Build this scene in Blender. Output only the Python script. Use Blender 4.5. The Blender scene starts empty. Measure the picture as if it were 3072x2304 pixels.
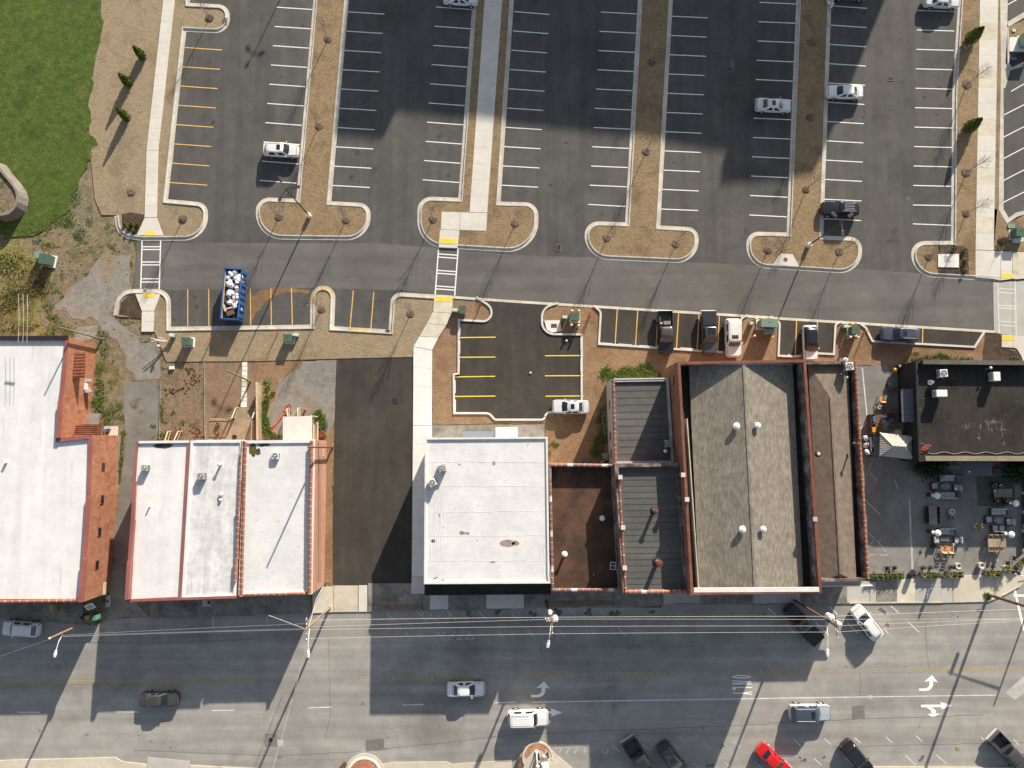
import bpy, bmesh, math, random
from mathutils import Vector, Matrix
R = math.radians
random.seed(7)
S = bpy.context.scene
COL = S.collection

# ------------------------------------------------------------------ camera, sky, sun, exposure
CAM_H, TILT, FPX = 93.0, 5.1, 2133.0
SUN_EL, SUN_AZ = 20.0, 23.3           # azimuth east of north
cam = bpy.data.objects.new('camera', bpy.data.cameras.new('camera'))
COL.objects.link(cam)
cam.location = (0, 0, CAM_H); cam.rotation_euler = (R(TILT), 0, 0)
cam.data.sensor_width = 36.0; cam.data.lens = 36.0 * FPX / 3072.0
cam.data.clip_start = 0.5; cam.data.clip_end = 3000
S.camera = cam
W = bpy.data.worlds.new('World'); S.world = W; W.use_nodes = True
wn = W.node_tree; bg = wn.nodes['Background']
sky = wn.nodes.new('ShaderNodeTexSky'); sky.sky_type = 'NISHITA'; sky.sun_disc = False
sky.sun_elevation = R(SUN_EL); sky.sun_rotation = R(SUN_AZ)
sky.air_density = 1.0; sky.dust_density = 1.2
hs = wn.nodes.new('ShaderNodeHueSaturation'); hs.inputs['Saturation'].default_value = .62; wn.links.new(sky.outputs[0], hs.inputs['Color']); wn.links.new(hs.outputs[0], bg.inputs[0]); bg.inputs[1].default_value = 0.078
sun = bpy.data.objects.new('sun', bpy.data.lights.new('sun', 'SUN')); COL.objects.link(sun)
sun.data.energy = 5.0; sun.data.angle = R(0.53); sun.data.color = (1.0, 0.885, 0.73)
sd = Vector((math.sin(R(SUN_AZ)) * math.cos(R(SUN_EL)), math.cos(R(SUN_AZ)) * math.cos(R(SUN_EL)), math.sin(R(SUN_EL))))
sun.rotation_euler = sd.to_track_quat('Z', 'Y').to_euler()
sun.location = (30, 60, 60)
S.view_settings.view_transform = 'Standard'; S.view_settings.look = 'None'
S.view_settings.exposure = 0.86; S.view_settings.gamma = 1.0
S.view_settings.use_curve_mapping = False

# ------------------------------------------------------------------ survey plan: aerial plan coordinates -> metres
KT = 768.0 / 2212.0
_c, _s = math.cos(R(TILT)), math.sin(R(TILT))
def Q(sx, sy, z=0.0):
    u = sx - 1536.0; v = 1152.0 - sy
    dx, dy, dz = u, v * _c + FPX * _s, v * _s - FPX * _c
    k = (CAM_H - z) / -dz
    return Vector((dx * k, dy * k, z))
def P(cr, x, y, z=0.0):
    return Q(768.0 * (cr // 10) + x * KT, 576.0 * (cr % 10) + y * KT, z)
def C3(x, y, z=0.0):   # patio sheet
    return Q(2760 + x * 312 / 2212.0, 1380 + y * 312 / 2212.0, z)

# ------------------------------------------------------------------ object helpers
def tag(o, label=None, cat=None, group=None, kind=None):
    if label: o['label'] = label
    if cat: o['category'] = cat
    if group: o['group'] = group
    if kind: o['kind'] = kind
    return o
def empty(name, loc=(0, 0, 0), rz=0.0, **k):
    o = bpy.data.objects.new(name, None); COL.objects.link(o)
    o.location = loc; o.rotation_euler = (0, 0, rz); o.empty_display_size = 0.3
    return tag(o, **k)
class MB:
    def __init__(self): self.v = []; self.f = []
    def add(self, vs, fs):
        n = len(self.v); self.v += [tuple(a) for a in vs]; self.f += [tuple(i + n for i in f) for f in fs]; return self
    def box(self, c, s, rz=0.0, M=None):
        x, y, z = s[0] / 2, s[1] / 2, s[2] / 2
        ca, sa = math.cos(rz), math.sin(rz)
        vs = []
        for dz in (-z, z):
            for dx, dy in ((-x, -y), (x, -y), (x, y), (-x, y)):
                vs.append((c[0] + dx * ca - dy * sa, c[1] + dx * sa + dy * ca, c[2] + dz))
        if M: vs = [M @ Vector(a) for a in vs]
        return self.add(vs, [(3, 2, 1, 0), (4, 5, 6, 7), (0, 1, 5, 4), (1, 2, 6, 5), (2, 3, 7, 6), (3, 0, 4, 7)])
    def bar(self, a, b, w, h=None):
        a = Vector(a); b = Vector(b); h = h or w
        d = (b - a).normalized(); up = Vector((0, 0, 1)) if abs(d.z) < .95 else Vector((1, 0, 0))
        s = d.cross(up).normalized() * w / 2; t = s.cross(d).normalized() * h / 2
        vs = [p + q for p in (a, b) for q in (-s - t, s - t, s + t, -s + t)]
        return self.add(vs, [(3, 2, 1, 0), (4, 5, 6, 7), (0, 1, 5, 4), (1, 2, 6, 5), (2, 3, 7, 6), (3, 0, 4, 7)])
    def tube(self, pts, rad, n=8, cap=True):
        pts = [Vector(p) for p in pts]; m = len(pts)
        if not isinstance(rad, (list, tuple)): rad = [rad] * m
        vs = []; ref = None
        for i, p in enumerate(pts):
            d = (pts[min(i + 1, m - 1)] - pts[max(i - 1, 0)]).normalized()
            if ref is None: ref = Vector((0, 0, 1)) if abs(d.z) < .9 else Vector((1, 0, 0))
            s = d.cross(ref).normalized(); t = s.cross(d).normalized(); ref = t
            for k in range(n):
                a = 2 * math.pi * k / n
                vs.append(p + (s * math.cos(a) + t * math.sin(a)) * rad[i])
        fs = []
        for i in range(m - 1):
            for k in range(n):
                fs.append((i * n + k, i * n + (k + 1) % n, (i + 1) * n + (k + 1) % n, (i + 1) * n + k))
        if cap: fs += [tuple(range(n - 1, -1, -1)), tuple((m - 1) * n + k for k in range(n))]
        return self.add(vs, fs)
    def lathe(self, c, prof, n=16):
        vs = []
        for r, z in prof:
            for k in range(n):
                a = 2 * math.pi * k / n
                vs.append((c[0] + r * math.cos(a), c[1] + r * math.sin(a), c[2] + z))
        m = len(prof); fs = []
        for i in range(m - 1):
            for k in range(n): fs.append((i * n + k, i * n + (k + 1) % n, (i + 1) * n + (k + 1) % n, (i + 1) * n + k))
        fs += [tuple(range(n - 1, -1, -1)), tuple((m - 1) * n + k for k in range(n))]
        return self.add(vs, fs)
    def prism(self, pts, z0, z1):
        n = len(pts); pts = ccw(pts)
        vs = [(p[0], p[1], z0) for p in pts] + [(p[0], p[1], z1) for p in pts]
        fs = [tuple(range(n - 1, -1, -1)), tuple(range(n, 2 * n))] + [(i, (i + 1) % n, n + (i + 1) % n, n + i) for i in range(n)]
        return self.add(vs, fs)
    def sheet(self, pts, z):
        pts = ccw(pts); n = len(pts)
        return self.add([(p[0], p[1], z) for p in pts], [tuple(range(n))])
    def build(self, name, mat, parent=None, smooth=False, bevel=0, **k):
        me = bpy.data.meshes.new(name); me.from_pydata(self.v, [], self.f); me.update()
        if smooth:
            for p in me.polygons: p.use_smooth = True
        me.materials.append(mat)
        o = bpy.data.objects.new(name, me); COL.objects.link(o)
        if parent: o.parent = parent
        if bevel:
            b = o.modifiers.new('b', 'BEVEL'); b.width = bevel; b.segments = 2; b.limit_method = 'ANGLE'
        return tag(o, **k)
def area(pts):
    return sum(pts[i][0] * pts[(i + 1) % len(pts)][1] - pts[(i + 1) % len(pts)][0] * pts[i][1] for i in range(len(pts))) / 2
def ccw(pts): return list(pts) if area(pts) > 0 else list(pts)[::-1]
def inst(o, name=None, parent=None, loc=None, rz=None, sc=None):
    c = o.copy(); COL.objects.link(c)
    if name: c.name = name
    c.parent = parent
    if loc is not None: c.location = loc
    if rz is not None: c.rotation_euler = (0, 0, rz)
    if sc is not None: c.scale = sc if isinstance(sc, (tuple, list)) else (sc, sc, sc)
    return c
def copy_tree(o, parent=None):
    c = o.copy(); COL.objects.link(c); c.parent = parent
    for ch in list(KIDS.get(o.name, o.children)): copy_tree(ch, c)
    return c
KIDS = {}
def freeze(o):
    KIDS[o.name] = list(o.children)
    for ch in o.children: freeze(ch)
def plan(pts):      # [(cr,x,y[,radius])] -> rounded outline in metres
    out = []; raw = [(P(p[0], p[1], p[2]), p[3] if len(p) > 3 else 0) for p in pts]
    for i, (p, r) in enumerate(raw):
        if r <= 0 or i in (0, len(raw) - 1): out.append((p.x, p.y)); continue
        a = (raw[i - 1][0] - p).xy; b = (raw[i + 1][0] - p).xy
        la, lb = a.length, b.length; a.normalize(); b.normalize()
        ang = a.angle(b); t = min(r / math.tan(ang / 2), la * .62, lb * .62); r2 = t * math.tan(ang / 2)
        p1 = p.xy + a * t; p2 = p.xy + b * t
        cen = p.xy + (a + b).normalized() * (r2 / math.sin(ang / 2))
        a1 = math.atan2((p1 - cen).y, (p1 - cen).x); a2 = math.atan2((p2 - cen).y, (p2 - cen).x)
        d = (a2 - a1 + math.pi) % (2 * math.pi) - math.pi
        n = max(4, int(abs(d) / R(9)))
        for k in range(n + 1):
            q = a1 + d * k / n; out.append((cen.x + r2 * math.cos(q), cen.y + r2 * math.sin(q)))
    return out
def offset(pts, d, closed=False):    # positive d = to the left of travel
    n = len(pts); out = []
    for i in range(n):
        p = Vector(pts[i])
        a = Vector(pts[i - 1]) if (i or closed) else None
        b = Vector(pts[(i + 1) % n]) if (i < n - 1 or closed) else None
        d1 = (p - a).normalized() if a is not None else (b - p).normalized()
        d2 = (b - p).normalized() if b is not None else d1
        n1 = Vector((-d1.y, d1.x)); n2 = Vector((-d2.y, d2.x))
        m = (n1 + n2); m = m / max(m.length_squared / 2, .35)
        out.append((p.x + m.x * d, p.y + m.y * d))
    return out
def resample(pts, step):             # split into runs of about step metres
    pts = [Vector(p) for p in pts]; runs = [[0.0]]; L = [0.0]
    for i in range(1, len(pts)): L.append(L[-1] + (pts[i] - pts[i - 1]).length)
    n = max(1, round(L[-1] / step))
    def at(t):
        for i in range(1, len(L)):
            if t <= L[i] + 1e-9:
                k = (t - L[i - 1]) / max(L[i] - L[i - 1], 1e-9); return i, k
        return len(L) - 1, 1.0
    out = []
    g = 0.012
    for j in range(n):
        t0, t1 = L[-1] * j / n + (g if j else 0), L[-1] * (j + 1) / n - (g if j < n - 1 else 0)
        ts = [t0] + [l for l in L if t0 + .03 < l < t1 - .03] + [t1]
        out.append([at(t) for t in ts])
    return out
def lerp_line(line, idx):
    i, k = idx
    a, b = line[i - 1], line[i]
    return (a[0] + (b[0] - a[0]) * k, a[1] + (b[1] - a[1]) * k)

# ------------------------------------------------------------------ materials
def lin(c): return tuple(((x / 255.0) / 12.92 if x <= 10 else (((x / 255.0) + .055) / 1.055) ** 2.4) for x in c)
def N(nt, t, **k):
    n = nt.nodes.new(t)
    for a, b in k.items():
        if a.startswith('i_'): n.inputs[a[2:].replace('_', ' ')].default_value = b
        else: setattr(n, a, b)
    return n
def surf(name, cols, big=.06, mid=.9, fine=9.0, amp=(.5, .35, .3), rough=.9, bump=.15, bdist=.05, stretch=(1, 1, 1), blot=None, spec=.3, local=False, crack=0, det=6, flow=None, rot=0.0, streak=None):
    """cols: albedo tuples; mixed by a large noise, varied by mid and fine noise."""
    m = bpy.data.materials.new(name); m.use_nodes = True; nt = m.node_tree; b = nt.nodes['Principled BSDF']; L = nt.links.new
    if local: src = N(nt, 'ShaderNodeTexCoord').outputs['Object']
    else: src = N(nt, 'ShaderNodeNewGeometry').outputs['Position']
    mp = N(nt, 'ShaderNodeMapping'); mp.inputs['Scale'].default_value = stretch; mp.inputs['Rotation'].default_value = (0, 0, rot); L(src, mp.inputs[0]); v = mp.outputs[0]
    def noise(sc, d=4, rg=.6):
        n = N(nt, 'ShaderNodeTexNoise'); n.inputs['Scale'].default_value = sc; n.inputs['Detail'].default_value = d; n.inputs['Roughness'].default_value = rg; L(v, n.inputs['Vector']); return n.outputs['Fac']
    ramp = N(nt, 'ShaderNodeValToRGB'); r = ramp.color_ramp
    k = len(cols)
    for i, c in enumerate(cols):
        e = r.elements[i] if i < 2 else r.elements.new(.5)
        e.color = (*c, 1)
    if k == 1: r.elements[1].color = (*cols[0], 1)
    for i, e in enumerate(r.elements): e.position = .36 + .28 * i / max(1, len(r.elements) - 1)
    for i, c in enumerate(cols): r.elements[i].color = (*c, 1)
    L(noise(big, det, .65), ramp.inputs[0]); col = ramp.outputs[0]
    def mul(col, f, a):
        mr = N(nt, 'ShaderNodeMapRange'); mr.inputs['From Min'].default_value = .25; mr.inputs['From Max'].default_value = .75
        mr.inputs['To Min'].default_value = 1 - a; mr.inputs['To Max'].default_value = 1 + a; L(f, mr.inputs[0])
        vm = N(nt, 'ShaderNodeVectorMath', operation='SCALE'); L(col, vm.inputs[0]); L(mr.outputs[0], vm.inputs['Scale']); return vm.outputs[0]
    ff = noise(fine, 3, .7)
    col = mul(col, noise(mid, 5, .65), amp[1]); col = mul(col, ff, amp[2])
    if flow:   # long faint streaks (wheel tracks, rain runs): (sx, sy, amount)
        mp2 = N(nt, 'ShaderNodeMapping'); mp2.inputs['Scale'].default_value = (flow[0], flow[1], 1); L(src, mp2.inputs[0])
        n2 = N(nt, 'ShaderNodeTexNoise'); n2.inputs['Scale'].default_value = 1.0; n2.inputs['Detail'].default_value = 5; L(mp2.outputs[0], n2.inputs['Vector'])
        col = mul(col, n2.outputs['Fac'], flow[2])
    if blot:   # (colour, scale, threshold, soft)
        n3 = N(nt, 'ShaderNodeTexNoise'); n3.inputs['Scale'].default_value = blot[1]; n3.inputs['Detail'].default_value = 6; n3.inputs['Roughness'].default_value = .7; L(v, n3.inputs['Vector'])
        mr = N(nt, 'ShaderNodeMapRange'); mr.inputs['From Min'].default_value = blot[2]; mr.inputs['From Max'].default_value = blot[2] + blot[3]; L(n3.outputs['Fac'], mr.inputs[0])
        mx = N(nt, 'ShaderNodeMix', data_type='RGBA'); L(mr.outputs[0], mx.inputs['Factor']); L(col, mx.inputs['A']); mx.inputs['B'].default_value = (*blot[0], 1); col = mx.outputs['Result']
    if streak:   # (colour, sx, sy, threshold, soft)
        mp3 = N(nt, 'ShaderNodeMapping'); mp3.inputs['Scale'].default_value = (streak[1], streak[2], 1); mp3.inputs['Location'].default_value = (3.1, 7.7, 0); L(src, mp3.inputs[0])
        n4 = N(nt, 'ShaderNodeTexNoise'); n4.inputs['Scale'].default_value = 1; n4.inputs['Detail'].default_value = 7; n4.inputs['Roughness'].default_value = .75; L(mp3.outputs[0], n4.inputs['Vector'])
        mr = N(nt, 'ShaderNodeMapRange'); mr.inputs['From Min'].default_value = streak[3]; mr.inputs['From Max'].default_value = streak[3] + streak[4]; L(n4.outputs['Fac'], mr.inputs[0])
        mx = N(nt, 'ShaderNodeMix', data_type='RGBA'); L(mr.outputs[0], mx.inputs['Factor']); L(col, mx.inputs['A']); mx.inputs['B'].default_value = (*streak[0], 1); col = mx.outputs['Result']
    if crack:
        nz = N(nt, 'ShaderNodeTexNoise'); nz.inputs['Scale'].default_value = .5; nz.inputs['Detail'].default_value = 4; L(src, nz.inputs['Vector'])
        ad = N(nt, 'ShaderNodeVectorMath', operation='MULTIPLY_ADD'); L(nz.outputs['Color'], ad.inputs[0]); ad.inputs[1].default_value = (2.2, 2.2, 0); L(src, ad.inputs[2])
        vo = N(nt, 'ShaderNodeTexVoronoi', feature='DISTANCE_TO_EDGE'); vo.inputs['Scale'].default_value = crack; L(ad.outputs[0], vo.inputs['Vector'])
        mr = N(nt, 'ShaderNodeMapRange'); mr.inputs['From Min'].default_value = 0.0; mr.inputs['From Max'].default_value = .012; mr.inputs['To Min'].default_value = .62; mr.inputs['To Max'].default_value = 1; L(vo.outputs[0], mr.inputs[0])
        vm = N(nt, 'ShaderNodeVectorMath', operation='SCALE'); L(col, vm.inputs[0]); L(mr.outputs[0], vm.inputs['Scale']); col = vm.outputs[0]
    L(col, b.inputs['Base Color']); b.inputs['Roughness'].default_value = rough; b.inputs['Specular IOR Level'].default_value = spec
    if bump:
        bp = N(nt, 'ShaderNodeBump'); bp.inputs['Strength'].default_value = bump; bp.inputs['Distance'].default_value = bdist; L(ff, bp.inputs['Height']); L(bp.outputs[0], b.inputs['Normal'])
    return m
def plain(name, c, rough=.5, metal=0, spec=.5, coat=0, var=.06, sc=3.0, trans=0):
    m = surf(name, [tuple(x * (1 - var) for x in c), tuple(min(1, x * (1 + var)) for x in c)], big=sc, mid=sc * 4, fine=sc * 20, amp=(0, var, var * .6), rough=rough, bump=0, spec=spec, local=True)
    b = m.node_tree.nodes['Principled BSDF']; b.inputs['Metallic'].default_value = metal; b.inputs['Coat Weight'].default_value = coat; b.inputs['Coat Roughness'].default_value = .08
    return m
M = {}
M['lot'] = surf('lot_asphalt', [(.070, .068, .066), (.100, .097, .093), (.084, .081, .078)], big=.07, mid=.55, fine=22, amp=(0, .14, .16), bump=.1, bdist=.02, flow=(.8, .05, .16), blot=((.062, .060, .060), .23, .60, .12))
M['drive'] = surf('drive_asphalt', [(.115, .111, .105), (.155, .150, .142)], big=.09, mid=.5, fine=22, amp=(0, .12, .15), bump=.1, bdist=.02, flow=(.05, .7, .16))
M['street'] = surf('street_asphalt', [(.235, .228, .213), (.33, .32, .298), (.275, .267, .25)], big=.06, mid=.45, fine=18, amp=(0, .15, .14), bump=.12, bdist=.02, flow=(.03, .65, .24), blot=((.15, .147, .14), .35, .64, .06))
M['new'] = surf('fresh_asphalt', [(.046, .042, .037), (.066, .06, .052)], big=.12, mid=.7, fine=22, amp=(0, .16, .22), bump=.15, bdist=.02, flow=(.8, .12, .2), blot=((.11, .1, .088), .5, .67, .12))
M['lane'] = surf('old_asphalt', [(.17, .163, .15), (.24, .23, .21)], big=.12, mid=.8, fine=16, amp=(0, .2, .16), bump=.12, bdist=.02, blot=((.1, .095, .085), .3, .58, .1))
M['patio'] = surf('patio_asphalt', [(.19, .185, .175), (.27, .262, .245)], big=.16, mid=.6, fine=16, amp=(0, .2, .14), blot=((.3, .29, .27), .3, .63, .1))
M['conc'] = surf('concrete', [(.60, .575, .52), (.68, .655, .60)], big=.25, mid=1.4, fine=16, amp=(0, .07, .06), bump=.05)
M['conc_y'] = surf('stained_concrete', [(.56, .51, .40), (.66, .62, .53)], big=.3, mid=1.2, fine=16, amp=(0, .09, .07), bump=.05)
M['conc_w'] = surf('white_concrete', [(.72, .71, .68), (.80, .79, .76)], big=.3, mid=1.2, fine=16, amp=(0, .05, .05), bump=.05)
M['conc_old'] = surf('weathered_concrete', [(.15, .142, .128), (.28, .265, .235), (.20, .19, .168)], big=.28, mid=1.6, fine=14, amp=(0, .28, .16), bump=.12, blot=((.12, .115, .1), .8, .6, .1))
M['conc_e'] = surf('drive_concrete', [(.42, .405, .375), (.50, .485, .45)], big=.2, mid=1.2, fine=14, amp=(0, .08, .08), bump=.06)
M['sand'] = surf('sidewalk_sand', [(.50, .455, .365), (.60, .55, .45)], big=.4, mid=1.5, fine=12, amp=(0, .07, .06), bump=.05)
M['kerb'] = surf('kerb_concrete', [(.47, .445, .39), (.61, .585, .52)], big=.35, mid=1.3, fine=10, amp=(0, .16, .12), bump=.08, blot=((.38, .33, .25), .8, .62, .08))
M['kerb_w'] = surf('kerb_white', [(.58, .57, .54), (.68, .67, .64)], big=.4, mid=1.1, fine=14, amp=(0, .06, .06), bump=.06)
M['kerb_r'] = surf('kerb_rusty', [(.52, .40, .22), (.62, .52, .36)], big=.5, mid=1.5, fine=14, amp=(0, .15, .08), bump=.06)
M['dirt'] = surf('dirt_gravel', [(.15, .125, .06), (.24, .19, .12), (.19, .165, .12), (.23, .17, .10)], big=.17, mid=1.1, fine=6, amp=(0, .36, .4), bump=.7, bdist=.12, blot=((.065, .09, .02), .42, .545, .05), det=9)
M['gravel'] = surf('grey_gravel', [(.20, .19, .17), (.26, .25, .23), (.25, .195, .13)], big=.16, mid=1.5, fine=8, amp=(0, .22, .28), bump=.4, bdist=.06)
M['lawn'] = surf('lawn', [(.046, .080, .011), (.082, .122, .020), (.060, .098, .014), (.125, .140, .04)], big=.16, mid=1.1, fine=6, amp=(0, .38, .5), bump=.7, bdist=.12, det=8)
M['dry'] = surf('dormant_turf', [(.25, .195, .125), (.33, .26, .17), (.28, .22, .14)], big=.2, mid=1.8, fine=8, amp=(0, .16, .30), bump=.8, bdist=.1, blot=((.20, .19, .085), .5, .66, .08))
M['dry2'] = surf('orange_turf', [(.195, .140, .080), (.285, .205, .12), (.235, .168, .095)], big=.25, mid=2.4, fine=5, amp=(0, .22, .26), bump=.7, bdist=.1, blot=((.17, .16, .07), .9, .62, .08), streak=((.42, .33, .21), 3, 5, .62, .1))
M['straw'] = surf('pine_straw', [(.225, .135, .075), (.30, .195, .115), (.25, .155, .09)], big=.2, mid=1.5, fine=7, amp=(0, .2, .36), bump=.9, bdist=.1)
M['straw2'] = surf('pine_straw_pale', [(.22, .15, .095), (.29, .21, .14)], big=.2, mid=1.5, fine=7, amp=(0, .2, .34), bump=.9, bdist=.1, blot=((.11, .13, .045), .5, .63, .06))
M['rubble'] = surf('brick_rubble', [(.18, .135, .085), (.26, .19, .125), (.20, .17, .11)], big=.4, mid=2.2, fine=8, amp=(0, .35, .4), bump=1, bdist=.15, blot=((.09, .115, .035), .45, .58, .06), det=9)
M['scrub'] = surf('scrub', [(.19, .17, .06), (.26, .23, .085), (.13, .115, .06)], big=.35, mid=1.8, fine=6, amp=(0, .35, .45), bump=1, bdist=.2)
M['ringm'] = surf('weathered_mulch', [(.10, .075, .055), (.19, .145, .11)], big=1.5, mid=4, fine=9, amp=(0, .35, .45), bump=.9, bdist=.08)
M['mulch'] = surf('mulch', [(.055, .036, .026), (.10, .068, .048)], big=.8, mid=3, fine=9, amp=(0, .3, .4), bump=.9, bdist=.08)
M['white_line'] = surf('white_paint', [(.82, .82, .81), (.88, .88, .87)], big=1, mid=4, fine=25, amp=(0, .05, .08), bump=0, rough=.6)
M['worn_line'] = surf('worn_white_paint', [(.58, .58, .57), (.78, .77, .75)], big=1, mid=5, fine=14, amp=(0, .2, .3), bump=0, rough=.7)
M['faint_line'] = surf('faint_white_paint', [(.42, .415, .40), (.60, .59, .57)], big=1, mid=5, fine=14, amp=(0, .2, .3), bump=0, rough=.7)
M['yellow_line'] = surf('yellow_paint', [(.72, .40, .10), (.80, .50, .18)], big=1, mid=3, fine=20, amp=(0, .12, .1), bump=0, rough=.6)
M['yellow_new'] = surf('bright_yellow_paint', [(.80, .58, .04), (.86, .66, .1)], big=1, mid=3, fine=20, amp=(0, .08, .08), bump=0, rough=.6)
M['yellow_old'] = surf('faded_yellow_paint', [(.36, .29, .16), (.46, .36, .19)], big=.6, mid=3, fine=10, amp=(0, .2, .3), bump=0, rough=.8)
M['pad'] = surf('tactile_yellow', [(.82, .58, .05), (.88, .66, .10)], big=1, mid=4, fine=20, amp=(0, .06, .08), bump=.2, bdist=.01)
M['roof_w'] = surf('white_membrane', [(.68, .685, .69), (.75, .755, .76)], big=.2, mid=.8, fine=6, amp=(0, .05, .03), bump=.06, rough=.45, flow=(.9, .06, .06), blot=((.60, .59, .57), .35, .64, .12), streak=((.42, .41, .40), 1.6, .16, .58, .2))
M['roof_w2'] = surf('wrinkled_membrane', [(.64, .645, .65), (.73, .735, .74)], big=.3, mid=1.3, fine=5, amp=(0, .07, .07), bump=.25, bdist=.05, rough=.5, blot=((.46, .45, .43), 1.3, .64, .06), streak=((.40, .39, .37), 1.3, 2.6, .59, .14))
M['roof_w3'] = surf('scuffed_membrane', [(.58, .585, .59), (.70, .705, .71)], big=.35, mid=1.4, fine=6, amp=(0, .12, .08), bump=.2, bdist=.04, rough=.5, flow=(1.2, .2, .14), streak=((.40, .39, .37), 2.2, .35, .56, .2))
M['roof_brown'] = surf('brown_felt', [(.038, .026, .020), (.060, .038, .027), (.125, .066, .042)], big=.14, mid=.9, fine=8, amp=(0, .25, .2), bump=.2, blot=((.26, .20, .15), .5, .69, .08))
M['roof_grey'] = surf('grey_roll_felt', [(.092, .092, .090), (.130, .129, .124)], big=.15, mid=1, fine=12, amp=(0, .12, .14), bump=.15, flow=(.07, 2.2, .16), blot=((.20, .19, .17), .35, .66, .1))
M['roof_black'] = surf('black_tar', [(.017, .014, .012), (.034, .029, .025), (.024, .021, .018)], big=.2, mid=1, fine=9, amp=(0, .22, .25), bump=.3, bdist=.04, flow=(3.5, .25, .3), blot=((.14, .13, .12), 1.1, .66, .08), streak=((.26, .25, .24), 4.5, .7, .665, .04), rough=.7)
M['brick'] = surf('red_brick', [(.30, .125, .075), (.38, .18, .11), (.34, .15, .09)], big=.5, mid=2, fine=11, amp=(0, .2, .25), bump=.4, bdist=.03, flow=(2.2, 2.2, .18))
M['brick_old'] = surf('old_brick', [(.20, .10, .065), (.28, .15, .10)], big=.5, mid=2, fine=10, amp=(0, .2, .2), bump=.4, bdist=.03)
M['salmon'] = surf('salmon_siding', [(.44, .235, .165), (.50, .28, .20)], big=.4, mid=1.2, fine=9, amp=(0, .08, .08), bump=.1)
M['coping_red'] = surf('red_coping', [(.27, .095, .082), (.33, .125, .11)], big=.4, mid=1.5, fine=10, amp=(0, .1, .08), bump=.05, rough=.5)
M['coping_rust'] = surf('rust_coping', [(.165, .060, .040), (.24, .095, .066)], big=.5, mid=1.8, fine=10, amp=(0, .2, .15), bump=.1, rough=.6, blot=((.5, .42, .36), .9, .69, .03))
M['tile_f'] = surf('tile_flange', [(.40, .27, .22), (.55, .42, .36)], big=1, mid=3, fine=14, amp=(0, .15, .12), bump=.1)
M['tile_o'] = surf('orange_tile', [(.26, .10, .06), (.34, .145, .085)], big=1, mid=3, fine=14, amp=(0, .15, .12), bump=.1, rough=.5, local=False)
M['tile_p'] = surf('purple_tile', [(.14, .085, .09), (.24, .13, .12), (.33, .14, .10)], big=.8, mid=3, fine=14, amp=(0, .18, .12), bump=.1, rough=.35)
M['tile_w'] = surf('painted_tile', [(.55, .53, .52), (.7, .68, .66)], big=1, mid=3, fine=14, amp=(0, .15, .1), bump=.1)
M['stucco'] = surf('grey_stucco', [(.42, .40, .36), (.52, .50, .45)], big=.5, mid=1.5, fine=12, amp=(0, .15, .1), bump=.15)
M['tarry'] = surf('tarry_parapet', [(.06, .055, .055), (.18, .13, .11), (.34, .31, .31)], big=.7, mid=2.5, fine=10, amp=(0, .25, .2), bump=.4)
M['wall_w'] = surf('white_wall', [(.66, .65, .62), (.74, .73, .70)], big=.5, mid=1.5, fine=12, amp=(0, .08, .06), bump=.05)
M['wall_k'] = surf('black_wall', [(.022, .023, .026), (.035, .037, .042)], big=.5, mid=1.5, fine=12, amp=(0, .15, .1), bump=.1)
M['awning'] = surf('black_awning', [(.02, .02, .02), (.03, .03, .03)], big=1, mid=4, fine=20, amp=(0, .15, .1), bump=.1)
M['weedy'] = surf('weed_green', [(.07, .14, .018), (.12, .20, .03)], big=1.2, mid=3, fine=9, amp=(0, .25, .3), bump=.3)
M['leaf'] = surf('leaf', [(.08, .15, .02), (.15, .23, .035)], big=1.5, mid=5, fine=15, amp=(0, .3, .2), bump=0, rough=.6)
M['leaf_y'] = surf('olive_leaf', [(.16, .17, .035), (.24, .23, .06)], big=1.5, mid=5, fine=15, amp=(0, .3, .2), bump=0, rough=.6)
M['conifer'] = surf('conifer_leaf', [(.07, .11, .015), (.17, .21, .035)], big=2, mid=6, fine=15, amp=(0, .3, .2), bump=0, rough=.7)
M['darkleaf'] = surf('pine_needle', [(.02, .045, .022), (.045, .075, .035)], big=1.5, mid=5, fine=15, amp=(0, .3, .2), bump=0, rough=.7)
M['twig'] = surf('twig', [(.22, .18, .14), (.32, .27, .22)], big=2, mid=6, fine=20, amp=(0, .2, .1), bump=0)
M['twig_d'] = surf('dark_twig', [(.10, .075, .05), (.16, .12, .08)], big=2, mid=6, fine=20, amp=(0, .2, .1), bump=0)
M['wood'] = surf('pole_wood', [(.20, .135, .09), (.30, .215, .145)], big=1, mid=4, fine=16, amp=(0, .2, .15), bump=.2)
M['wood_dk'] = surf('dark_pole_wood', [(.13, .07, .045), (.21, .12, .08)], big=1, mid=4, fine=16, amp=(0, .2, .15), bump=.2)
M['wood_gr'] = surf('mossy_pole', [(.14, .17, .11), (.21, .24, .17)], big=1, mid=4, fine=16, amp=(0, .2, .15), bump=.2)
M['deck'] = surf('deck_wood', [(.30, .24, .16), (.42, .35, .24)], big=.6, mid=3, fine=14, amp=(0, .18, .12), bump=.1, flow=(5, .5, .15))
M['lumber'] = surf('fresh_lumber', [(.50, .40, .27), (.62, .52, .38)], big=.8, mid=3, fine=14, amp=(0, .1, .1), bump=.05)
M['teak'] = surf('orange_teak', [(.55, .27, .10), (.66, .37, .17)], big=.8, mid=3, fine=14, amp=(0, .12, .1), bump=.05)
M['oldwood'] = surf('grey_wood', [(.20, .18, .16), (.30, .275, .245)], big=.8, mid=3, fine=14, amp=(0, .15, .12), bump=.1)
M['brownply'] = surf('brown_ply', [(.13, .075, .04), (.20, .12, .07)], big=.8, mid=3, fine=14, amp=(0, .15, .1), bump=.05)
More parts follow.
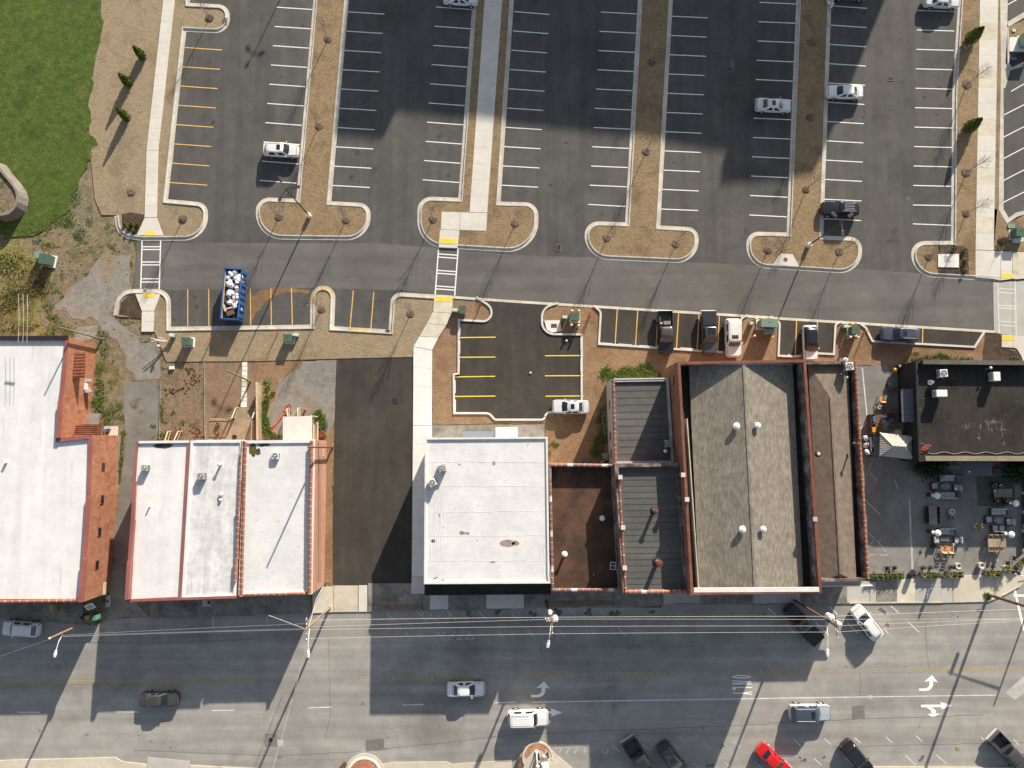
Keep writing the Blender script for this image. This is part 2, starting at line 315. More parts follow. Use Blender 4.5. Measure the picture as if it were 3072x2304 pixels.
M['rust'] = surf('rusty_steel', [(.12, .035, .018), (.22, .07, .035)], big=.8, mid=3, fine=14, amp=(0, .25, .15), bump=.1, rough=.6)
M['galv'] = plain('galvanised', (.42, .43, .44), rough=.4, metal=.5)
M['steel'] = plain('pale_steel', (.62, .63, .64), rough=.45, metal=.2)
M['white'] = plain('white_enamel', (.78, .78, .77), rough=.4)
M['acgrey'] = plain('ac_casing', (.42, .43, .42), rough=.5)
M['acfan'] = plain('fan_dark', (.05, .055, .06), rough=.5)
M['black'] = plain('black_metal', (.02, .02, .022), rough=.5)
M['bronze'] = plain('bronze_pole', (.055, .040, .035), rough=.5)
M['rubber'] = plain('tyre_rubber', (.02, .02, .02), rough=.85, spec=.2)
M['rim'] = plain('wheel_rim', (.5, .5, .5), rough=.35, metal=.6)
M['glass'] = plain('car_glass', (.014, .018, .022), rough=.06, spec=.8, coat=.6)
M['glass_g'] = plain('clear_car_glass', (.045, .055, .052), rough=.07, spec=.8, coat=.6)
M['lamp_r'] = plain('tail_lamp', (.45, .02, .02), rough=.2, coat=1)
M['lamp_w'] = plain('head_lamp', (.55, .56, .56), rough=.15, coat=1)
M['green_b'] = plain('utility_green', (.085, .15, .105), rough=.5)
M['green_p'] = plain('pale_utility_green', (.20, .30, .24), rough=.5)
M['mint'] = plain('pedestal_mint', (.52, .66, .57), rough=.5)
M['ylw'] = surf('bollard_yellow', [(.62, .30, .02), (.72, .38, .04)], big=2, mid=6, fine=20, amp=(0, .1, .1), bump=0, rough=.5)
M['orange'] = plain('safety_orange', (.75, .13, .05), rough=.6)
M['blue'] = surf('dumpster_blue', [(.03, .09, .27), (.045, .13, .34)], big=.8, mid=3, fine=14, amp=(0, .15, .1), bump=.05, rough=.45)
M['bag_w'] = plain('white_bag', (.72, .74, .77), rough=.35)
M['bag_k'] = plain('black_bag', (.03, .03, .035), rough=.3)
M['card'] = plain('cardboard', (.42, .28, .15), rough=.9)
M['cushion'] = plain('grey_cushion', (.42, .44, .47), rough=.9)
M['wicker'] = plain('dark_wicker', (.05, .045, .04), rough=.8)
M['stone'] = surf('stone_top', [(.22, .20, .19), (.28, .26, .245)], big=2, mid=6, fine=20, amp=(0, .1, .1), bump=.05)
M['gaz'] = surf('gazebo_roof', [(.36, .34, .30), (.47, .45, .41)], big=1, mid=3, fine=12, amp=(0, .1, .08), bump=0, rough=.5)
M['terra'] = plain('terracotta', (.34, .10, .045), rough=.7)
M['pot_w'] = plain('white_pot', (.62, .58, .53), rough=.6)
M['soil'] = plain('soil', (.06, .045, .035), rough=1)
M['darkturf'] = surf('patio_turf', [(.075, .105, .085), (.11, .14, .11)], big=.5, mid=2, fine=10, amp=(0, .15, .15), bump=.1)
M['navyb'] = plain('navy_bin', (.03, .04, .06), rough=.5)
M['skin'] = plain('skin', (.42, .25, .17), rough=.6)
M['denim'] = plain('dark_cloth', (.03, .032, .04), rough=.9)
M['shirt'] = plain('pale_blue_cloth', (.42, .50, .62), rough=.9)
M['redcloth'] = plain('red_cloth', (.22, .04, .035), rough=.9)
M['hair'] = plain('brown_hair', (.05, .03, .02), rough=.8)
M['pipe'] = plain('copper_hose', (.40, .10, .05), rough=.6)
M['bin_o'] = plain('amber_plastic', (.72, .33, .02), rough=.4)
M['bin_b'] = plain('blue_plastic', (.06, .16, .50), rough=.4)
M['bin_g'] = plain('teal_plastic', (.10, .28, .18), rough=.4)
M['newsbox'] = plain('newspaper_box_yellow', (.36, .33, .10), rough=.5)
M['paver'] = surf('brick_paver', [(.40, .17, .09), (.52, .26, .16)], big=1.2, mid=4, fine=16, amp=(0, .2, .15), bump=.1)
M['stain'] = surf('roof_stain', [(.24, .17, .14), (.40, .33, .29)], big=1.6, mid=4, fine=14, amp=(0, .3, .15), bump=0)
M['stain_k'] = surf('roof_puddle_stain', [(.03, .025, .018), (.14, .12, .08)], big=1.6, mid=4, fine=14, amp=(0, .3, .15), bump=0, rough=.5)
M['moss'] = surf('roof_moss', [(.06, .055, .012), (.13, .11, .03)], big=1.6, mid=4, fine=14, amp=(0, .3, .15), bump=.2)
M['oil'] = surf('oil_stain', [(.10, .098, .095), (.15, .147, .142)], big=1.6, mid=4, fine=14, amp=(0, .2, .15), bump=0)
M['patch'] = surf('patched_asphalt', [(.16, .156, .15), (.2, .195, .185)], big=.5, mid=2, fine=18, amp=(0, .1, .12), bump=.1)
M['patch_l'] = surf('patched_concrete', [(.42, .41, .39), (.5, .49, .46)], big=.5, mid=2, fine=18, amp=(0, .1, .08), bump=.1)
M['rustwash'] = surf('rust_wash', [(.17, .115, .065), (.26, .15, .07)], big=.5, mid=2, fine=10, amp=(0, .25, .15), bump=0)
def shingle(name, a, b_, sx, sy):
    m = bpy.data.materials.new(name); m.use_nodes = True; nt = m.node_tree; b = nt.nodes['Principled BSDF']; L = nt.links.new
    g = N(nt, 'ShaderNodeNewGeometry'); mp = N(nt, 'ShaderNodeMapping'); mp.inputs['Scale'].default_value = (sx, sy, 0); mp.inputs['Rotation'].default_value = (0, 0, R(-3)); L(g.outputs['Position'], mp.inputs[0])
    br = N(nt, 'ShaderNodeTexBrick'); br.inputs['Scale'].default_value = 1; br.inputs['Brick Width'].default_value = .62; br.inputs['Row Height'].default_value = .15; br.inputs['Mortar Size'].default_value = .012
    br.inputs['Color1'].default_value = (*a, 1); br.inputs['Color2'].default_value = (*b_, 1); br.inputs['Mortar'].default_value = (*[x * .55 for x in a], 1)
    rt = N(nt, 'ShaderNodeMapping'); rt.inputs['Rotation'].default_value = (0, 0, R(90)); L(mp.outputs[0], rt.inputs[0]); L(rt.outputs[0], br.inputs['Vector'])
    n = N(nt, 'ShaderNodeTexNoise'); n.inputs['Scale'].default_value = 1.2; n.inputs['Detail'].default_value = 5; L(g.outputs['Position'], n.inputs['Vector'])
    mr = N(nt, 'ShaderNodeMapRange'); mr.inputs['From Min'].default_value = .3; mr.inputs['From Max'].default_value = .7; mr.inputs['To Min'].default_value = .82; mr.inputs['To Max'].default_value = 1.18; L(n.outputs['Fac'], mr.inputs[0])
    vm = N(nt, 'ShaderNodeVectorMath', operation='SCALE'); L(br.outputs['Color'], vm.inputs[0]); L(mr.outputs[0], vm.inputs['Scale']); L(vm.outputs[0], b.inputs['Base Color'])
    bp = N(nt, 'ShaderNodeBump'); bp.inputs['Strength'].default_value = .5; bp.inputs['Distance'].default_value = .03; L(br.outputs['Fac'], bp.inputs['Height']); bp.invert = True; L(bp.outputs[0], b.inputs['Normal'])
    b.inputs['Roughness'].default_value = .9; return m
M['shingle'] = shingle('grey_shingle', (.205, .182, .15), (.30, .27, .225), 1.0, 1.0)
M['shingle_b'] = shingle('brown_shingle', (.175, .14, .11), (.235, .19, .152), 1.6, 1.6)
# ------------------------------------------------------------------ ground, car park, street
def pl(cr_pts): return [tuple(P(*p[:3]).xy) for p in cr_pts]
def sheet(name, pts, z, mat, kind='structure', parent=None, **k):
    if len(pts[0]) > 2: pts = pl(pts)
    return MB().sheet(pts, z).build(name, M[mat], parent, kind=kind if not parent else None, **k)
def ragged(pts, amp=.35, step=.9, seed=1):
    rnd = random.Random(seed)
    if len(pts[0]) > 2: pts = pl(pts)
    out = []
    for i in range(len(pts)):
        a = Vector(pts[i]); b = Vector(pts[(i + 1) % len(pts)]); n = max(1, int((b - a).length / step))
        for k in range(n):
            p = a.lerp(b, k / n); out.append((p.x + rnd.uniform(-amp, amp), p.y + rnd.uniform(-amp, amp)))
    return out
big = [(-700, -600), (700, -600), (700, 700), (-700, 700)]
sheet('ground', big, -.05, 'dirt')
lot_pl = [(0, 1640, -900), (30, 1900, -900), (31, 1950, 400), (31, 1948, 1200), (31, 0, 1075), (21, 0, 935), (11, 1700, 897), (11, 1150, 1230), (1, 1440, 1210), (1, 1130, 900), (1, 1170, 660), (1, 1185, 420), (0, 1500, 1400)]
lot = sheet('parking_lot', lot_pl, -.012, 'lot')
dr = sheet('access_drive', ragged([(1, 1182, 440), (11, 0, 440), (11, 1050, 440), (21, 0, 545), (21, 700, 565), (21, 2212, 640), (31, 700, 655), (31, 1300, 700), (31, 1945, 775), (31, 1950, 1195), (31, 0, 1075), (21, 0, 935), (11, 1700, 897), (11, 1250, 850), (11, 600, 830), (1, 1400, 850), (1, 1165, 840)], .06, 1.5), -.006, 'drive')
MARK = empty('painted_markings', kind='structure')
def strip(a, b, w, mat, z=.0, name='parking_line', parent=None):
    a = Vector(a[:2]); b = Vector(b[:2]); d = (b - a).normalized(); n = Vector((-d.y, d.x)) * w / 2
    return MB().sheet([a - n, b - n, b + n, a + n], z).build(name, M[mat], parent or MARK)
def stalls(cr, a0, a1, b0, b1, n, w, mat, z=.0, i0=0):
    for i in range(i0, n):
        t = i / (n - 1)
        strip(P(cr, a0[0] + (a1[0] - a0[0]) * t, a0[1] + (a1[1] - a0[1]) * t), P(cr, b0[0] + (b1[0] - b0[0]) * t, b0[1] + (b1[1] - b0[1]) * t), w, mat, z)
stalls(0, (1598, 410), (1463, 1576), (1918, 432), (1790, 1600), 8, .13, 'yellow_line')
stalls(10, (178, 62), (33, 1558), (487, 82), (350, 1583), 10, .12, 'white_line')
stalls(10, (797, 102), (662, 1602), (1110, 122), (984, 1620), 10, .12, 'white_line')
stalls(10, (1556, 60), (1440, 1553), (1864, 82), (1754, 1577), 10, .12, 'white_line')
stalls(20, (20, 100), (-92, 1600), (325, 125), (225, 1617), 10, .12, 'white_line')
stalls(20, (768, 104), (673, 1600), (1078, 120), (992, 1614), 10, .12, 'white_line')
strip(P(21, 660, 107), P(21, 982, 125), .12, 'white_line')
stalls(20, (1383, 140), (1300, 1636), (1691, 154), (1614, 1650), 10, .12, 'white_line')
strip(P(21, 1290, 147), P(21, 1607, 160), .12, 'white_line')
stalls(20, (2138, 20), (2066, 1521), (2455, 34), (2386, 1535), 10, .12, 'white_line')
strip(P(21, 2058, 30), P(31, 168, 45), .12, 'white_line'); strip(P(21, 2050, 198), P(31, 162, 215), .12, 'white_line')
stalls(30, (550, 50), (495, 1550), (858, 72), (813, 1567), 10, .12, 'white_line')
strip(P(31, 487, 62), P(31, 808, 77), .12, 'white_line'); strip(P(31, 482, 230), P(31, 804, 247), .12, 'white_line')
stalls(30, (1290, 90), (1255, 1602), (1612, 100), (1582, 1610), 10, .12, 'white_line')
strip(P(31, 1253, 112), P(31, 1580, 118), .12, 'white_line'); strip(P(31, 1252, 275), P(31, 1580, 288), .12, 'white_line')
for a, b in (((1, 1622, 842), (1, 1622, 1162)), ((1, 1803, 838), (1, 1805, 1160)), ((1, 2163, 835), (1, 2166, 1152)), ((11, 128, 832), (11, 133, 1150)), ((11, 306, 828), (11, 314, 1146)), ((11, 841, 852), (11, 813, 1168)), ((11, 1018, 862), (11, 992, 1180))):
    strip(P(*a), P(*b), .13, 'yellow_line', .0)
for cr, xs, rungs, y0, y1, x0, x1, dx in ((1, (1228, 1388), (473, 497, 605, 630, 750, 778), 418, 835, 1228, 1388, -12), (11, (1578, 1747), (538, 565, 680, 705, 815, 840), 478, 890, 1578, 1747, -30)):
    strip(P(cr, x0, y0), P(cr, x0 + dx, y1), .16, 'white_line', .002); strip(P(cr, x1, y0 + 4), P(cr, x1 + dx, y1 + 6), .16, 'white_line', .002)
    for y in rungs:
        t = (y - y0) / (y1 - y0); strip(P(cr, x0 + dx * t + 6, y - (3 if cr == 11 else 0)), P(cr, x1 + dx * t - 6, y + (8 if cr == 11 else 0)), .15, 'white_line', .006)
# drains and wear marks in the car park
def grate(name, c, w, h, rz, label, mat='bronze', cat='drain grate', round_=False):
    r = empty(name, c, rz, label=label, cat=cat)
    if round_:
        MB().lathe((0, 0, 0), [(w / 2, 0), (w / 2, .02), (w / 2 - .05, .025)], 20).build('frame', M['galv'], r)
        MB().lathe((0, 0, .02), [(w / 2 - .07, 0), (w / 2 - .09, .02)], 20).build('cover', M[mat], r)
    else:
        b = MB()
        for s in (-1, 1): b.box((s * w / 2, 0, .015), (.07, h, .03)); b.box((0, s * h / 2, .017), (w + .07, .07, .03))
        b.build('frame', M['patch'], r)
        b = MB(); n = 7
        for i in range(n): b.box(((i + .5) / n * w - w / 2, 0, .01), (w / n * .55, h - .08, .03))
        b.build('bars', M[mat], r)
    return r
grate('drain_grate', P(21, 403, 482), .55, .85, R(-3), 'rusty rectangular drain grate in the drive beside the fourth grassy island', 'rust')
grate('drain_grate', P(30, 1060, 680), .85, .6, R(-2), 'rectangular drain grate in the sunlit aisle of the easternmost parking bays')
grate('drain_grate', P(20, 1885, 597), .8, .55, R(-3), 'dark drain grate in the shaded aisle beside the silver sedan')
grate('manhole_cover', P(31, 152, 582, .14), .6, .6, 0, 'rusty round manhole cover on the trapezoid concrete pad', 'rust', 'manhole cover', True)
grate('manhole_cover', P(13, 127, 1415, .0), .75, .75, 0, 'round iron manhole cover in the street near the lower left', 'bronze', 'manhole cover', True)
grate('manhole_cover', P(33, 1640, 1482, .0), .6, .6, 0, 'round brass coloured manhole cover in the street near the lower right', 'newsbox', 'manhole cover', True)
grate('manhole_cover', P(31, 180, 1408, .0), .3, .3, 0, 'small green round cover in the parking stall left of the white crossover', 'mint', 'utility cover', True)
grate('manhole_cover', P(1, 1255, 843, .14), .5, .5, 0, 'round green cover set in the kerb at the lower left crosswalk', 'green_p', 'manhole cover', True)
grate('kerb_inlet', P(0, 1945, 175, .14), .55, .6, 0, 'rusty kerb inlet grate at the tip of the top left island', 'rust', 'inlet')
grate('kerb_inlet', P(11, 1138, 1205, .03), .5, .45, 0, 'rusty kerb inlet at the corner of the lower stalls beside the walkway', 'rust', 'inlet')
for i, (cr, x, y, w, h, mt) in enumerate(((20, 1905, 555, .35, .9, 'oil'), (11, 1437, 682, .18, .3, 'oil'), (11, 1503, 760, .18, .75, 'oil'), (31, 1213, 60, .35, .35, 'oil'), (12, 1200, 148, .45, .5, 'awning'))):
    c = P(cr, x, y); rn = random.Random(i)
    sheet('oil_stain', [(c.x + w * (1 + rn.uniform(-.3, .3)) * math.cos(a * .5), c.y + h * (1 + rn.uniform(-.3, .3)) * math.sin(a * .5)) for a in range(12)], .0 if cr != 12 else .006, mt)
rn = random.Random(21); mb = MB()
for cr, x0, y0, x1, y1, n in ((0, 1640, 450, 1850, 1600, 10), (10, 150, 100, 420, 1600, 16), (10, 760, 1250, 950, 1650, 6), (10, 830, 120, 1080, 1100, 10), (10, 1480, 120, 1780, 1600, 16), (20, 60, 120, 280, 1600, 16), (20, 720, 130, 1020, 1600, 16), (20, 1400, 160, 1640, 1600, 16), (30, 600, 100, 830, 1600, 12), (30, 1300, 120, 1560, 1600, 18), (1, 1500, 880, 1900, 1120, 8), (11, 700, 880, 1120, 1150, 6), (20, 300, 100, 700, 1650, 10), (30, 880, 100, 1250, 1650, 10)):
    for k in range(n):
        c = P(cr, rn.uniform(x0, x1), rn.uniform(y0, y1)); s = rn.uniform(.05, .22) * (1.8 if rn.random() < .15 else 1); e = rn.uniform(.6, 1.6)
        mb.sheet([(c.x + s * e * rn.uniform(.6, 1.2) * math.cos(a * .7), c.y + s * rn.uniform(.6, 1.2) * math.sin(a * .7)) for a in range(9)], -.0035 + k * .00012)
M['drip'] = surf('oil_drips', [(.045, .044, .043), (.075, .073, .07)], big=2, mid=5, fine=14, amp=(0, .3, .2), bump=0); mb.build('oil_drips', M['drip'], kind='stuff')
# rust-coloured run-off beside the dumpster
sheet('rust_stain', ragged([(1, 2150, 1155), (1, 2170, 900), (11, 60, 845), (11, 250, 822), (11, 470, 848), (11, 470, 880), (11, 250, 862), (11, 110, 925), (11, 0, 1050), (11, -30, 1100)], .12, .6), -.003, 'rustwash')

# islands: kerb with gutter round a raised turf bed
def kerb_run(root, line, side, gut=.42, kw=.17, hgt=.15, mat='kerb', step=2.95, rusty=None, closed=False):
    """line = outer (asphalt) edge; the bed lies on `side` of travel."""
    sg = 1 if side == 'L' else -1
    tot = gut + kw
    l0 = line; l1 = offset(line, sg * gut); l2 = offset(line, sg * (gut + .03)); l3 = offset(line, sg * tot)
    prof = [(l0, -.06), (l0, .006), (l1, .012), (l2, hgt), (l3, hgt), (l3, -.06)] if gut > 0 else [(l0, -.06), (l2, hgt), (l3, hgt), (l3, -.06)]
    for j, run in enumerate(resample(line, step)):
        vs = []; fs = []; m = len(prof)
        for idx in run:
            for ln, z in prof:
                x, y = lerp_line(ln, idx); vs.append((x, y, z))
        for i in range(len(run) - 1):
            for k in range(m):
                q = (i * m + k, i * m + (k + 1) % m, (i + 1) * m + (k + 1) % m, (i + 1) * m + k)
                fs.append(q if sg < 0 else q[::-1])
        fs.append(tuple(range(m)) if sg > 0 else tuple(range(m))[::-1])
        fs.append(tuple((len(run) - 1) * m + k for k in range(m))[::-1 if sg > 0 else 1])
        mt = M[mat]
        if rusty:
            c = Vector(lerp_line(line, run[len(run) // 2]))
            for (q, rad) in rusty:
                if (c - Vector(q)).length < rad: mt = M['kerb_r']
        MB().add(vs, fs).build('kerb_segment', mt, root)
    return l3
def island(outline, side, bed='dry2', close=None, z=.11, **k):
    r = empty('kerbed_island', kind='structure')
    line = plan(outline)
    inner = kerb_run(r, line, side, **k)
    pts = inner + (pl(close) if close else [])
    MB().sheet(pts, z).build('turf_bed', M[bed], r)
    return r
rust_pts = [((P(11, 575, 830)).xy, 2.2), ((P(11, 690, 930)).xy, 1.4), (P(11, 900, 1190).xy, 2.5)]
island([(0, 1642, -200), (0, 1642, 24), (0, 1985, 42, 1.7), (0, 1985, 292, 1.9), (0, 1609, 274), (1, 1452, 62), (1, 1797, 94, 1.6), (1, 1797, 419, 3.6), (1, 1240, 422), (1, 1010, 395, 2.5), (1, 988, 205)], 'R', 'dry', [(1, 880, 200), (1, 820, 60), (0, 780, 1300), (0, 760, 900), (0, 870, 300), (0, 880, -200)], z=.05)
island([(10, 506, -120), (11, 348, 57), (11, -2, 44, 1.8), (11, -2, 408, 3.9), (11, 990, 419, 3.9), (11, 990, 98, 1.6), (11, 651, 80), (10, 812, -120)], 'L')
isl_c = island([(10, 1880, -120), (11, 1748, 50), (11, 1395, 35, 1.9), (11, 1392, 472, 3.8), (21, 228, 534, 4.3), (21, 228, 92, 1.8), (11, 2114, 83), (20, 24, -120)], 'L')
island([(20, 1095, -120), (21, 977, 262), (21, 627, 250, 1.9), (21, 627, 578, 4.1), (21, 1612, 621, 4.0), (21, 1612, 308, 1.5), (21, 1282, 289), (20, 1396, -120)], 'L')
island([(30, 250, -120), (31, 161, 350), (21, 2025, 340, 1.7), (21, 2025, 650, 2.9), (31, 813, 713, 4.0), (31, 813, 392, 1.6), (31, 478, 376), (30, 552, -120)], 'L')
island([(30, 1652, -120), (30, 1592, 800), (31, 1581, 422), (31, 1237, 424, 1.9), (31, 1237, 728, 4.8), (31, 2010, 772)], 'L', 'dry2', [(31, 2010, 740), (31, 1945, 510), (30, 1990, 1659), (30, 2060, -120)])
south = [(1, 980, 1065), (1, 1010, 838, 3.3), (1, 1476, 838, 2.0), (1, 1478, 1164), (11, 467, 1146), (11, 472, 810, 1.65), (11, 690, 810, 1.65), (11, 676, 1160), (11, 1146, 1188), (11, 1168, 862, 1.4), (11, 1700, 895)]
island(south, 'R', 'dry', [(11, 1700, 960), (11, 1520, 1370), (11, 1362, 1425), (11, 700, 1440), (1, 2212, 1462), (1, 1440, 1468), (1, 1340, 1215), (1, 1225, 1090), (1, 1010, 1075)], rusty=rust_pts, z=.05)
# flush concrete band between the drive and the small lots
r = empty('concrete_band', kind='structure')
kerb_run(r, plan([(11, 1702, 897), (21, 0, 933), (21, 2212, 1072), (31, 0, 1075), (31, 1955, 1195)]), 'R', gut=0, kw=.36, hgt=.02, mat='conc_y', step=3.0)
# ground covers between the drive and the buildings
sheet('pine_straw_ground', ragged([(11, 1525, 960), (21, 0, 950), (31, 0, 1090), (31, 1880, 1215), (31, 1870, 1500), (31, 1300, 1510), (31, 760, 1495), (32, 700, 100), (22, 1400, 640), (22, 330, 700), (22, 280, 340), (12, 1525, 345), (11, 1525, 1360)], .1, 1.2), -.02, 'straw')
sheet('mulch_ground', ragged([(31, 1880, 1205), (31, 2015, 1235), (31, 2040, 1350), (31, 2150, 1370), (31, 2200, 1500), (31, 1850, 1500)], .1, 1), -.016, 'mulch')
sheet('pine_straw_ground', ragged([(12, 560, 300), (12, 672, 330), (12, 655, 1000), (12, 662, 1659), (13, 650, 60), (13, 520, 80), (12, 560, 1000)], .1, .8, 3), -.02, 'straw')
sheet('dirt_yard', ragged([(1, 1385, 1470), (1, 1765, 1470), (2, 1768, 500), (2, 1380, 500)], .08, 1.2, 4), -.018, 'rubble')
sheet('pine_straw_yard', ragged([(1, 1768, 1470), (11, 0, 1462), (11, 40, 1659), (12, 35, 500), (2, 1770, 500)], .08, 1.2, 5), -.017, 'straw2')
sheet('pine_straw_yard', ragged([(11, 0, 1462), (11, 420, 1455), (11, 400, 1500), (11, 200, 1620), (12, 170, 120), (12, 100, 200), (12, 0, 180)], .15, .8, 6), -.014, 'straw')
sheet('gravel_yard', ragged([(11, 200, 1480), (11, 695, 1440), (12, 685, 300), (12, 600, 470), (12, 0, 480), (12, 20, 200), (12, 180, 60)], .15, .9, 7), -.016, 'gravel')
sheet('gravel_track', ragged([(1, 900, 560), (1, 1100, 520), (1, 1160, 830), (1, 960, 1060), (1, 1150, 1250), (1, 1330, 1300), (1, 1380, 1480), (1, 1370, 1640), (1, 1150, 1640), (1, 1060, 1350), (1, 860, 1110), (1, 480, 1040), (1, 480, 950), (1, 700, 760)], .55, 1.0, 8), -.035, 'gravel')
sheet('old_asphalt_lane', ragged([(1, 1110, 1635), (1, 1390, 1650), (2, 1372, 430), (2, 1230, 520), (3, 1060, 330), (3, 930, 330), (2, 985, 1300), (2, 1090, 500), (2, 1062, 0)], .08, 1.2, 9), -.02, 'lane')
alley = [(11, 697, 1440), (11, 1362, 1424), (12, 1347, 1659), (13, 1340, 72), (13, 1290, 110), (13, 1230, 105), (13, 1200, 78), (13, 700, 92), (13, 672, 80), (12, 662, 1640), (12, 672, 900), (12, 680, 300), (12, 688, 0)]
sheet('alley_asphalt', ragged(alley, .04, 1.5, 10), .0, 'new')
lawn = [(0, 760, -200), (0, 870, 0), (0, 885, 300), (0, 800, 620), (0, 775, 900), (0, 770, 1130), (0, 830, 1250), (0, 720, 1500), (0, 640, 1659), (1, 620, 150), (1, 480, 240), (1, 380, 330), (1, 290, 380), (1, 180, 375), (1, 0, 365), (1, -400, 360), (0, -400, -200)]
LW = ragged(lawn, .35, .8, 11); sheet('lawn', LW, .056, 'lawn')
sheet('scrub_ground', ragged([(1, -300, 500), (1, 150, 420), (1, 330, 560), (1, 460, 740), (1, 440, 870), (1, 330, 1050), (1, 420, 1250), (1, -300, 1260)], .4, .9, 12), -.03, 'scrub')
for seg, mt in (([(1, 620, 150), (1, 480, 240), (1, 380, 330), (1, 290, 380), (1, 180, 375), (1, 0, 365), (1, -400, 360)], 'lawn'), ([(1, 880, 200), (1, 820, 60), (0, 780, 1300)], 'dry'), ([(1, 1440, 1468), (1, 1340, 1215), (1, 1225, 1090)], 'dry')):
    a = plan(seg); a = [tuple(q) for q in a]; b = [(x + random.uniform(-.2, .2), y + random.uniform(-.2, .2)) for x, y in offset(a, -1.4)]
    n = len(a); MB().add([(x, y, .054 if mt == 'lawn' else .048) for x, y in a] + [(x, y, -.05) for x, y in b], [(k, k + 1, n + k + 1, n + k) for k in range(n - 1)]).build('bank_edge', M[mt], kind='structure')
sheet('concrete_pad', ragged([(1, 650, 1190), (1, 700, 1160), (1, 853, 1152), (1, 830, 1230), (1, 770, 1290), (1, 620, 1280)], .05, 1, 13), -.015, 'conc_old')
def skirt(pts, z, mat, wd=1.6, z1=-.05):
    a = ccw(pts); b = offset(a, -wd, True); n = len(a)
    b = [(p[0] + random.uniform(-.3, .3), p[1] + random.uniform(-.3, .3)) for p in b]
    MB().add([(x, y, z) for x, y in a] + [(x, y, z1) for x, y in b], [(k, n + k, n + (k + 1) % n, (k + 1) % n) for k in range(n)]).build('bank_edge', M[mat], kind='structure')
def mulch_patch(pts, z=.125, mt='mulch', seed=1, name='mulch_bed', kind='stuff'): sheet(name, ragged(pts, .05, .5, seed), z, mt, kind)
mulch_patch(z=.062, pts=[(1, 1050, 190), (1, 1130, 178), (1, 1252, 195), (1, 1250, 230), (1, 1185, 365), (1, 1120, 350), (1, 1060, 280)], seed=2)
mulch_patch(z=.062, pts=[(1, 1030, 1060), (1, 1045, 960), (1, 1110, 895), (1, 1172, 885), (1, 1225, 1030), (1, 1226, 1085), (1, 1130, 1080)], seed=3)
mulch_patch([(31, 1465, 465), (31, 1690, 465), (31, 1725, 500), (31, 1728, 722), (31, 1465, 715)], seed=4)
mulch_patch([(30, 2068, 520), (30, 2212, 450), (30, 2300, 450), (30, 2300, 530), (30, 2110, 590)], z=.11, seed=5)

# small sunken lots with white kerbs
def lot_small(pts, z=.0, closed_from=None, kerb=None, hgt=.13):
    a = plan(pts); r = empty('small_lot', kind='structure')
    MB().sheet(a, z).build('asphalt_surface', M['new'], r)
    kerb_run(r, plan(kerb), 'R', gut=0, kw=.28, hgt=hgt, mat='kerb_w', step=3.0)
    return r
k1 = [(21, 400, 968), (21, 268, 1010, 1.6), (21, 268, 1218, 1.5), (21, 612, 1222), (22, 612, 252), (22, 300, 252, .7), (22, 288, 318, .6), (12, 2060, 318, .5), (12, 2010, 262, .8), (12, 1702, 262), (11, 1698, 1568), (11, 1740, 1560), (11, 1742, 1095), (11, 2025, 1112, 1.0), (11, 2025, 1000, 1.2), (11, 1900, 918)]
lot1 = lot_small(k1[::-1] + [], kerb=[(a if True else a) for a in k1])
k2 = [(21, 2040, 1075), (21, 1985, 1100, .5), (21, 1980, 1406), (21, 740, 1322), (21, 757, 1040, .6), (21, 700, 990)]
lot2 = lot_small(k2[::-1], kerb=k2)
k3 = [(31, 640, 1128), (31, 590, 1150, .5), (31, 576, 1412), (31, 430, 1405), (31, 230, 1432), (31, 78, 1425), (31, 90, 1130, .6), (31, 20, 1085)]
lot3 = lot_small(k3[::-1], kerb=k3)
k4 = [(31, 1878, 1208), (31, 1788, 1350), (31, 893, 1300, .4), (31, 835, 1180, .4), (31, 780, 1140)]
lot4 = lot_small(k4[::-1], kerb=k4)
for a, b in (((11, 1742, 1258), (11, 2070, 1254)), ((11, 1742, 1428), (11, 2068, 1426)), ((11, 1700, 1598), (11, 2066, 1592)), ((12, 1702, 108), (12, 2068, 104)), ((21, 285, 1415), (21, 616, 1413)), ((21, 285, 1588), (21, 616, 1587)), ((22, 290, 105), (22, 618, 103))):
    strip(P(*a), P(*b), .13, 'yellow_new', .006)
for a, b in (((21, 910, 1010), (21, 890, 1330)), ((21, 1087, 1020), (21, 1066, 1340)), ((21, 1262, 1032), (21, 1244, 1352)), ((21, 1440, 1042), (21, 1420, 1364)), ((21, 1617, 1053), (21, 1598, 1376)), ((21, 1792, 1065), (21, 1776, 1388)), ((31, 248, 1105), (31, 234, 1430)), ((31, 427, 1115), (31, 424, 1400)), ((31, 1338, 1172), (31, 1334, 1325))):
    strip(P(*a), P(*b), .13, 'yellow_line', .006)
def wheel_stop(a, b, label):
    a, b = P(*a), P(*b); d = b - a; L = d.length; r = math.atan2(d.y, d.x)
    o = MB(); h = .13
    o.add([(-L / 2, -.09, 0), (L / 2, -.09, 0), (L / 2, .09, 0), (-L / 2, .09, 0), (-L / 2 + .05, -.05, h), (L / 2 - .05, -.05, h), (L / 2 - .05, .05, h), (-L / 2 + .05, .05, h)], [(3, 2, 1, 0), (4, 5, 6, 7), (0, 1, 5, 4), (1, 2, 6, 5), (2, 3, 7, 6), (3, 0, 4, 7)])
    o = o.build('wheel_stop', M['kerb_w'], label=label, cat='wheel stop', group='concrete wheel stops in the small lots'); o.location = (a + b) / 2 + Vector((0, 0, .006)); o.rotation_euler = (0, 0, r)
ws = 'white wheel stop at '
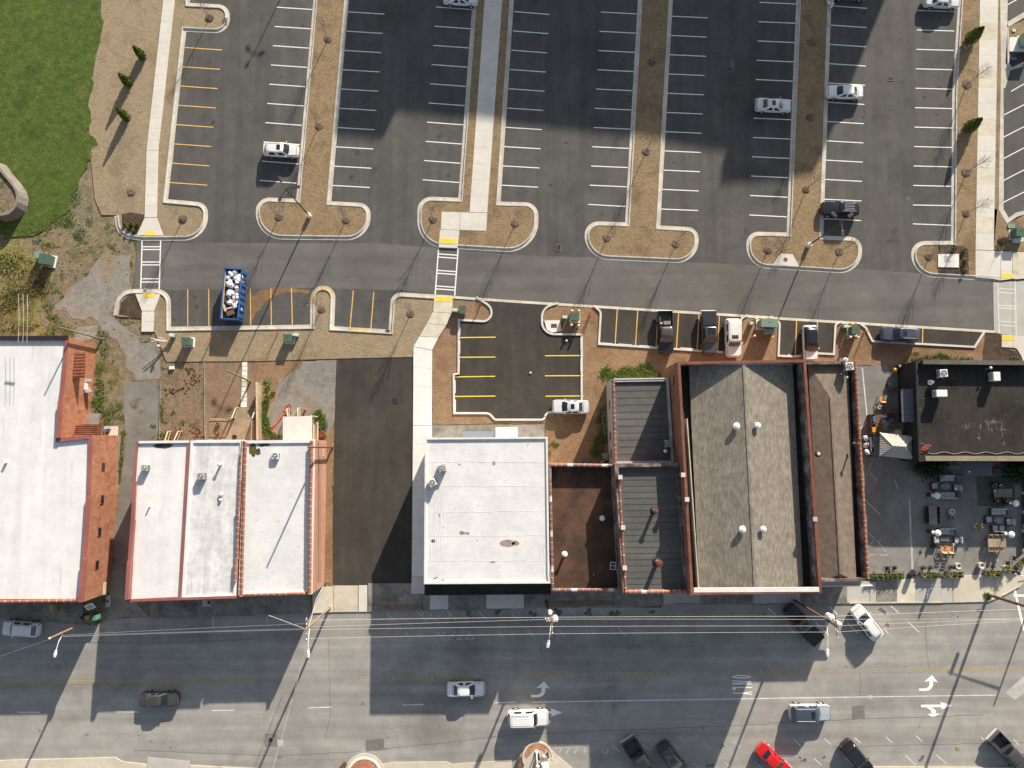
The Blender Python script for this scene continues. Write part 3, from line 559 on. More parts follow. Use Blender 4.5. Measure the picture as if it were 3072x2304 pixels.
for a, b, l in (((11, 1759, 1125), (11, 1759, 1240), 'the first stall on the left, below the planted tip'), ((11, 1759, 1285), (11, 1758, 1400), 'second left stall of the central small lot'),
    ((11, 1756, 1452), (11, 1753, 1568), 'the third stall down on the left, above the kerb jog'), ((11, 1719, 1628), (12, 1719, 80), 'the fourth stall down on the left, below the kerb jog'), ((12, 1721, 135), (12, 1721, 250), 'the lowest left stall of the central small lot'),
    ((21, 595, 1255), (21, 595, 1370), 'the top right stall of the central small lot'), ((21, 595, 1440), (21, 595, 1555), 'second right stall of the central small lot'), ((21, 597, 1612), (22, 597, 65), 'the right stall directly above the silver sunroof sedan'),
    ((21, 755, 1306), (21, 870, 1314), 'the leftmost stall of the angled truck row'), ((21, 920, 1316), (21, 1035, 1324), 'the second empty stall of the truck row'), ((21, 1098, 1329), (21, 1215, 1336), 'the stall left of the open-bed pickup'), ((21, 1452, 1349), (21, 1568, 1357), 'the stall between the two pickups')):
    wheel_stop(a, b, ws + l)

# walkways made of cast slabs
def slabs(root, la, lb, ra, rb, n, z=.135, mat='conc', cr=None, th=.1, gap=.018):
    """quads between a left rail la->lb and right rail ra->rb (plan points)"""
    la, lb, ra, rb = [P(*p).xy if len(p) == 3 else Vector(p) for p in (la, lb, ra, rb)]
    for i in range(n):
        L = (lb - la).length / n; g = gap / max(L, .1)
        t0, t1 = (i + g / 2 * 1.0) / n, (i + 1 - g / 2) / n
        q = [la.lerp(lb, t0), la.lerp(lb, t1), ra.lerp(rb, t1), ra.lerp(rb, t0)]
        MB().prism([tuple(a) for a in q], z - th, z).build('slab', M[mat] if isinstance(mat, str) else M[mat[i % len(mat)]], root)
def quad(root, pts, z=.135, mat='conc', th=.1, name='slab'):
    MB().prism(pl(pts), z - th, z).build(name, M[mat], root)
w = empty('left_walkway', kind='structure')
slabs(w, (0, 1424, -80), (0, 1270, 1300), (0, 1521, -80), (0, 1370, 1300), 15)
slabs(w, (0, 1270, 1302), (1, 1253, 222), (0, 1370, 1302), (1, 1357, 222), 6)
quad(w, [(1, 1253, 226), (1, 1357, 226), (1, 1412, 378), (1, 1187, 375)])
quad(w, [(1, 1254, 342), (1, 1353, 342), (1, 1352, 379), (1, 1253, 379)], .15, 'pad', .03, 'tactile_pad')
quad(w, [(1, 1175, 884), (1, 1392, 880), (1, 1336, 1028), (1, 1230, 1028)]); slabs(w, (1, 1230, 1032), (1, 1226, 1208), (1, 1335, 1032), (1, 1327, 1208), 2)
quad(w, [(1, 1240, 878), (1, 1338, 876), (1, 1339, 912), (1, 1240, 914)], .15, 'pad', .03, 'tactile_pad')
w = empty('central_walkway', kind='structure')
slabs(w, (10, 1982, -80), (11, 1846, 176), (10, 2134, -80), (11, 1998, 180), 14)
quad(w, [(11, 1605, 173), (11, 1761, 178), (11, 1760, 330), (11, 1598, 325)]); quad(w, [(11, 1764, 178), (11, 1843, 180), (11, 1998, 183), (11, 1990, 338), (11, 1764, 331)])
quad(w, [(11, 1590, 328), (11, 1758, 333), (11, 1742, 486), (11, 1580, 480)], .145, 'conc'); quad(w, [(11, 1592, 403), (11, 1740, 408), (11, 1736, 448), (11, 1589, 445)], .16, 'pad', .03, 'tactile_pad')
quad(w, [(11, 1540, 905), (11, 1700, 910), (11, 1697, 1048), (11, 1532, 1036)], .14, 'conc_y'); quad(w, [(11, 1548, 905), (11, 1698, 911), (11, 1695, 949), (11, 1547, 945)], .155, 'pad', .03, 'tactile_pad')
quad(w, [(11, 1530, 1039), (11, 1692, 1051), (11, 1645, 1150), (11, 1480, 1135)], .135, 'conc_y'); quad(w, [(11, 1478, 1138), (11, 1643, 1153), (11, 1578, 1255), (11, 1415, 1247)], .135, 'conc_y')
quad(w, [(11, 1413, 1250), (11, 1577, 1258), (11, 1522, 1366), (11, 1364, 1334)], .135, 'conc_w')
slabs(w, (11, 1362, 1338), (12, 1358, 358), (11, 1522, 1370), (12, 1520, 358), 4, mat='conc_w'); slabs(w, (12, 1358, 360), (12, 1347, 1659), (12, 1520, 360), (12, 1520, 1659), 8, mat='conc_w')
slabs(w, (12, 1347, 1659), (13, 1340, 152), (12, 1520, 1659), (13, 1520, 152), 1, mat='conc')
w = empty('east_walkway', kind='structure')
slabs(w, (30, 1828, -60), (31, 1788, 500), (30, 1985, -60), (31, 1944, 508), 16, mat=('conc', 'conc', 'conc_y'), th=.12)
quad(w, [(31, 1788, 506), (31, 2004, 515), (31, 2004, 765), (31, 1940, 752), (31, 1788, 738)]); quad(w, [(31, 2008, 515), (31, 2104, 518), (31, 2104, 752), (31, 2008, 765)]); quad(w, [(31, 2108, 518), (31, 2300, 525), (31, 2300, 740), (31, 2150, 755), (31, 2108, 752)], mat='conc_y')
quad(w, [(31, 2010, 708), (31, 2108, 708), (31, 2107, 745), (31, 2010, 745)], .15, 'pad', .03, 'tactile_pad')
w = empty('concrete_drive', kind='structure')
quad(w, [(31, 1945, 778), (31, 2112, 770), (31, 2114, 1236), (31, 2020, 1230), (31, 1952, 1215)], .01, 'conc_e'); quad(w, [(31, 2114, 770), (31, 2400, 745), (31, 2400, 1240), (31, 2117, 1236)], .01, 'conc_e')
quad(w, [(31, 2018, 1234), (31, 2118, 1238), (31, 2120, 1345), (31, 2018, 1340)], .03, 'conc_y'); quad(w, [(31, 2122, 1238), (31, 2400, 1242), (31, 2400, 1659), (31, 2215, 1500), (31, 2190, 1420), (31, 2150, 1355), (31, 2122, 1345)], .03, 'conc')
quad(w, [(31, 2020, 1240), (31, 2120, 1242), (31, 2118, 1284), (31, 2020, 1282)], .045, 'pad', .03, 'tactile_pad')
strip(P(31, 1985, 785), P(31, 1997, 1215), .14, 'worn_line', .014); strip(P(31, 2135, 760), P(31, 2145, 1235), .14, 'worn_line', .014)
for y in (835, 868, 980, 1003, 1118, 1152): strip(P(31, 1995, y), P(31, 2135, y + 8), .14, 'worn_line', .018)
for x, y in ((2118, 530), (2132, 530), (2146, 530), (2112, 680), (2126, 680), (2140, 680)): strip(P(31, x, y), P(31, x + 4, y + 30), .04, 'redcloth', .142, 'spray_mark')
# verge, kerb and street at the far right edge
quad(w, [(30, 2000, -80), (30, 2068, -80), (30, 2060, 330), (30, 2030, 760), (30, 2032, 1659), (31, 2030, 150), (31, 2090, 250), (31, 2060, 275), (31, 1985, 150), (30, 1990, 1659), (30, 2008, 600)], .12, 'kerb', .15, 'gutter')
sheet('side_street', [(30, 2062, -100), (30, 2900, -100), (31, 2900, 120), (31, 2212, 165), (31, 2140, 180), (31, 2080, 225), (31, 2030, 140), (30, 2030, 760)], .005, 'lot')
for a, b in (((30, 2058, 48), (30, 2170, -15)), ((30, 2100, 790), (30, 2212, 725)), ((30, 2040, 992), (30, 2212, 905)), ((30, 2035, 1185), (30, 2212, 1095)), ((30, 2032, 1372), (30, 2212, 1278)), ((30, 2030, 1562), (30, 2212, 1468)), ((31, 2028, 92), (31, 2212, 0))):
    strip(P(*a), P(*b), .12, 'white_line', .012)
quad(w, [(30, 2062, 195), (30, 2212, 105), (30, 2212, 155), (30, 2075, 235)], .12, 'kerb', .1, 'gutter')
quad(w, [(30, 2056, 560), (30, 2212, 500), (30, 2212, 570), (30, 2090, 610), (30, 2050, 760), (30, 2010, 760), (30, 2005, 560), (30, 2030, 480)], .03, 'kerb', .05, 'gutter')
quad(w, [(30, 2062, 240), (30, 2075, 240), (30, 2080, 570), (30, 2095, 590), (30, 2212, 535), (30, 2212, 552), (30, 2092, 604), (30, 2066, 575)], .13, 'kerb', .1, 'gutter')
quad(w, [(31, 2060, 275), (31, 2080, 225), (31, 2140, 180), (31, 2212, 165), (31, 2212, 195), (31, 2150, 215)], .125, 'kerb', .12, 'gutter')
sheet('turf_verge', ragged([(31, 1948, 150), (31, 1985, 152), (31, 2060, 278), (31, 2212, 200), (31, 2300, 200), (31, 2300, 520), (31, 1948, 508)], .03, 2), .11, 'dry2')
sheet('turf_verge', ragged([(30, 2080, 235), (30, 2300, 130), (30, 2300, 340), (30, 2080, 330)], .03, 2), .10, 'dry2')
quad(w, [(30, 2080, 328), (30, 2300, 325), (30, 2300, 452), (30, 2078, 448)], .16, 'conc_w', .15, 'pad_slab')
quad(w, [(31, 1462, 540), (31, 1642, 538), (31, 1642, 655), (31, 1463, 652)], .2, 'conc_w', .18, 'pad_slab')
MB().box((0, 0, 0), (.8, .8, .02)).build('access_cover', M['acgrey'], label='square grey access cover on the white pad near the right walkway', cat='cover').location = P(31, 1552, 580, .21)
quad(w, [(31, 30, 640), (31, 105, 535), (31, 208, 538), (31, 268, 648)], .14, 'conc', .1, 'pad_slab')
w = empty('concrete_inlet_pad', kind='structure')
quad(w, [(21, 280, 1112), (21, 415, 1110), (21, 425, 1200), (21, 345, 1216), (21, 300, 1190)], .15, 'conc_w', .1, 'slab')
MB().box((0, 0, 0), (.75, .5, .03)).build('inlet_cover', M['rust'], label='rusty inlet cover on the white pad beside the small lot entrance', cat='drain cover').location = P(21, 363, 1155, .165)
# stepping stones in the yard
for i, (x0, x1, y0, y1) in enumerate(((1092, 1150, 102, 142), (1094, 1151, 148, 198), (1090, 1150, 203, 258), (1090, 1148, 262, 318), (1088, 1145, 323, 378), (1087, 1143, 384, 438), (1085, 1143, 442, 498), (1079, 1146, 503, 543), (1077, 1145, 549, 617))):
    k = 580 / 2212.0
    q = [tuple(Q(440 + x * k, 1060 + y * k).xy) for x, y in ((x0, y0), (x1, y0), (x1, y1), (x0, y1))]
    MB().prism(q, -.05, .05).build('stepping_stone', M['conc_w' if i != 4 else 'conc_y'], label=('white square stepping stone nearest the drive', 'second white paver from the drive in the yard path', 'third white paver from the drive in the yard path', 'white paver crossed by the leaning pole', 'tan paver in the middle of the white yard path', 'white paver just below the tan paver', 'white paver two below the tan paver', 'slightly offset white paver, last but one before the stairs', 'largest white paver at the foot of the deck stairs')[i], cat='paver', group='stepping stones across the straw yard')
# landscape edging
def edging(a, b, mat='oldwood', w_=.12, h=.12, label='', name='timber_edging'):
    a, b = P(*a), P(*b)
    return MB().bar((a.x, a.y, h / 2 - .02), (b.x, b.y, h / 2 - .02), w_, h).build(name, M[mat], label=label, cat='edging')
edging((1, 1765, 1470), (2, 1768, 480), label='long weathered timber edging between the rubble yard and straw yard')
edging((2, 1385, 0), (2, 1380, 480), 'conc_old', label='low concrete edging between the old lane and the rubble yard', name='concrete_edging')

# ------------------------------------------------------------------ street
st_n = [(3, -300, 360), (3, 0, 362), (3, 420, 395), (3, 760, 428), (3, 830, 420), (3, 1000, 372), (3, 1280, 350), (3, 1310, 366), (3, 2212, 340), (13, 0, 335), (13, 500, 322), (13, 640, 312), (13, 985, 308), (13, 2212, 290), (23, 0, 280), (23, 1060, 270), (23, 1290, 275), (23, 1320, 230), (23, 2212, 250), (33, 0, 246), (33, 700, 238), (33, 1510, 232), (33, 1850, 222), (33, 1880, 225), (33, 2040, 160), (33, 2170, 90), (33, 2400, -150), (33, 3200, -150)]
st_s = [(33, 3200, 1700), (3, -300, 1700)]
sheet('far_ground', [(33, 3200, 1695), (3, -600, 1695), (3, -600, 4200), (33, 3200, 4200)], -.02, 'conc_e')
street = sheet('street', st_n + st_s, -.01, 'street')
# pavement north of the street
pn = empty('street_pavement', kind='structure')
def rowslab(ytop, ybot, xs, mats, z=.10):
    """xs: list of plan points [(cr,x)...]; ytop/ybot functions of source x"""
    for i in range(len(xs) - 1):
        a, b = xs[i] + .22, xs[i + 1] - .22
        q = [tuple(Q(a, ytop(a)).xy), tuple(Q(a, ybot(a)).xy), tuple(Q(b, ybot(b)).xy), tuple(Q(b, ytop(b)).xy)]
        MB().prism(q, z - .12, z).build('slab', M[mats[i % len(mats)]], pn)
kl = [(T[0], T[1]) for T in [(768 * (c[0] // 10) + c[1] * KT, 576 * 3 + c[2] * KT) for c in st_n]]
def kerby(x):
    for i in range(1, len(kl)):
        if x <= kl[i][0]: a, b = kl[i - 1], kl[i]; return a[1] + (b[1] - a[1]) * (x - a[0]) / max(b[0] - a[0], 1e-6) - .5
    return kl[-1][1]
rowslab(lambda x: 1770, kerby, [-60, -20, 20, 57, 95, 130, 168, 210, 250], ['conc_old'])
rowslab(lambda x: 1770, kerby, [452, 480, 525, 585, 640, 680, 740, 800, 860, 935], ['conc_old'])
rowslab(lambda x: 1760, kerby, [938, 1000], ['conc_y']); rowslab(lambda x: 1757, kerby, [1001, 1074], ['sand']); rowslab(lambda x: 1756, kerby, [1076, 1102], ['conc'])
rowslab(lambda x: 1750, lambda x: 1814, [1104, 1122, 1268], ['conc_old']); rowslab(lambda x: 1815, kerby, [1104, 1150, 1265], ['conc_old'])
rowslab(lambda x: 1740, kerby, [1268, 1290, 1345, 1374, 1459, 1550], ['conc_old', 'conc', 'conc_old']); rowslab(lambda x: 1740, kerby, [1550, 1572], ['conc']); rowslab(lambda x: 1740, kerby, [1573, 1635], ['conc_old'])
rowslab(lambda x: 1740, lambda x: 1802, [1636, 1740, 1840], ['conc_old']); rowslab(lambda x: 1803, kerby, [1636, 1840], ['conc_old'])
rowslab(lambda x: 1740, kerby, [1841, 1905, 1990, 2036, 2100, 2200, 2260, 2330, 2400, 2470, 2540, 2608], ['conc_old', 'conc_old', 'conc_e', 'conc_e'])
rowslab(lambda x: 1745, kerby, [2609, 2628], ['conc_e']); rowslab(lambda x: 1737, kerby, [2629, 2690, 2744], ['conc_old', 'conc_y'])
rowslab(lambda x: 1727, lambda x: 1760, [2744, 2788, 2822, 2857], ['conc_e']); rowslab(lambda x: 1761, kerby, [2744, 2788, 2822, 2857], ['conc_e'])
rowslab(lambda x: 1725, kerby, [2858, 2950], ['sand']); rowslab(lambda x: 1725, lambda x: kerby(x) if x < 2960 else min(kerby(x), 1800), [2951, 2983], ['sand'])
quad(pn, [(32, 1960, 1655), (32, 2212, 1520), (32, 2400, 1400), (33, 2400, -160), (33, 2172, 95), (33, 2040, 160), (33, 1960, 190)], .1, 'sand')
kr = empty('street_kerb', kind='structure')
kerb_run(kr, plan(st_n[1:4]), 'L', gut=0, kw=.16, hgt=.12, mat='conc_old'); kerb_run(kr, plan(st_n[6:8] + st_n[9:11]), 'L', gut=0, kw=.16, hgt=.12, mat='conc_old')
kerb_run(kr, plan(st_n[12:14]), 'L', gut=0, kw=.16, hgt=.12, mat='conc_old'); kerb_run(kr, plan([(23, 1400, 245)] + st_n[18:19] + st_n[19:21]), 'L', gut=0, kw=.16, hgt=.12, mat='conc_old')
kerb_run(kr, plan([(33, 700, 238), (33, 1510, 232), (33, 1522, 190)]), 'L', gut=0, kw=.18, hgt=.13, mat='sand')
kerb_run(kr, plan([(33, 1850, 150), (33, 1862, 200, .4), (33, 1885, 228, .4), (33, 2040, 165), (33, 2165, 95)]), 'L', gut=0, kw=.18, hgt=.14, mat='sand')
sheet('apron', ragged([(3, 950, 140), (3, 1085, 130), (3, 1285, 345), (3, 1000, 368), (3, 900, 400), (3, 950, 330)], .04, 1), .0, 'conc_old')
for nm, pts in (('moss_strip', [(13, 1065, 250), (13, 1430, 242), (13, 1432, 285), (13, 1070, 292)]), ('moss_strip', [(23, 285, 222), (23, 870, 205), (23, 870, 250), (23, 285, 264)])):
    sheet(nm, ragged(pts, .04, .7), .108, 'rubble')
# far side pavement along the bottom edge
ps = empty('far_pavement', kind='structure')
quad(ps, [(3, 0, 1590), (3, 1000, 1565), (3, 1060, 1600), (3, 1270, 1625), (3, 1270, 1800), (3, 0, 1800)], .11, 'sand'); quad(ps, [(3, 1275, 1565), (3, 1640, 1600), (3, 1640, 1800), (3, 1275, 1800)], .03, 'conc_e'); quad(ps, [(3, 1645, 1632), (3, 2212, 1660), (3, 2212, 1800), (3, 1645, 1800)], .11, 'sand')
quad(ps, [(13, 1085, 1625), (13, 1200, 1608), (13, 1640, 1602), (13, 1700, 1625), (13, 1900, 1610), (13, 2212, 1590), (13, 2212, 1800), (13, 1085, 1800)], .05, 'sand')
quad(ps, [(33, 880, 1645), (33, 2212, 1650), (33, 2212, 1800), (33, 880, 1800)], .11, 'sand')
# rounded bump-outs with brick pavers
def ring(c, r0, r1, a0, a1, z, th, mat, name, parent, n=14):
    v = []
    for i in range(n + 1):
        a = R(a0 + (a1 - a0) * i / n)
        for rr in (r0, r1): v += [(c.x + rr * math.cos(a), c.y + rr * math.sin(a), z), (c.x + rr * math.cos(a), c.y + rr * math.sin(a), z - th)]
    f = []
    for i in range(n):
        b = 4 * i; e = b + 4
        f += [(b, b + 2, e + 2, e), (b + 2, b + 3, e + 3, e + 2), (b + 1, b, e, e + 1)]
    return MB().add(v, f).build(name, M[mat], parent)
def brick_arc(c, r0, r1, a0, a1, z, parent):
    rows = int((r1 - r0) / .22); mt = None
    for j in range(rows):
        rr = r0 + (r1 - r0) * (j + .5) / rows; n = max(2, int(R(abs(a1 - a0)) * rr / .45))
        for i in range(n):
            a = R(a0 + (a1 - a0) * (i + .5 + .5 * (j % 2)) / (n + .5))
            if BR[0] is None: BR[0] = MB().box((0, 0, 0), (.43, (r1 - r0) / rows - .015, .06)).build('paver', M['paver'], parent); o = BR[0]
            else: o = inst(BR[0], 'paver', parent)
            o.location = (c.x + rr * math.cos(a), c.y + rr * math.sin(a), z + random.uniform(0, .008)); o.rotation_euler = (0, 0, a + math.pi / 2)
BR = [None]
bo = empty('pavement_bumpout', kind='structure')
c = Q(1613, 2272)
quad(bo, [(23, 100, 1659), (23, 105, 1540), (23, 240, 1440), (23, 300, 1470), (23, 520, 1659), (23, 560, 1800), (23, 100, 1800)], .10, 'sand')
ring(c, 1.75, 1.95, -8, 205, .15, .2, 'conc_y', 'kerb_arc', bo); brick_arc(c, 1.0, 1.74, 35, 180, .09, bo)
bo = empty('pavement_bumpout', kind='structure')
c = Q(1093, 2325)
MB().lathe((c.x, c.y, .02), [(2.6, 0), (2.6, .07)], 40).build('slab', M['sand'], bo)
ring(c, 1.95, 2.2, 10, 170, .15, .2, 'conc_w', 'kerb_arc', bo); brick_arc(c, 1.0, 1.93, 20, 160, .09, bo)
# markings on the street
def sl(a, b, w=.12, mat='worn_line', z=.0, name='road_line'): return strip(P(*a), P(*b), w, mat, z, name)
for dy in (0, 17):
    sl((3, 0, 906 + dy), (3, 2212, 902 + dy), .10, 'yellow_old', -.004); sl((13, 900, 878 + dy), (23, 0, 860 + dy), .10, 'yellow_old', -.004)
    sl((23, 0, 860 + dy), (23, 1400, 828 + dy), .10, 'yellow_old', -.004); sl((23, 1400, 828 + dy), (33, 0, 818 + dy), .10, 'yellow_old', -.004); sl((33, 0, 818 + dy), (33, 2300, 794 + dy), .10, 'yellow_old', -.004)
for a, b in (((3, 150, 1178), (3, 345, 1178)), ((3, 1000, 1175), (3, 1195, 1175)), ((3, 1830, 1163), (3, 2022, 1160)), ((13, 455, 1139), (13, 650, 1133)), ((13, 1265, 1115), (13, 1445, 1110)), ((13, 2052, 1095), (23, 35, 1091))): sl(a, b, .12, 'worn_line', -.004)
sl((23, 173, 1090), (23, 2212, 1058), .13, 'worn_line', -.004); sl((33, 0, 1057), (33, 1970, 1029), .11, 'worn_line', -.004)
sl((33, 2132, 120), (33, 2212, 470), .3, 'white_line', -.004); sl((33, 2120, 168), (33, 2300, 170), .3, 'white_line', -.0)
for (cr, x, y) in ((23, 380, 860), (23, 625, 853), (23, 993, 845), (23, 1378, 839), (23, 1568, 836), (23, 1873, 832), (23, 2147, 829), (33, 293, 825), (33, 620, 821), (33, 922, 818), (33, 1223, 812), (33, 1583, 806), (33, 1935, 803), (13, 1187, 886), (13, 1524, 880), (13, 1912, 874), (13, 2195, 870)):
    for dy in (-9, 9):
        p = P(cr, x, y + dy); o = MB().box((0, 0, .012), (.2, .1, .035)).build('lane_reflector', M['patch_l'], MARK); o.location = (p.x, p.y, -.006)
def shape(cr, pts, mat='white_line', z=-.003, name='lane_arrow'): MB().sheet(pl([(cr, x, y) for x, y in pts]), z).build(name, M[mat], MARK)
def turn_arrow(cr, x, y, s=1.0, mat='white_line'):
    arc = [(x + 40 * s + 0, y + 138 * s)]
    o = [(x, y + 138 * s), (x, y + 116 * s), (x + 50 * s, y + 116 * s)]
    o += [(x + 50 * s + 40 * s * math.sin(a), y + 76 * s + 40 * s * math.cos(a)) for a in [R(q) for q in (15, 30, 45, 60, 75, 90)]]
    o += [(x + 90 * s, y + 54 * s), (x + 45 * s, y + 58 * s), (x + 112 * s, y), (x + 163 * s, y + 65 * s), (x + 122 * s, y + 54 * s)]
    o += [(x + 60 * s + 63 * s * math.sin(a), y + 76 * s + 62 * s * math.cos(a)) for a in [R(q) for q in (90, 75, 60, 45, 30, 15, 0)]]
    shape(cr, o, mat)
turn_arrow(23, 165, 910, 1.0, 'white_line'); turn_arrow(33, 1305, 855, 1.0)
shape(23, [(230, 1167), (345, 1167), (333, 1143), (435, 1180), (335, 1217), (347, 1190), (230, 1190)], 'white_line'); shape(23, [(340, 1242), (325, 1280), (285, 1308), (262, 1290)], 'white_line')
shape(33, [(1322, 1112), (1497, 1110), (1487, 1087), (1592, 1120), (1493, 1156), (1500, 1134), (1322, 1135)]); shape(33, [(1365, 1136), (1415, 1134), (1450, 1160), (1455, 1190), (1495, 1185), (1440, 1215), (1408, 1215), (1373, 1190), (1412, 1192), (1405, 1160)], z=.001)
def stroke(pts, w): shape(23, pts, 'worn_line', name='road_letter')
# ONLY, read by drivers heading right
v = []; n = 20
for i in range(n + 1):
    a = 2 * math.pi * i / n; v.append((1984 + 83 * math.cos(a), 871 + 15 * math.sin(a)))
inn = [(1984 + 66 * math.cos(2 * math.pi * i / n), 871 + 6 * math.sin(2 * math.pi * i / n)) for i in range(n + 1)]
mb = MB()
for i in range(n): mb.sheet(pl([(23, *v[i]), (23, *v[i + 1]), (23, *inn[i + 1]), (23, *inn[i])]), -.003)
mb.build('road_letter', M['white_line'], MARK)
mb = MB()
for q in ([(1902, 904), (2068, 908), (2068, 916), (1902, 912)], [(1903, 929), (2070, 929), (2070, 937), (1903, 937)], [(2068, 912), (2068, 919), (1903, 935), (1903, 928)]): mb.sheet(pl([(23, *p) for p in q]), -.003 + .001 * len(mb.f))
mb.build('road_letter', M['white_line'], MARK)
mb = MB().sheet(pl([(23, 1907, 957), (23, 2077, 959), (23, 2077, 968), (23, 1907, 966)]), -.003).sheet(pl([(23, 1907, 966), (23, 1932, 966), (23, 1932, 987), (23, 1907, 985)]), -.003); mb.build('road_letter', M['white_line'], MARK)
mb = MB()
for i, q in enumerate(([(1908, 1008), (1990, 1008), (1990, 1018), (1908, 1017)], [(1990, 1006), (2077, 998), (2077, 1006), (1990, 1016)], [(1990, 1010), (2077, 1018), (2077, 1028), (1990, 1020)])): mb.sheet(pl([(23, *p) for p in q]), -.003 + .001 * i)
mb.build('road_letter', M['white_line'], MARK)
for cr, L in ((3, [(97, 345, 97, 430)] if 0 else [(1842, 360, 1842, 448)]), (13, [(97, 345, 97, 430), (1130, 322, 1195, 388), (1385, 305, 1475, 388), (1452, 315, 1425, 345), (1520, 322, 1480, 385), (1625, 300, 1545, 392), (1647, 300, 1735, 385), (1680, 335, 1640, 380), (1920, 303, 1995, 378), (1290, 487, 1350, 552), (1555, 480, 1635, 557), (1635, 553, 1710, 550), (1730, 549, 1785, 546), (1810, 544, 1888, 545), (1638, 480, 1605, 510), (1725, 480, 1652, 550), (1795, 475, 1740, 545), (1822, 473, 1888, 545), (1843, 500, 1815, 540), (2080, 468, 2147, 538)]),
    (23, [(0, 328, 42, 378), (218, 283, 290, 350), (490, 280, 555, 348), (750, 278, 795, 328), (132, 465, 200, 533), (395, 458, 462, 527), (675, 468, 730, 523), (915, 448, 990, 522), (362, 1488, 610, 1472), (612, 1470, 645, 1508), (430, 1488, 405, 1530), (500, 1482, 468, 1535), (572, 1480, 535, 1535), (640, 1500, 620, 1530), (865, 1462, 930, 1522), (1128, 1450, 1188, 1508), (1388, 1442, 1445, 1497), (1650, 1435, 1712, 1492), (1912, 1428, 1972, 1482), (2175, 1422, 2225, 1475), (1570, 1615, 1620, 1659), (1832, 1608, 1890, 1655), (2097, 1605, 2155, 1659)]),
    (33, [(0, 278, 65, 335), (530, 265, 600, 328), (1060, 258, 1130, 318), (150, 415, 238, 500), (415, 405, 512, 500), (687, 405, 777, 498), (1000, 455, 1042, 497), (1212, 397, 1308, 487), (0, 1450, 22, 1475), (225, 1412, 282, 1467), (488, 1405, 545, 1455), (748, 1395, 802, 1445), (1018, 1388, 1072, 1440), (1280, 1380, 1332, 1432), (1840, 1392, 1890, 1440), (2122, 1412, 2170, 1460), (142, 1590, 210, 1655), (398, 1577, 465, 1637), (662, 1567, 742, 1640), (1187, 1550, 1278, 1632), (1452, 1543, 1545, 1622)])):
    for (x0, y0, x1, y1) in L: sl((cr, x0, y0), (cr, x1, y1), .11, 'faint_line' if cr in (13, 23) else 'worn_line', -.002, 'stall_tick')
for cr, x, y, col in ((13, 1418, 508, 'faint_line'), (23, 805, 1508, 'faint_line')):
    c0 = P(cr, x, y); ring(c0, .28, .38, 150, 400, -.001, .003, col, 'wheelchair_symbol', MARK)
# patches and stains on the street
for nm, mt, pts in (('asphalt_patch', 'patch', [(13, 75, 1362), (13, 182, 1362), (13, 182, 1475), (13, 75, 1475)]), ('asphalt_patch', 'patch_l', [(13, 185, 1418), (13, 237, 1412), (13, 235, 1470), (13, 187, 1470)]), ('asphalt_patch', 'patch', [(33, 725, 1125), (33, 835, 1118), (33, 835, 1235), (33, 725, 1245)]), ('asphalt_patch', 'patch_l', [(33, 2055, 1005), (33, 2212, 860), (33, 2400, 700), (33, 2400, 900), (33, 2130, 1070)]), ('asphalt_patch', 'patch_l', [(33, 865, 1030), (33, 900, 1030), (33, 900, 1065), (33, 870, 1065)]), ('asphalt_patch', 'patch', [(13, 950, 1415), (13, 1105, 1405), (13, 1105, 1480), (13, 1150, 1500), (13, 950, 1515)])):
    sheet(nm, ragged(pts, .04, .5), -.008 + .0005, mt)
rn = random.Random(4)
for cr, x, y, s in [(33, 970, 290, .5), (33, 1005, 320, .3), (33, 1040, 430, .3), (33, 1580, 352, .25), (33, 1640, 350, .2), (33, 1820, 300, .35), (23, 640, 320, .55), (23, 860, 330, .5), (23, 930, 320, .5), (23, 1210, 310, .5), (23, 160, 320, .6), (23, 405, 315, .6), (13, 1830, 330, .5), (13, 2080, 320, .6), (23, 1825, 1470, .3), (33, 1330, 1580, .4), (33, 290, 1600, .4), (33, 490, 1570, .3), (3, 1200, 1380, .15), (3, 1198, 1405, .18), (3, 1305, 1432, .2), (3, 1470, 1482, .2), (3, 1303, 1500, .16), (13, 1140, 1395, .18), (13, 1215, 1425, .12), (13, 1420, 1418, .14), (13, 1478, 1440, .12), (13, 1513, 1437, .12), (13, 1762, 1415, .14), (13, 1762, 1440, .12), (23, 1700, 1640, .5), (23, 1290, 620, .1), (33, 880, 1045, .2), (33, 1310, 1300, .2)]:
    c0 = P(cr, x, y)
    for j in range(3 if s > .25 else 1):
        cx, cy = c0.x + rn.uniform(-s, s) * (j > 0), c0.y + rn.uniform(-s, s) * (j > 0); s2 = s * rn.uniform(.35, .7)
        sheet('oil_stain', [(cx + s2 * rn.uniform(.7, 1.2) * math.cos(a * .524), cy + s2 * rn.uniform(.6, 1.2) * math.sin(a * .524)) for a in range(12)], -.0072 + j * .0003, 'oil')
def crack(pts, w=.05):
    q = [Vector(P(*p).xy) for p in pts]; mb = MB(); out = []
    for i in range(len(q) - 1):
        n = max(1, int((q[i + 1] - q[i]).length / .6))
        out += [q[i].lerp(q[i + 1], k / n) + Vector((rn.uniform(-.05, .05), rn.uniform(-.05, .05))) for k in range(n)]
    out.append(q[-1]); a = offset([tuple(p) for p in out], w / 2); b = offset([tuple(p) for p in out], -w / 2)
    v = []; f = []
    for i in range(len(out)): v += [(a[i][0], a[i][1], -.0055), (b[i][0], b[i][1], -.0055)]
    for i in range(len(out) - 1): f.append((2 * i, 2 * i + 1, 2 * i + 3, 2 * i + 2))
    mb.add(v, f).build('asphalt_crack', M['oil'], kind='structure')
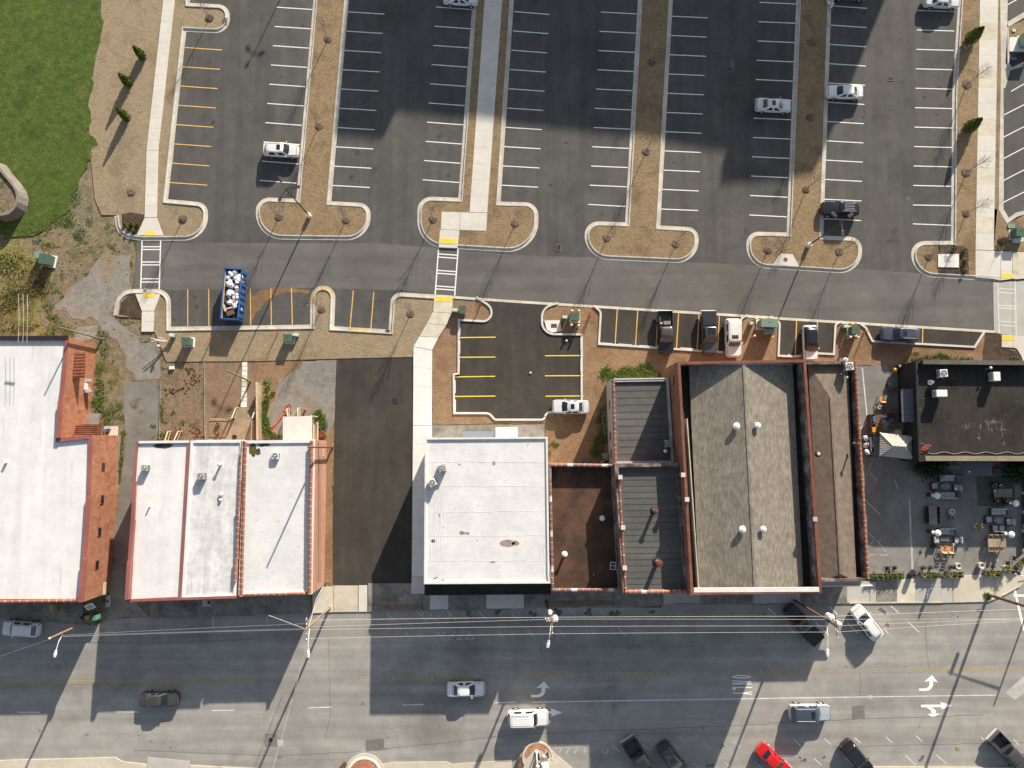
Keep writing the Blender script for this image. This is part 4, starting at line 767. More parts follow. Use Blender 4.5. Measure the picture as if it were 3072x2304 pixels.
for c_ in ([(20, 540, -20), (20, 520, 500), (20, 480, 900), (20, 455, 1659), (21, 410, 300), (21, 400, 560)], [(20, 800, 0), (20, 770, 700), (20, 720, 1400), (21, 700, 240)], [(20, 280, 100), (20, 260, 700), (20, 230, 1000)], [(11, 680, 450), (11, 1000, 440), (11, 1380, 460)], [(21, 260, 530), (21, 700, 565)], [(3, 1160, 1505), (13, 0, 1548), (13, 200, 1555), (13, 900, 1515)], [(13, 1120, 1492), (13, 1650, 1440), (23, 0, 1372), (23, 600, 1345), (23, 2212, 1282)], [(3, 0, 570), (3, 900, 575), (3, 1400, 580), (3, 2212, 545)], [(33, 840, 1235), (33, 1860, 1200)], [(33, 560, 1475), (33, 2212, 1440)], [(33, 0, 1275), (33, 720, 1240)], [(13, 630, 560), (13, 640, 1200), (13, 600, 1400)], [(23, 250, 560), (23, 255, 690)], [(23, 870, 800), (23, 895, 1050), (23, 850, 1280)], [(33, 1360, 420), (33, 1375, 660), (33, 1400, 850)], [(33, 800, 790), (33, 800, 1040)]): crack(c_)
# ------------------------------------------------------------------ buildings
def wb(mb, name, mat, root, **k):
    o = mb.build(name, M[mat], root, **k); o.location = -root.location; return o
def poly(pts, h):
    out = []
    for p in pts:
        q = Q(p[0], p[1], h) if len(p) == 2 else P(*p, h)
        out.append((q.x, q.y))
    return out
def shell(root, outer, h, pd=.4, pw=.3, wall='brick', cap=None, roof='roof_w', z0=-.05, deck=True, inner=None):
    o = ccw(outer); i = offset(o, pw, True); n = len(o)
    v = [(x, y, z0) for x, y in o] + [(x, y, h) for x, y in o]; f = [(k, (k + 1) % n, n + (k + 1) % n, n + k) for k in range(n)]
    wb(MB().add(v, f), 'wall', wall, root)
    oo = offset(o, -.03, True)
    d0 = pd if not inner else .12
    if inner: wb(MB().add([(x, y, h - .1) for x, y in i] + [(x, y, h - pd - .05) for x, y in i], [(k, (k + 1) % n, n + (k + 1) % n, n + k) for k in range(n)]), 'parapet_lining', inner, root)
    v = [(x, y, h - .1) for x, y in oo] + [(x, y, h + .02) for x, y in oo] + [(x, y, h + .02) for x, y in i] + [(x, y, h - d0 - .05 * (not inner)) for x, y in i]
    f = []
    for a in range(3): f += [(a * n + k, a * n + (k + 1) % n, (a + 1) * n + (k + 1) % n, (a + 1) * n + k) for k in range(n)]
    wb(MB().add(v, f), 'parapet', cap or wall, root)
    if deck: wb(MB().sheet(i, h - pd), 'roof', roof, root)
    return o, i
def bld(name, label, cat, outer, h, **k):
    cx = sum(p[0] for p in outer) / len(outer); cy = sum(p[1] for p in outer) / len(outer)
    r = empty(name, (cx, cy, 0), label=label, cat=cat)
    o, i = shell(r, outer, h, **k); return r, o, i
TILE = {}
def coping(root, a, b, z, pitch=.66, r=.19, mat='tile_o', z_off=0, alt=None):
    a = Vector(a[:2]); b = Vector(b[:2]); d = b - a; n = max(1, round(d.length / pitch)); pt = d.length / n; ang = math.atan2(d.y, d.x)
    mats = [mat] + (alt or [])
    for k in range(n):
        mt = mats[0] if k % 3 or len(mats) == 1 else mats[(k // 3) % len(mats)]
        key = (mt, round(r, 3))
        if key not in TILE:
            mb = MB(); v = []; f = []; prof = [(-.5, r), (.38, r * .94), (.38, r * 1.14), (.5, r * 1.14)]; m = 7
            for x, rr in prof:
                for q in range(m):
                    t = math.pi * q / (m - 1); v.append((x * .98, rr * math.cos(t), rr * .8 * math.sin(t)))
            for s in range(len(prof) - 1):
                for q in range(m - 1): f.append((s * m + q, (s + 1) * m + q, (s + 1) * m + q + 1, s * m + q + 1))
            f += [tuple(range(m)), tuple(range(len(prof) * m - 1, (len(prof) - 1) * m - 1, -1))]
            o = mb.add(v, f).build('coping_tile', M[mt], root, smooth=False); TILE[key] = o; o.data.materials.append(M['tile_f'])
            for pi in range(2 * (m - 1) - (m - 1), 3 * (m - 1)): o.data.polygons[pi].material_index = 1
        else: o = inst(TILE[key], 'coping_tile', root)
        p = a + d * ((k + .5) / n)
        o.location = Vector((p.x, p.y, z + z_off)) - root.location; o.rotation_euler = (0, 0, ang); o.scale = (pt, 1, 1)
def flatcap(root, a, b, z, w, mat, L=3.0, th=.06, name='coping_cap'):
    a = Vector(a[:2]); b = Vector(b[:2]); n = max(1, round((b - a).length / L))
    for k in range(n):
        p, q = a.lerp(b, k / n), a.lerp(b, (k + 1) / n); g = (q - p).normalized() * .008
        wb(MB().bar((p.x + g.x, p.y + g.y, z), (q.x - g.x, q.y - g.y, z), w, th), name, mat, root)
# --- long brick building on the left
h = 5.9
pts = poly([(1, -1500, 1258), (1, 592, 1254), (1, 555, 1659), (2, 535, 150), (2, 512, 470), (2, 795, 440), (2, 780, 975), (2, 738, 1500), (3, 708, 228), (3, -1500, 235)], h)
bL, o, i = bld('brick_building', 'long red brick building with white roof and red coping at the left edge', 'building', pts, h, pd=.25, pw=.40, wall='brick', cap='coping_red', roof='roof_w')
for (a, b, hh) in (((2, 515, 150), (2, 500, 465), .28), ((2, 760, 975), (2, 725, 1510), .22), ((2, 722, 1512), (3, 690, 225), .45)):
    p, q = P(*a, h + hh), P(*b, h + hh); wb(MB().bar((p.x, p.y, h + hh / 2), (q.x, q.y, h + hh / 2), .5, hh), 'parapet_step', 'coping_red', bL)
p, q = P(3, -10, 222, h), P(3, 690, 212, h); coping(bL, p, q, h + .02, .9, .16, 'tile_o', alt=['tile_p'])
p, q = P(1, -1000, 1262, h), P(1, 590, 1258, h); wb(MB().bar((p.x, p.y, h + .04), (q.x, q.y, h + .04), .46, .05), 'back_gutter', 'black', bL)
def wall_window(root, pos, w, hgt, normal='x', label=None):
    """pos on the wall plane (world)"""
    d = (.05, w, hgt) if normal == 'x' else (w, .05, hgt)
    f = wb(MB().box(pos, (d[0] + .03, d[1] + .16, d[2] + .16) if normal == 'x' else (d[0] + .16, d[1] + .03, d[2] + .16)), 'window', 'brick_old', root)
    off = (.035, 0, 0) if normal == 'x' else (0, .035 if normal == 'y' else -.035, 0)
    pane = MB().box((pos[0] + off[0], pos[1] + off[1], pos[2]), d).build('pane', M['glass'], f)
    return f
ex = [Vector(q) for q in pts]
def on_edge(a, b, ycoord, z):    # point on wall a-b with given y
    t = (ycoord - a.y) / (b.y - a.y); return (a.x + (b.x - a.x) * t + .02, ycoord, z)
for (cr, x, y) in ((2, 880, 715), (2, 872, 995)):
    q = P(cr, x, y, 3.4); wall_window(bL, on_edge(ex[5], ex[6], q.y, 3.4), .95, .6)
for (cr, x, y) in ((2, 860, 1275), (2, 848, 1560)):
    q = P(cr, x, y, 3.4); wall_window(bL, on_edge(ex[6], ex[7], q.y, 3.4), .95, .6)
q1 = P(2, 765, 980, 5.6); q2 = P(3, 750, 40, 5.6)
for k in range(3):
    pass
e = on_edge(ex[7], ex[8], P(3, 895, 110, 1.6).y, 1.4); wb(MB().box((e[0] + .08, e[1], 1.4), (.12, 1.5, .6)), 'signboard', 'lumber', bL)
e1 = on_edge(ex[5], ex[6], P(2, 775, 1000, 5.6).y, 5.6)
# rusty awnings
def awning(a, b, c_, d_, za, zb, label, n=8):
    A, B, C_, D_ = P(*a, za), P(*b, zb), P(*c_, zb), P(*d_, za)
    r = empty('metal_awning', A.lerp(C_, .5), label=label, cat='awning')
    for k in range(n):
        t0, t1 = (k + .03) / n, (k + .97) / n
        v = [A.lerp(D_, t0), B.lerp(C_, t0), B.lerp(C_, t1), A.lerp(D_, t1)]; m0 = A.lerp(D_, (t0 + t1) / 2) + Vector((0, 0, .05)); m1 = B.lerp(C_, (t0 + t1) / 2) + Vector((0, 0, .05))
        mb = MB().add([v[0], v[1], m1, m0, v[3], v[2]], [(0, 1, 2, 3), (3, 2, 5, 4)])
        mb.add([q - Vector((0, 0, .04)) for q in v], [(3, 2, 1, 0)]); wb(mb, 'panel', 'rust', r)
    for P0 in (B, C_): wb(MB().bar((P0.x, P0.y, zb - .03), (A.x, P0.y, zb - .6), .04), 'bracket', 'black', r)
    return r
awning((1, 650, 1388), (1, 738, 1385), (1, 733, 1600), (1, 632, 1605), 4.5, 4.1, 'rust coloured corrugated awning on the brick east wall, far left')
awning((2, 655, 355), (2, 882, 350), (2, 872, 438), (2, 640, 440), 3.6, 3.3, 'flat rust coloured door canopy in the corner of the long brick building', n=5)
r = empty('electric_meter_bank', P(2, 770, 30, 1.6), label='bank of pale electric meters with orange tags on the brick wall', cat='meters')
for k, (y, x) in enumerate(((-30, 775), (5, 765), (35, 765), (62, 780))):
    q = P(2, x, y, 1.5); wb(MB().box((q.x - .25, q.y, 1.5), (.5, .42, .7)), 'meter_box', 'acgrey' if k in (0, 3) else 'white', r); wb(MB().box((q.x + .12, q.y, 1.5), (.16, .1, .25)), 'tag', 'orange' if k in (1, 2) else 'steel', r)
r = empty('entrance_steps', P(2, 815, 300, 0), label='weathered concrete steps below the rust canopy', cat='steps')
for k in range(6): q = P(2, 822, 262 + k * 16, 0); wb(MB().box((q.x, q.y, .6 - k * .0 - .08 * (5 - k)), (1.5, .26, .16)), 'step', 'conc_old', r)
r = empty('concrete_landing', P(2, 955, 405, 0), label='small pale concrete landing with stored items beside the rust canopy', cat='landing')
wb(MB().box(P(2, 960, 405, .1), (1.7, 1.2, .2)), 'slab', 'conc_y', r)
for k, (x, y, mt) in enumerate(((920, 378, 'steel'), (945, 378, 'acgrey'), (915, 402, 'bin_b'), (925, 425, 'black'))): wb(MB().box(P(2, x, y, .35), (.35, .3, .3)), 'stored_box', mt, r)
wb(MB().prism(pl([(2, 1015, 450), (2, 1050, 450), (2, 1000, 1100), (2, 985, 1180), (2, 985, 1000)]), -.05, .1), 'plinth', 'conc_old', bL)
# --- the row of three
h = 5.8
A = poly([(2, 1175, 497), (2, 1640, 492), (3, 1563, 200), (3, 1083, 222), (2, 1100, 1540), (2, 1128, 1180), (2, 1150, 840)], h)
bA, oA, iA = bld('shop_building', 'leftmost of three white roofed shops, edged with red coping', 'building', A, h, pd=.14, pw=.28, wall='brick', cap='coping_red', roof='roof_w')
for a, b, hh in (((2, 1160, 840), (2, 1145, 1175), .25), ((2, 1143, 1180), (2, 1118, 1530), .45), ((2, 1112, 1535), (3, 1092, 205), .7)):
    p, q = P(*a, h + hh), P(*b, h + hh); wb(MB().bar((p.x, p.y, h + hh / 2), (q.x, q.y, h + hh / 2), .42, hh), 'parapet_step', 'coping_red', bA)
B = poly([(2, 1650, 490), (2, 2095, 488), (3, 2035, 185), (3, 1570, 202)], h)
bB, oB, iB = bld('shop_building', 'middle white roofed shop between red coping and orange tile coping', 'building', B, h, pd=.14, pw=.28, wall='brick', cap='roof_w', roof='roof_w3')
p, q = P(3, 1083, 212, h), P(3, 2045, 180, h); flatcap(bB, p, q, h + .06, .3, 'coping_red', L=50)
h = 5.6
C_ = poly([(2, 2108, 490), (12, 507, 483), (12, 500, 1000), (13, 484, 155), (3, 2062, 178)], h)
bC, oC, iC = bld('shop_building', 'right hand white roofed shop with orange tile coping and salmon side wall', 'building', C_, h, pd=.14, pw=.34, wall='salmon', cap='roof_w', roof='roof_w2')
coping(bC, P(2, 2122, 500, h), P(3, 2085, 175, h), h, .72, .2, 'tile_o', z_off=.02)
for a, b in ((P(12, 488, 490, h), P(12, 477, 1000, h)), (P(12, 476, 1005, h), P(13, 470, 150, h))): wb(MB().bar((a.x, a.y, h + .2), (b.x, b.y, h + .2), .3, .38), 'parapet_upstand', 'salmon', bC); coping(bC, a, b, h + .38, .72, .2, 'tile_o', z_off=.02)
coping(bC, P(3, 2060, 165, h), P(13, 475, 150, h), h, .7, .18, 'tile_o', z_off=.02)
for k, (y0, y1) in enumerate(((495, 610), (615, 830), (835, 1080), (1085, 1510), (1515, 1700))):   # stepped dark tile runs
    xx = (2092, 2078, 2072, 2055, 2038)[k]; a = P(2, xx, y0, h + .1 + .1 * k); b = P(2, xx - 8, y1, h + .1 + .1 * k)
    wb(MB().bar((a.x, a.y, h + .1 * k), (b.x, b.y, h + .1 * k), .25, .25), 'parapet_step', 'brick', bB); coping(bB, a, b, h + .12 + .1 * k, .72, .16, 'tile_p')
for (a, b, mt) in (((12, 515, 500), (13, 515, 60), 'black'), ((12, 527, 620), (13, 528, 60), 'black')):
    p, q = P(*a, 4.6), P(*b, 4.6); wb(MB().bar((p.x + .25, p.y, 4.2), (q.x + .25, q.y, 4.2), .04), 'wall_cable', mt, bC)
for (x, y) in ((575, 510), (578, 570), (578, 592), (578, 615)): wb(MB().box(P(12, x, y, 1.6), (.3, .22, .3)), 'meter', 'steel', bC)
wb(MB().tube([P(12, 590, 640, .6), P(12, 575, 655, 1.2), P(12, 590, 730, .8)], .09), 'gas_pipe', 'steel', bC)
def gutter(a, b, z, mat, label):
    a, b = P(*a, z), P(*b, z); MB().bar(a, b, .14, .12).build('roof_gutter', M[mat], label=label, cat='gutter')
gutter((2, 1222, 497), (2, 1640, 491), 5.75, 'galv', 'grey gutter along the back edge of the leftmost shop')
gutter((2, 1695, 488), (2, 2120, 486), 5.75, 'white', 'white gutter along the back edge of the middle shop')
p, q = P(2, 1200, 503, 5.8), P(2, 1636, 498, 5.8); wb(MB().bar((p.x, p.y, 5.84), (q.x, q.y, 5.84), .3, .04), 'edge_strip', 'roof_w', bA)
# canopy behind the right hand shop
q = poly([(12, 232, 283), (12, 480, 275), (12, 484, 480), (12, 232, 485)], 3.2)
r = empty('porch_canopy', (q[0][0] + 1.9, q[0][1] - 1.5, 0), label='square white porch roof behind the right hand shop', cat='porch roof')
wb(MB().prism(q, 3.02, 3.2), 'roof', 'wall_w', r)
for p in q: wb(MB().bar((p[0] * .98 + q[0][0] * .02, p[1], 0), (p[0] * .98 + q[0][0] * .02, p[1], 3.0), .14), 'post', 'lumber', r)
# --- white roofed block in the middle
h = 6.9
D = poly([(12, 1462, 466), (22, 306, 458), (22, 322, 1659), (23, 332, 62), (13, 1453, 68)], h)
bD, oD, iD = bld('commercial_building', 'large square white roofed building with stains and black front awning', 'building', D, h, pd=.16, pw=.2, wall='wall_w', cap='wall_w', roof='roof_w2')
for (cr, x, y, w, hh, mt) in ((12, 2172, 1375, .85, .5, 'stain'), (22, 30, 1375, .5, .3, 'stain'), (12, 1780, 1287, .4, .25, 'stain'), (12, 1828, 1292, .25, .18, 'stain'), (12, 1532, 1357, .28, .22, 'stain_k'), (12, 2055, 685, .22, .28, 'stain'), (12, 1582, 1135, .12, .22, 'stain'), (12, 2045, 1540, .3, .12, 'stain'), (12, 1757, 695, .12, .12, 'stain')):
    c = P(cr, x, y, h - .15); rr = random.Random(x); wb(MB().sheet([(c.x + w * rr.uniform(.75, 1.15) * math.cos(a * .42), c.y + hh * rr.uniform(.75, 1.15) * math.sin(a * .42)) for a in range(15)], h - .155), 'water_stain', mt, bD)
for (a, b) in (((12, 1480, 1110), (22, 300, 1095)), ((12, 1480, 1530), (22, 300, 1525)), ((12, 1480, 885), (22, 290, 885)), ((12, 1480, 1310), (22, 300, 1308)), ((12, 1480, 672), (22, 280, 676))):   # welded roof seams
    pa, pb = P(*a, h - .15), P(*b, h - .15); n = 14; pp = [pa.lerp(pb, t / n) + Vector((0, random.uniform(-.05, .05), .0)) for t in range(n + 1)]
    wb(MB().tube(pp, .010, 4), 'roof_seam', 'roof_w', bD)
for k in range(9):
    x = 1500 + 15 * k + random.uniform(-5, 5); pp = [P(12, x + random.uniform(-6, 6), 900 + t * 90, h - .15) for t in range(8)]; wb(MB().tube(pp, .018, 5), 'membrane_wrinkle', 'roof_w', bD)
for k in range(6):
    x = 230 + 14 * k; pp = [P(22, x + t * 8 + random.uniform(-6, 6), 1380 + t * 60, h - .15) for t in range(6)]; wb(MB().tube(pp, .02, 5), 'membrane_wrinkle', 'roof_w', bD)
q = poly([(13, 1455, 80), (23, 338, 72), (23, 338, 158), (13, 1455, 168)], 3.3)
r = empty('front_awning', (0, q[0][1], 0), label='long flat black awning along the street side of the white roofed block', cat='awning'); wb(MB().prism([(a[0], a[1] + (.9 if j < 2 else 0)) for j, a in enumerate(q)], 3.0, 3.3), 'roof', 'awning', r)
for t in (.05, .35, .65, .95): p = Vector(q[3]).lerp(Vector(q[2]), t); wb(MB().bar((p.x, p.y + .1, 0), (p.x, p.y + .1, 3.0), .1), 'post', 'black', r)
sheet('concrete_apron', ragged([(12, 1522, 360), (12, 2212, 352), (22, 280, 350), (22, 282, 700), (12, 1522, 700)], .02, 2), -.004, 'conc_old')
r = empty('loading_canopy', P(12, 2140, 415, 0), label='small pale roofed canopy behind the white roofed block', cat='canopy')
wb(MB().prism(poly([(12, 2070, 372), (22, 48, 370), (22, 48, 475), (12, 2070, 475)], 2.8), 2.65, 2.8), 'roof', 'conc', r); wb(MB().bar(P(12, 2085, 385, 0), P(12, 2085, 385, 2.65), .1), 'post', 'steel', r)
M['ramp_g'] = plain('ramp_grey', (.22, .26, .30), rough=.5)
r = empty('metal_ramp', P(12, 1925, 430, 0), label='grey ribbed metal ramp behind the white roofed block', cat='ramp')
for k in range(18): q = P(12, 1792 + k * 15.5, 432, .5 + k * .02); wb(MB().box(q, (.2, .75, .06)), 'tread', 'ramp_g', r)
# --- brown roofed shop
h = 5.9
E_ = poly([(22, 318, 688), (22, 880, 693), (23, 945, 140), (23, 342, 140)], h)
bE, oE, iE = bld('shop_building', 'sunken brown roofed shop with purple tile coping, beside the white roofed block', 'building', E_, h, pd=.95, pw=.3, wall='brick_old', cap='tarry', roof='roof_brown')
coping(bE, P(22, 330, 700, h), P(22, 880, 705, h), h, .7, .2, 'tile_p', alt=['tile_w']); coping(bE, P(22, 330, 820, h), P(23, 352, 120, h), h, .7, .16, 'tile_p', alt=['tile_w'])
coping(bE, P(23, 360, 122, h), P(23, 935, 118, h), h, .75, .19, 'tile_p', alt=['tile_w'])
# --- grey roofed shop, street half (higher) and back half (lower)
h = 7.9
F = poly([(22, 890, 690), (22, 1440, 684), (23, 1530, 150), (23, 962, 150)], h)
bF, oF, iF = bld('shop_building', 'grey roofed shop facing the street, two flues on its roof, beside the tall gabled building', 'building', F, h, pd=.45, pw=.4, wall='brick_old', cap='tarry', roof='roof_grey')
coping(bF, P(22, 925, 830, h), P(23, 980, 110, h), h, 1.3, .13, 'tile_o', z_off=.03); coping(bF, P(23, 975, 138, h), P(23, 1500, 136, h), h, .62, .24, 'tile_o', alt=['tile_w', 'tile_o'])
h = 5.4
F2 = poly([(1835.7, 1138.8), (2005.7, 1136), (22, 1400, 684), (22, 885, 690)], h)
bF2, o2, i2 = bld('rear_extension', 'low grey roofed rear extension with stucco wall and purple tile edge', 'building', F2, h, pd=.2, pw=.3, wall='stucco', cap='stucco', roof='roof_grey')
coping(bF2, Q(1839.5, 1139, h), P(22, 893, 686, h), h, .63, .2, 'tile_p'); a = Q(1842, 1137.5, h); b = Q(2004, 1135, h); wb(MB().bar(a, b, .16, .16), 'gutter', 'steel', bF2)
for y in (180, 450, 605): q = P(22, 845, y, 2.9); wall_window(bF2, (F2[0][0] + (F2[3][0] - F2[0][0]) * ((q.y - F2[0][1]) / (F2[3][1] - F2[0][1])) - .03, q.y, 2.9), .95 if y != 450 else .95, .8)
for k, y in enumerate((40, 60, 80, 100, 125)): wb(MB().box(P(22, 826 + k, y, 1.2), (.22, .3, .45)), 'meter', 'steel', bF2)
for k in range(20):
    y = 722 + k * 53; 
    if k < 17 or 1: a, b = P(22, 950 + (k * 53) * .05, y, 7.46), P(22, 1440 + (k * 53) * .082, y - 4, 7.46); wb(MB().bar((a.x, a.y, 7.46), (b.x, b.y, 7.46), .032, .03), 'roof_seam', 'lot', bF)
for k in range(11): a, b = Q(1850 + k * .9, 1152 + k * 21, 5.21), Q(2001 + k * 1.6, 1150 + k * 21, 5.21); wb(MB().bar((a.x, a.y, 5.21), (b.x, b.y, 5.21), .032, .03), 'roof_seam', 'lot', bF2)
# --- tall gabled building
h = 9.8
G_ = poly([(2033, 1086), (2417, 1079), (33, 464, 142), (23, 1547, 162)], h)
bG, oG, iG = bld('gabled_building', 'tallest building of the block, grey shingled gable roof inside rust red parapets', 'building', G_, h, pd=2.2, pw=.30, wall='brick_old', cap='coping_rust', roof='awning', inner='tarry')
def V(cr, x, y, z): return P(cr, x, y, z)
er, ee = 9.72, 8.15
Wn, Ws = V(21, 1528, 1495, ee), V(23, 1618, 112, ee); Rn, Rs = V(21, 2003, 1490, er), V(23, 2102, 112, er); En, Es = V(31, 212, 1490, ee), V(33, 305, 108, ee)
for nm, q in (('roof_slope', (Wn, Ws, Rs, Rn)), ('roof_slope', (Rn, Rs, Es, En))):
    wb(MB().add(list(q) + [p - Vector((0, 0, .12)) for p in q], [(0, 1, 2, 3), (7, 6, 5, 4), (0, 4, 5, 1), (1, 5, 6, 2), (2, 6, 7, 3), (3, 7, 4, 0)]), nm, 'shingle', bG)
wb(MB().bar(Rn, Rs, .3, .05), 'ridge_cap', 'shingle', bG)
wb(MB().add([Ws, Es, Rs] + [p - Vector((0, .25, 0)) for p in (Ws, Es, Rs)], [(0, 1, 2), (5, 4, 3), (0, 3, 4, 1), (1, 4, 5, 2), (2, 5, 3, 0)]), 'gable_wall', 'wall_w', bG)
wb(MB().add([Wn, Rn, En, Wn + Vector((0, .2, 0)), Rn + Vector((0, .2, 0)), En + Vector((0, .2, 0))], [(0, 1, 2), (3, 5, 4), (0, 3, 4, 1), (1, 4, 5, 2)]), 'gable_wall', 'wall_w', bG)
a, b = V(22, 1478, 0, 8.6), V(23, 1598, 100, 8.6); wb(MB().bar(V(22, 1500, 300, 8.9), V(23, 1600, 100, 8.9), .10, 1.5), 'parapet_lining', 'conc_y', bG)
a, b = V(23, 1550, 118, h), V(33, 440, 112, h); wb(MB().bar((a.x + .3, a.y - .05, h - .06), (b.x, b.y - .05, h - .02), .5, .16), 'front_flashing', 'wall_w', bG)
q = P(21, 1415, 1580, 7.6); wall_window(bG, (G_[0][0] - .03, q.y - .6, 6.7), .9, 1.6)
for (cr, x, y, lb) in ((22, 1480, 785, 'white square chimney cap on the rust parapet, upper of two'), (22, 1513, 998, 'white square chimney cap on the rust parapet, lower of two'), (22, 936, 805, 'weathered white chimney top on the parapet beside the brown roof'), (22, 960, 1240, 'broken chimney top on the parapet beside the grey roof'), (22, 975, 1590, 'small pale chimney top near the street end of the grey roof'), (32, 408, 1168, 'grey square chimney cap between the gabled roof and the brown shingle roof')):
    hh = 10.1 if x > 1400 or cr == 32 else 8.3; c = P(cr, x, y, hh); r = empty('chimney', (c.x, c.y, hh - 1.2), label=lb, cat='chimney')
    wb(MB().box((c.x, c.y, hh - .65), (.4, .4, 1.1)), 'stack', 'brick_old', r); wb(MB().box((c.x, c.y, hh - .03), (.5, .5, .12)), 'cap', 'pot_w' if cr != 32 else 'acgrey', r)
# --- brown shingled building
h = 5.3
H_ = poly([(31, 205, 1468), (31, 762, 1466), (33, 868, 42), (33, 332, 48)], h)
bH, oH, iH = bld('shingled_building', 'narrow building with brown shingled hip roof and red tile coping', 'building', H_, h, pd=1.2, pw=.3, wall='brick_old', cap='tarry', roof='awning')
coping(bH, P(31, 752, 1480, h), P(33, 862, 20, h), h, .62, .2, 'tile_o', alt=['tile_p'])
er, ee = 5.45, 4.6
Wn, Ws, En, Es = V(31, 345, 1478, ee), V(33, 452, 50, ee), V(31, 690, 1478, ee), V(33, 765, 48, ee); Rn, Rs = V(32, 540, 122, er), V(32, 625, 1640, er)
for q in ((Wn, Ws, Rs, Rn), (Rn, Rs, Es, En), (Wn, Rn, En), (Rs, Ws, Es)):
    n = len(q); vv = list(q) + [p - Vector((0, 0, .12)) for p in q]
    wb(MB().add(vv, [tuple(range(n)), tuple(range(2 * n - 1, n - 1, -1))] + [(k, n + k, n + (k + 1) % n, (k + 1) % n) for k in range(n)]), 'roof_slope', 'shingle_b', bH)
wb(MB().bar(Rn, Rs, .22, .04), 'ridge_cap', 'shingle_b', bH)
q = poly([(33, 453, 45), (33, 858, 38), (33, 903, 82), (33, 453, 88)], 3.9); wb(MB().prism(q, 3.7, 3.9), 'front_canopy', 'acgrey', bH); a, b = Vector(q[3]), Vector(q[2]); wb(MB().bar((a.x, a.y, 3.92), (b.x, b.y, 3.92), .12, .12), 'canopy_trim', 'white', bH)
# --- black building
h = 4.3
I_ = poly([(2747, 1084), (3500, 1086), (3500, 1384), (2757, 1384)], h)
bI, oI, iI = bld('black_building', 'black painted building with tarred flat roof beside the patio', 'building', I_, h, pd=.5, pw=.25, wall='wall_k', cap='wall_k', roof='roof_black')
M['fascia'] = surf('olive_fascia', [(.22, .19, .13), (.30, .26, .18)], big=.6, mid=2, fine=12, amp=(0, .12, .1), bump=.1)
M['fascia_k'] = surf('dark_coping', [(.10, .092, .078), (.14, .13, .11)], big=.6, mid=2, fine=12, amp=(0, .12, .1), bump=.1)
flatcap(bI, Q(2762, 1087, h), Q(3300, 1092, h), h + .3, .55, 'fascia_k', L=4, th=.5); flatcap(bI, Q(2775, 1375, h), Q(3300, 1376, h), h + .05, .62, 'fascia', L=2.2, th=.12)
pp = [Q(2785 + t * 9, 1359 + 3 * math.sin(t * .9), h - .45) for t in range(40)]; wb(MB().tube(pp, .03, 5), 'roof_cable', 'galv', bI)
pp = [Q(2763 + 8 * math.cos(t * .8) + t * .9, 1356 - t * .8 + 4 * math.sin(t * .8), h - .42 + .01 * t) for t in range(26)]; MB().tube(pp, .035, 5).build('extension_cable', M['orange'], label='tangled orange cable on the corner of the black roof', cat='cable')
for k, (cx, cy, sx, sy) in enumerate(((2935, 1275, 1.6, .35), (2990, 1290, 1.3, .3), (2960, 1262, 1.0, .18), (2985, 1268, .9, .15), (2940, 1300, .2, 1.1), (3010, 1305, .12, 1.4), (2900, 1280, .5, .12), (2763, 1300, .35, 1.3), (2765, 1240, .3, .6), (2770, 1180, .3, .9), (2770, 1340, .4, .7))):
    c = Q(cx, cy, h - .49); rr = random.Random(k); 
    for j in range(7 if k < 7 else 3):
        dx, dy = rr.uniform(-sx, sx), rr.uniform(-sy, sy); l = rr.uniform(.1, .45); v_ = rr.random() < .6
        a = [(c.x + dx + (l * .12 if v_ else l) * rr.uniform(.6, 1.1) * math.cos(t * .7), c.y + dy + (l if v_ else l * .14) * rr.uniform(.6, 1.1) * math.sin(t * .7)) for t in range(9)]
        wb(MB().sheet(a, h - .495 + .0006 * (j + k)), 'scuff_mark', 'patch', bI)
# lean-to on its west wall
q = poly([(2540 + 695 * .2405, 1060 + 442 * .2405), (2540 + 835 * .2405, 1060 + 440 * .2405), (2540 + 850 * .2405, 1060 + 858 * .2405), (2540 + 712 * .2405, 1060 + 858 * .2405)], 3.6)
M['leanto'] = plain('slate_panel', (.10, .115, .145), rough=.6)
r = empty('lean_to_roof', (q[0][0] + .7, q[0][1] - 3, 0), label='slate blue lean-to roof on the west wall of the black building', cat='lean-to')
a = [(*p, 3.2 + (.3 if j in (1, 2) else 0)) for j, p in enumerate(q)]
for k in range(5):
    t0, t1 = k / 5 + .004, (k + 1) / 5 - .004; A0, A1 = Vector(a[0]), Vector(a[3]); B0, B1 = Vector(a[1]), Vector(a[2])
    v = [A0.lerp(A1, t0), A0.lerp(A1, t1), B0.lerp(B1, t1), B0.lerp(B1, t0)]; wb(MB().add(v + [x - Vector((0, 0, .06)) for x in v], [(3, 2, 1, 0), (4, 5, 6, 7), (0, 1, 5, 4), (1, 2, 6, 5), (2, 3, 7, 6), (3, 0, 4, 7)]), 'panel', 'leanto', r)
for p in (a[0], a[3]): wb(MB().bar((p[0] + .1, p[1], 0), (p[0] + .1, p[1], 3.5), .12), 'post', 'black', r)
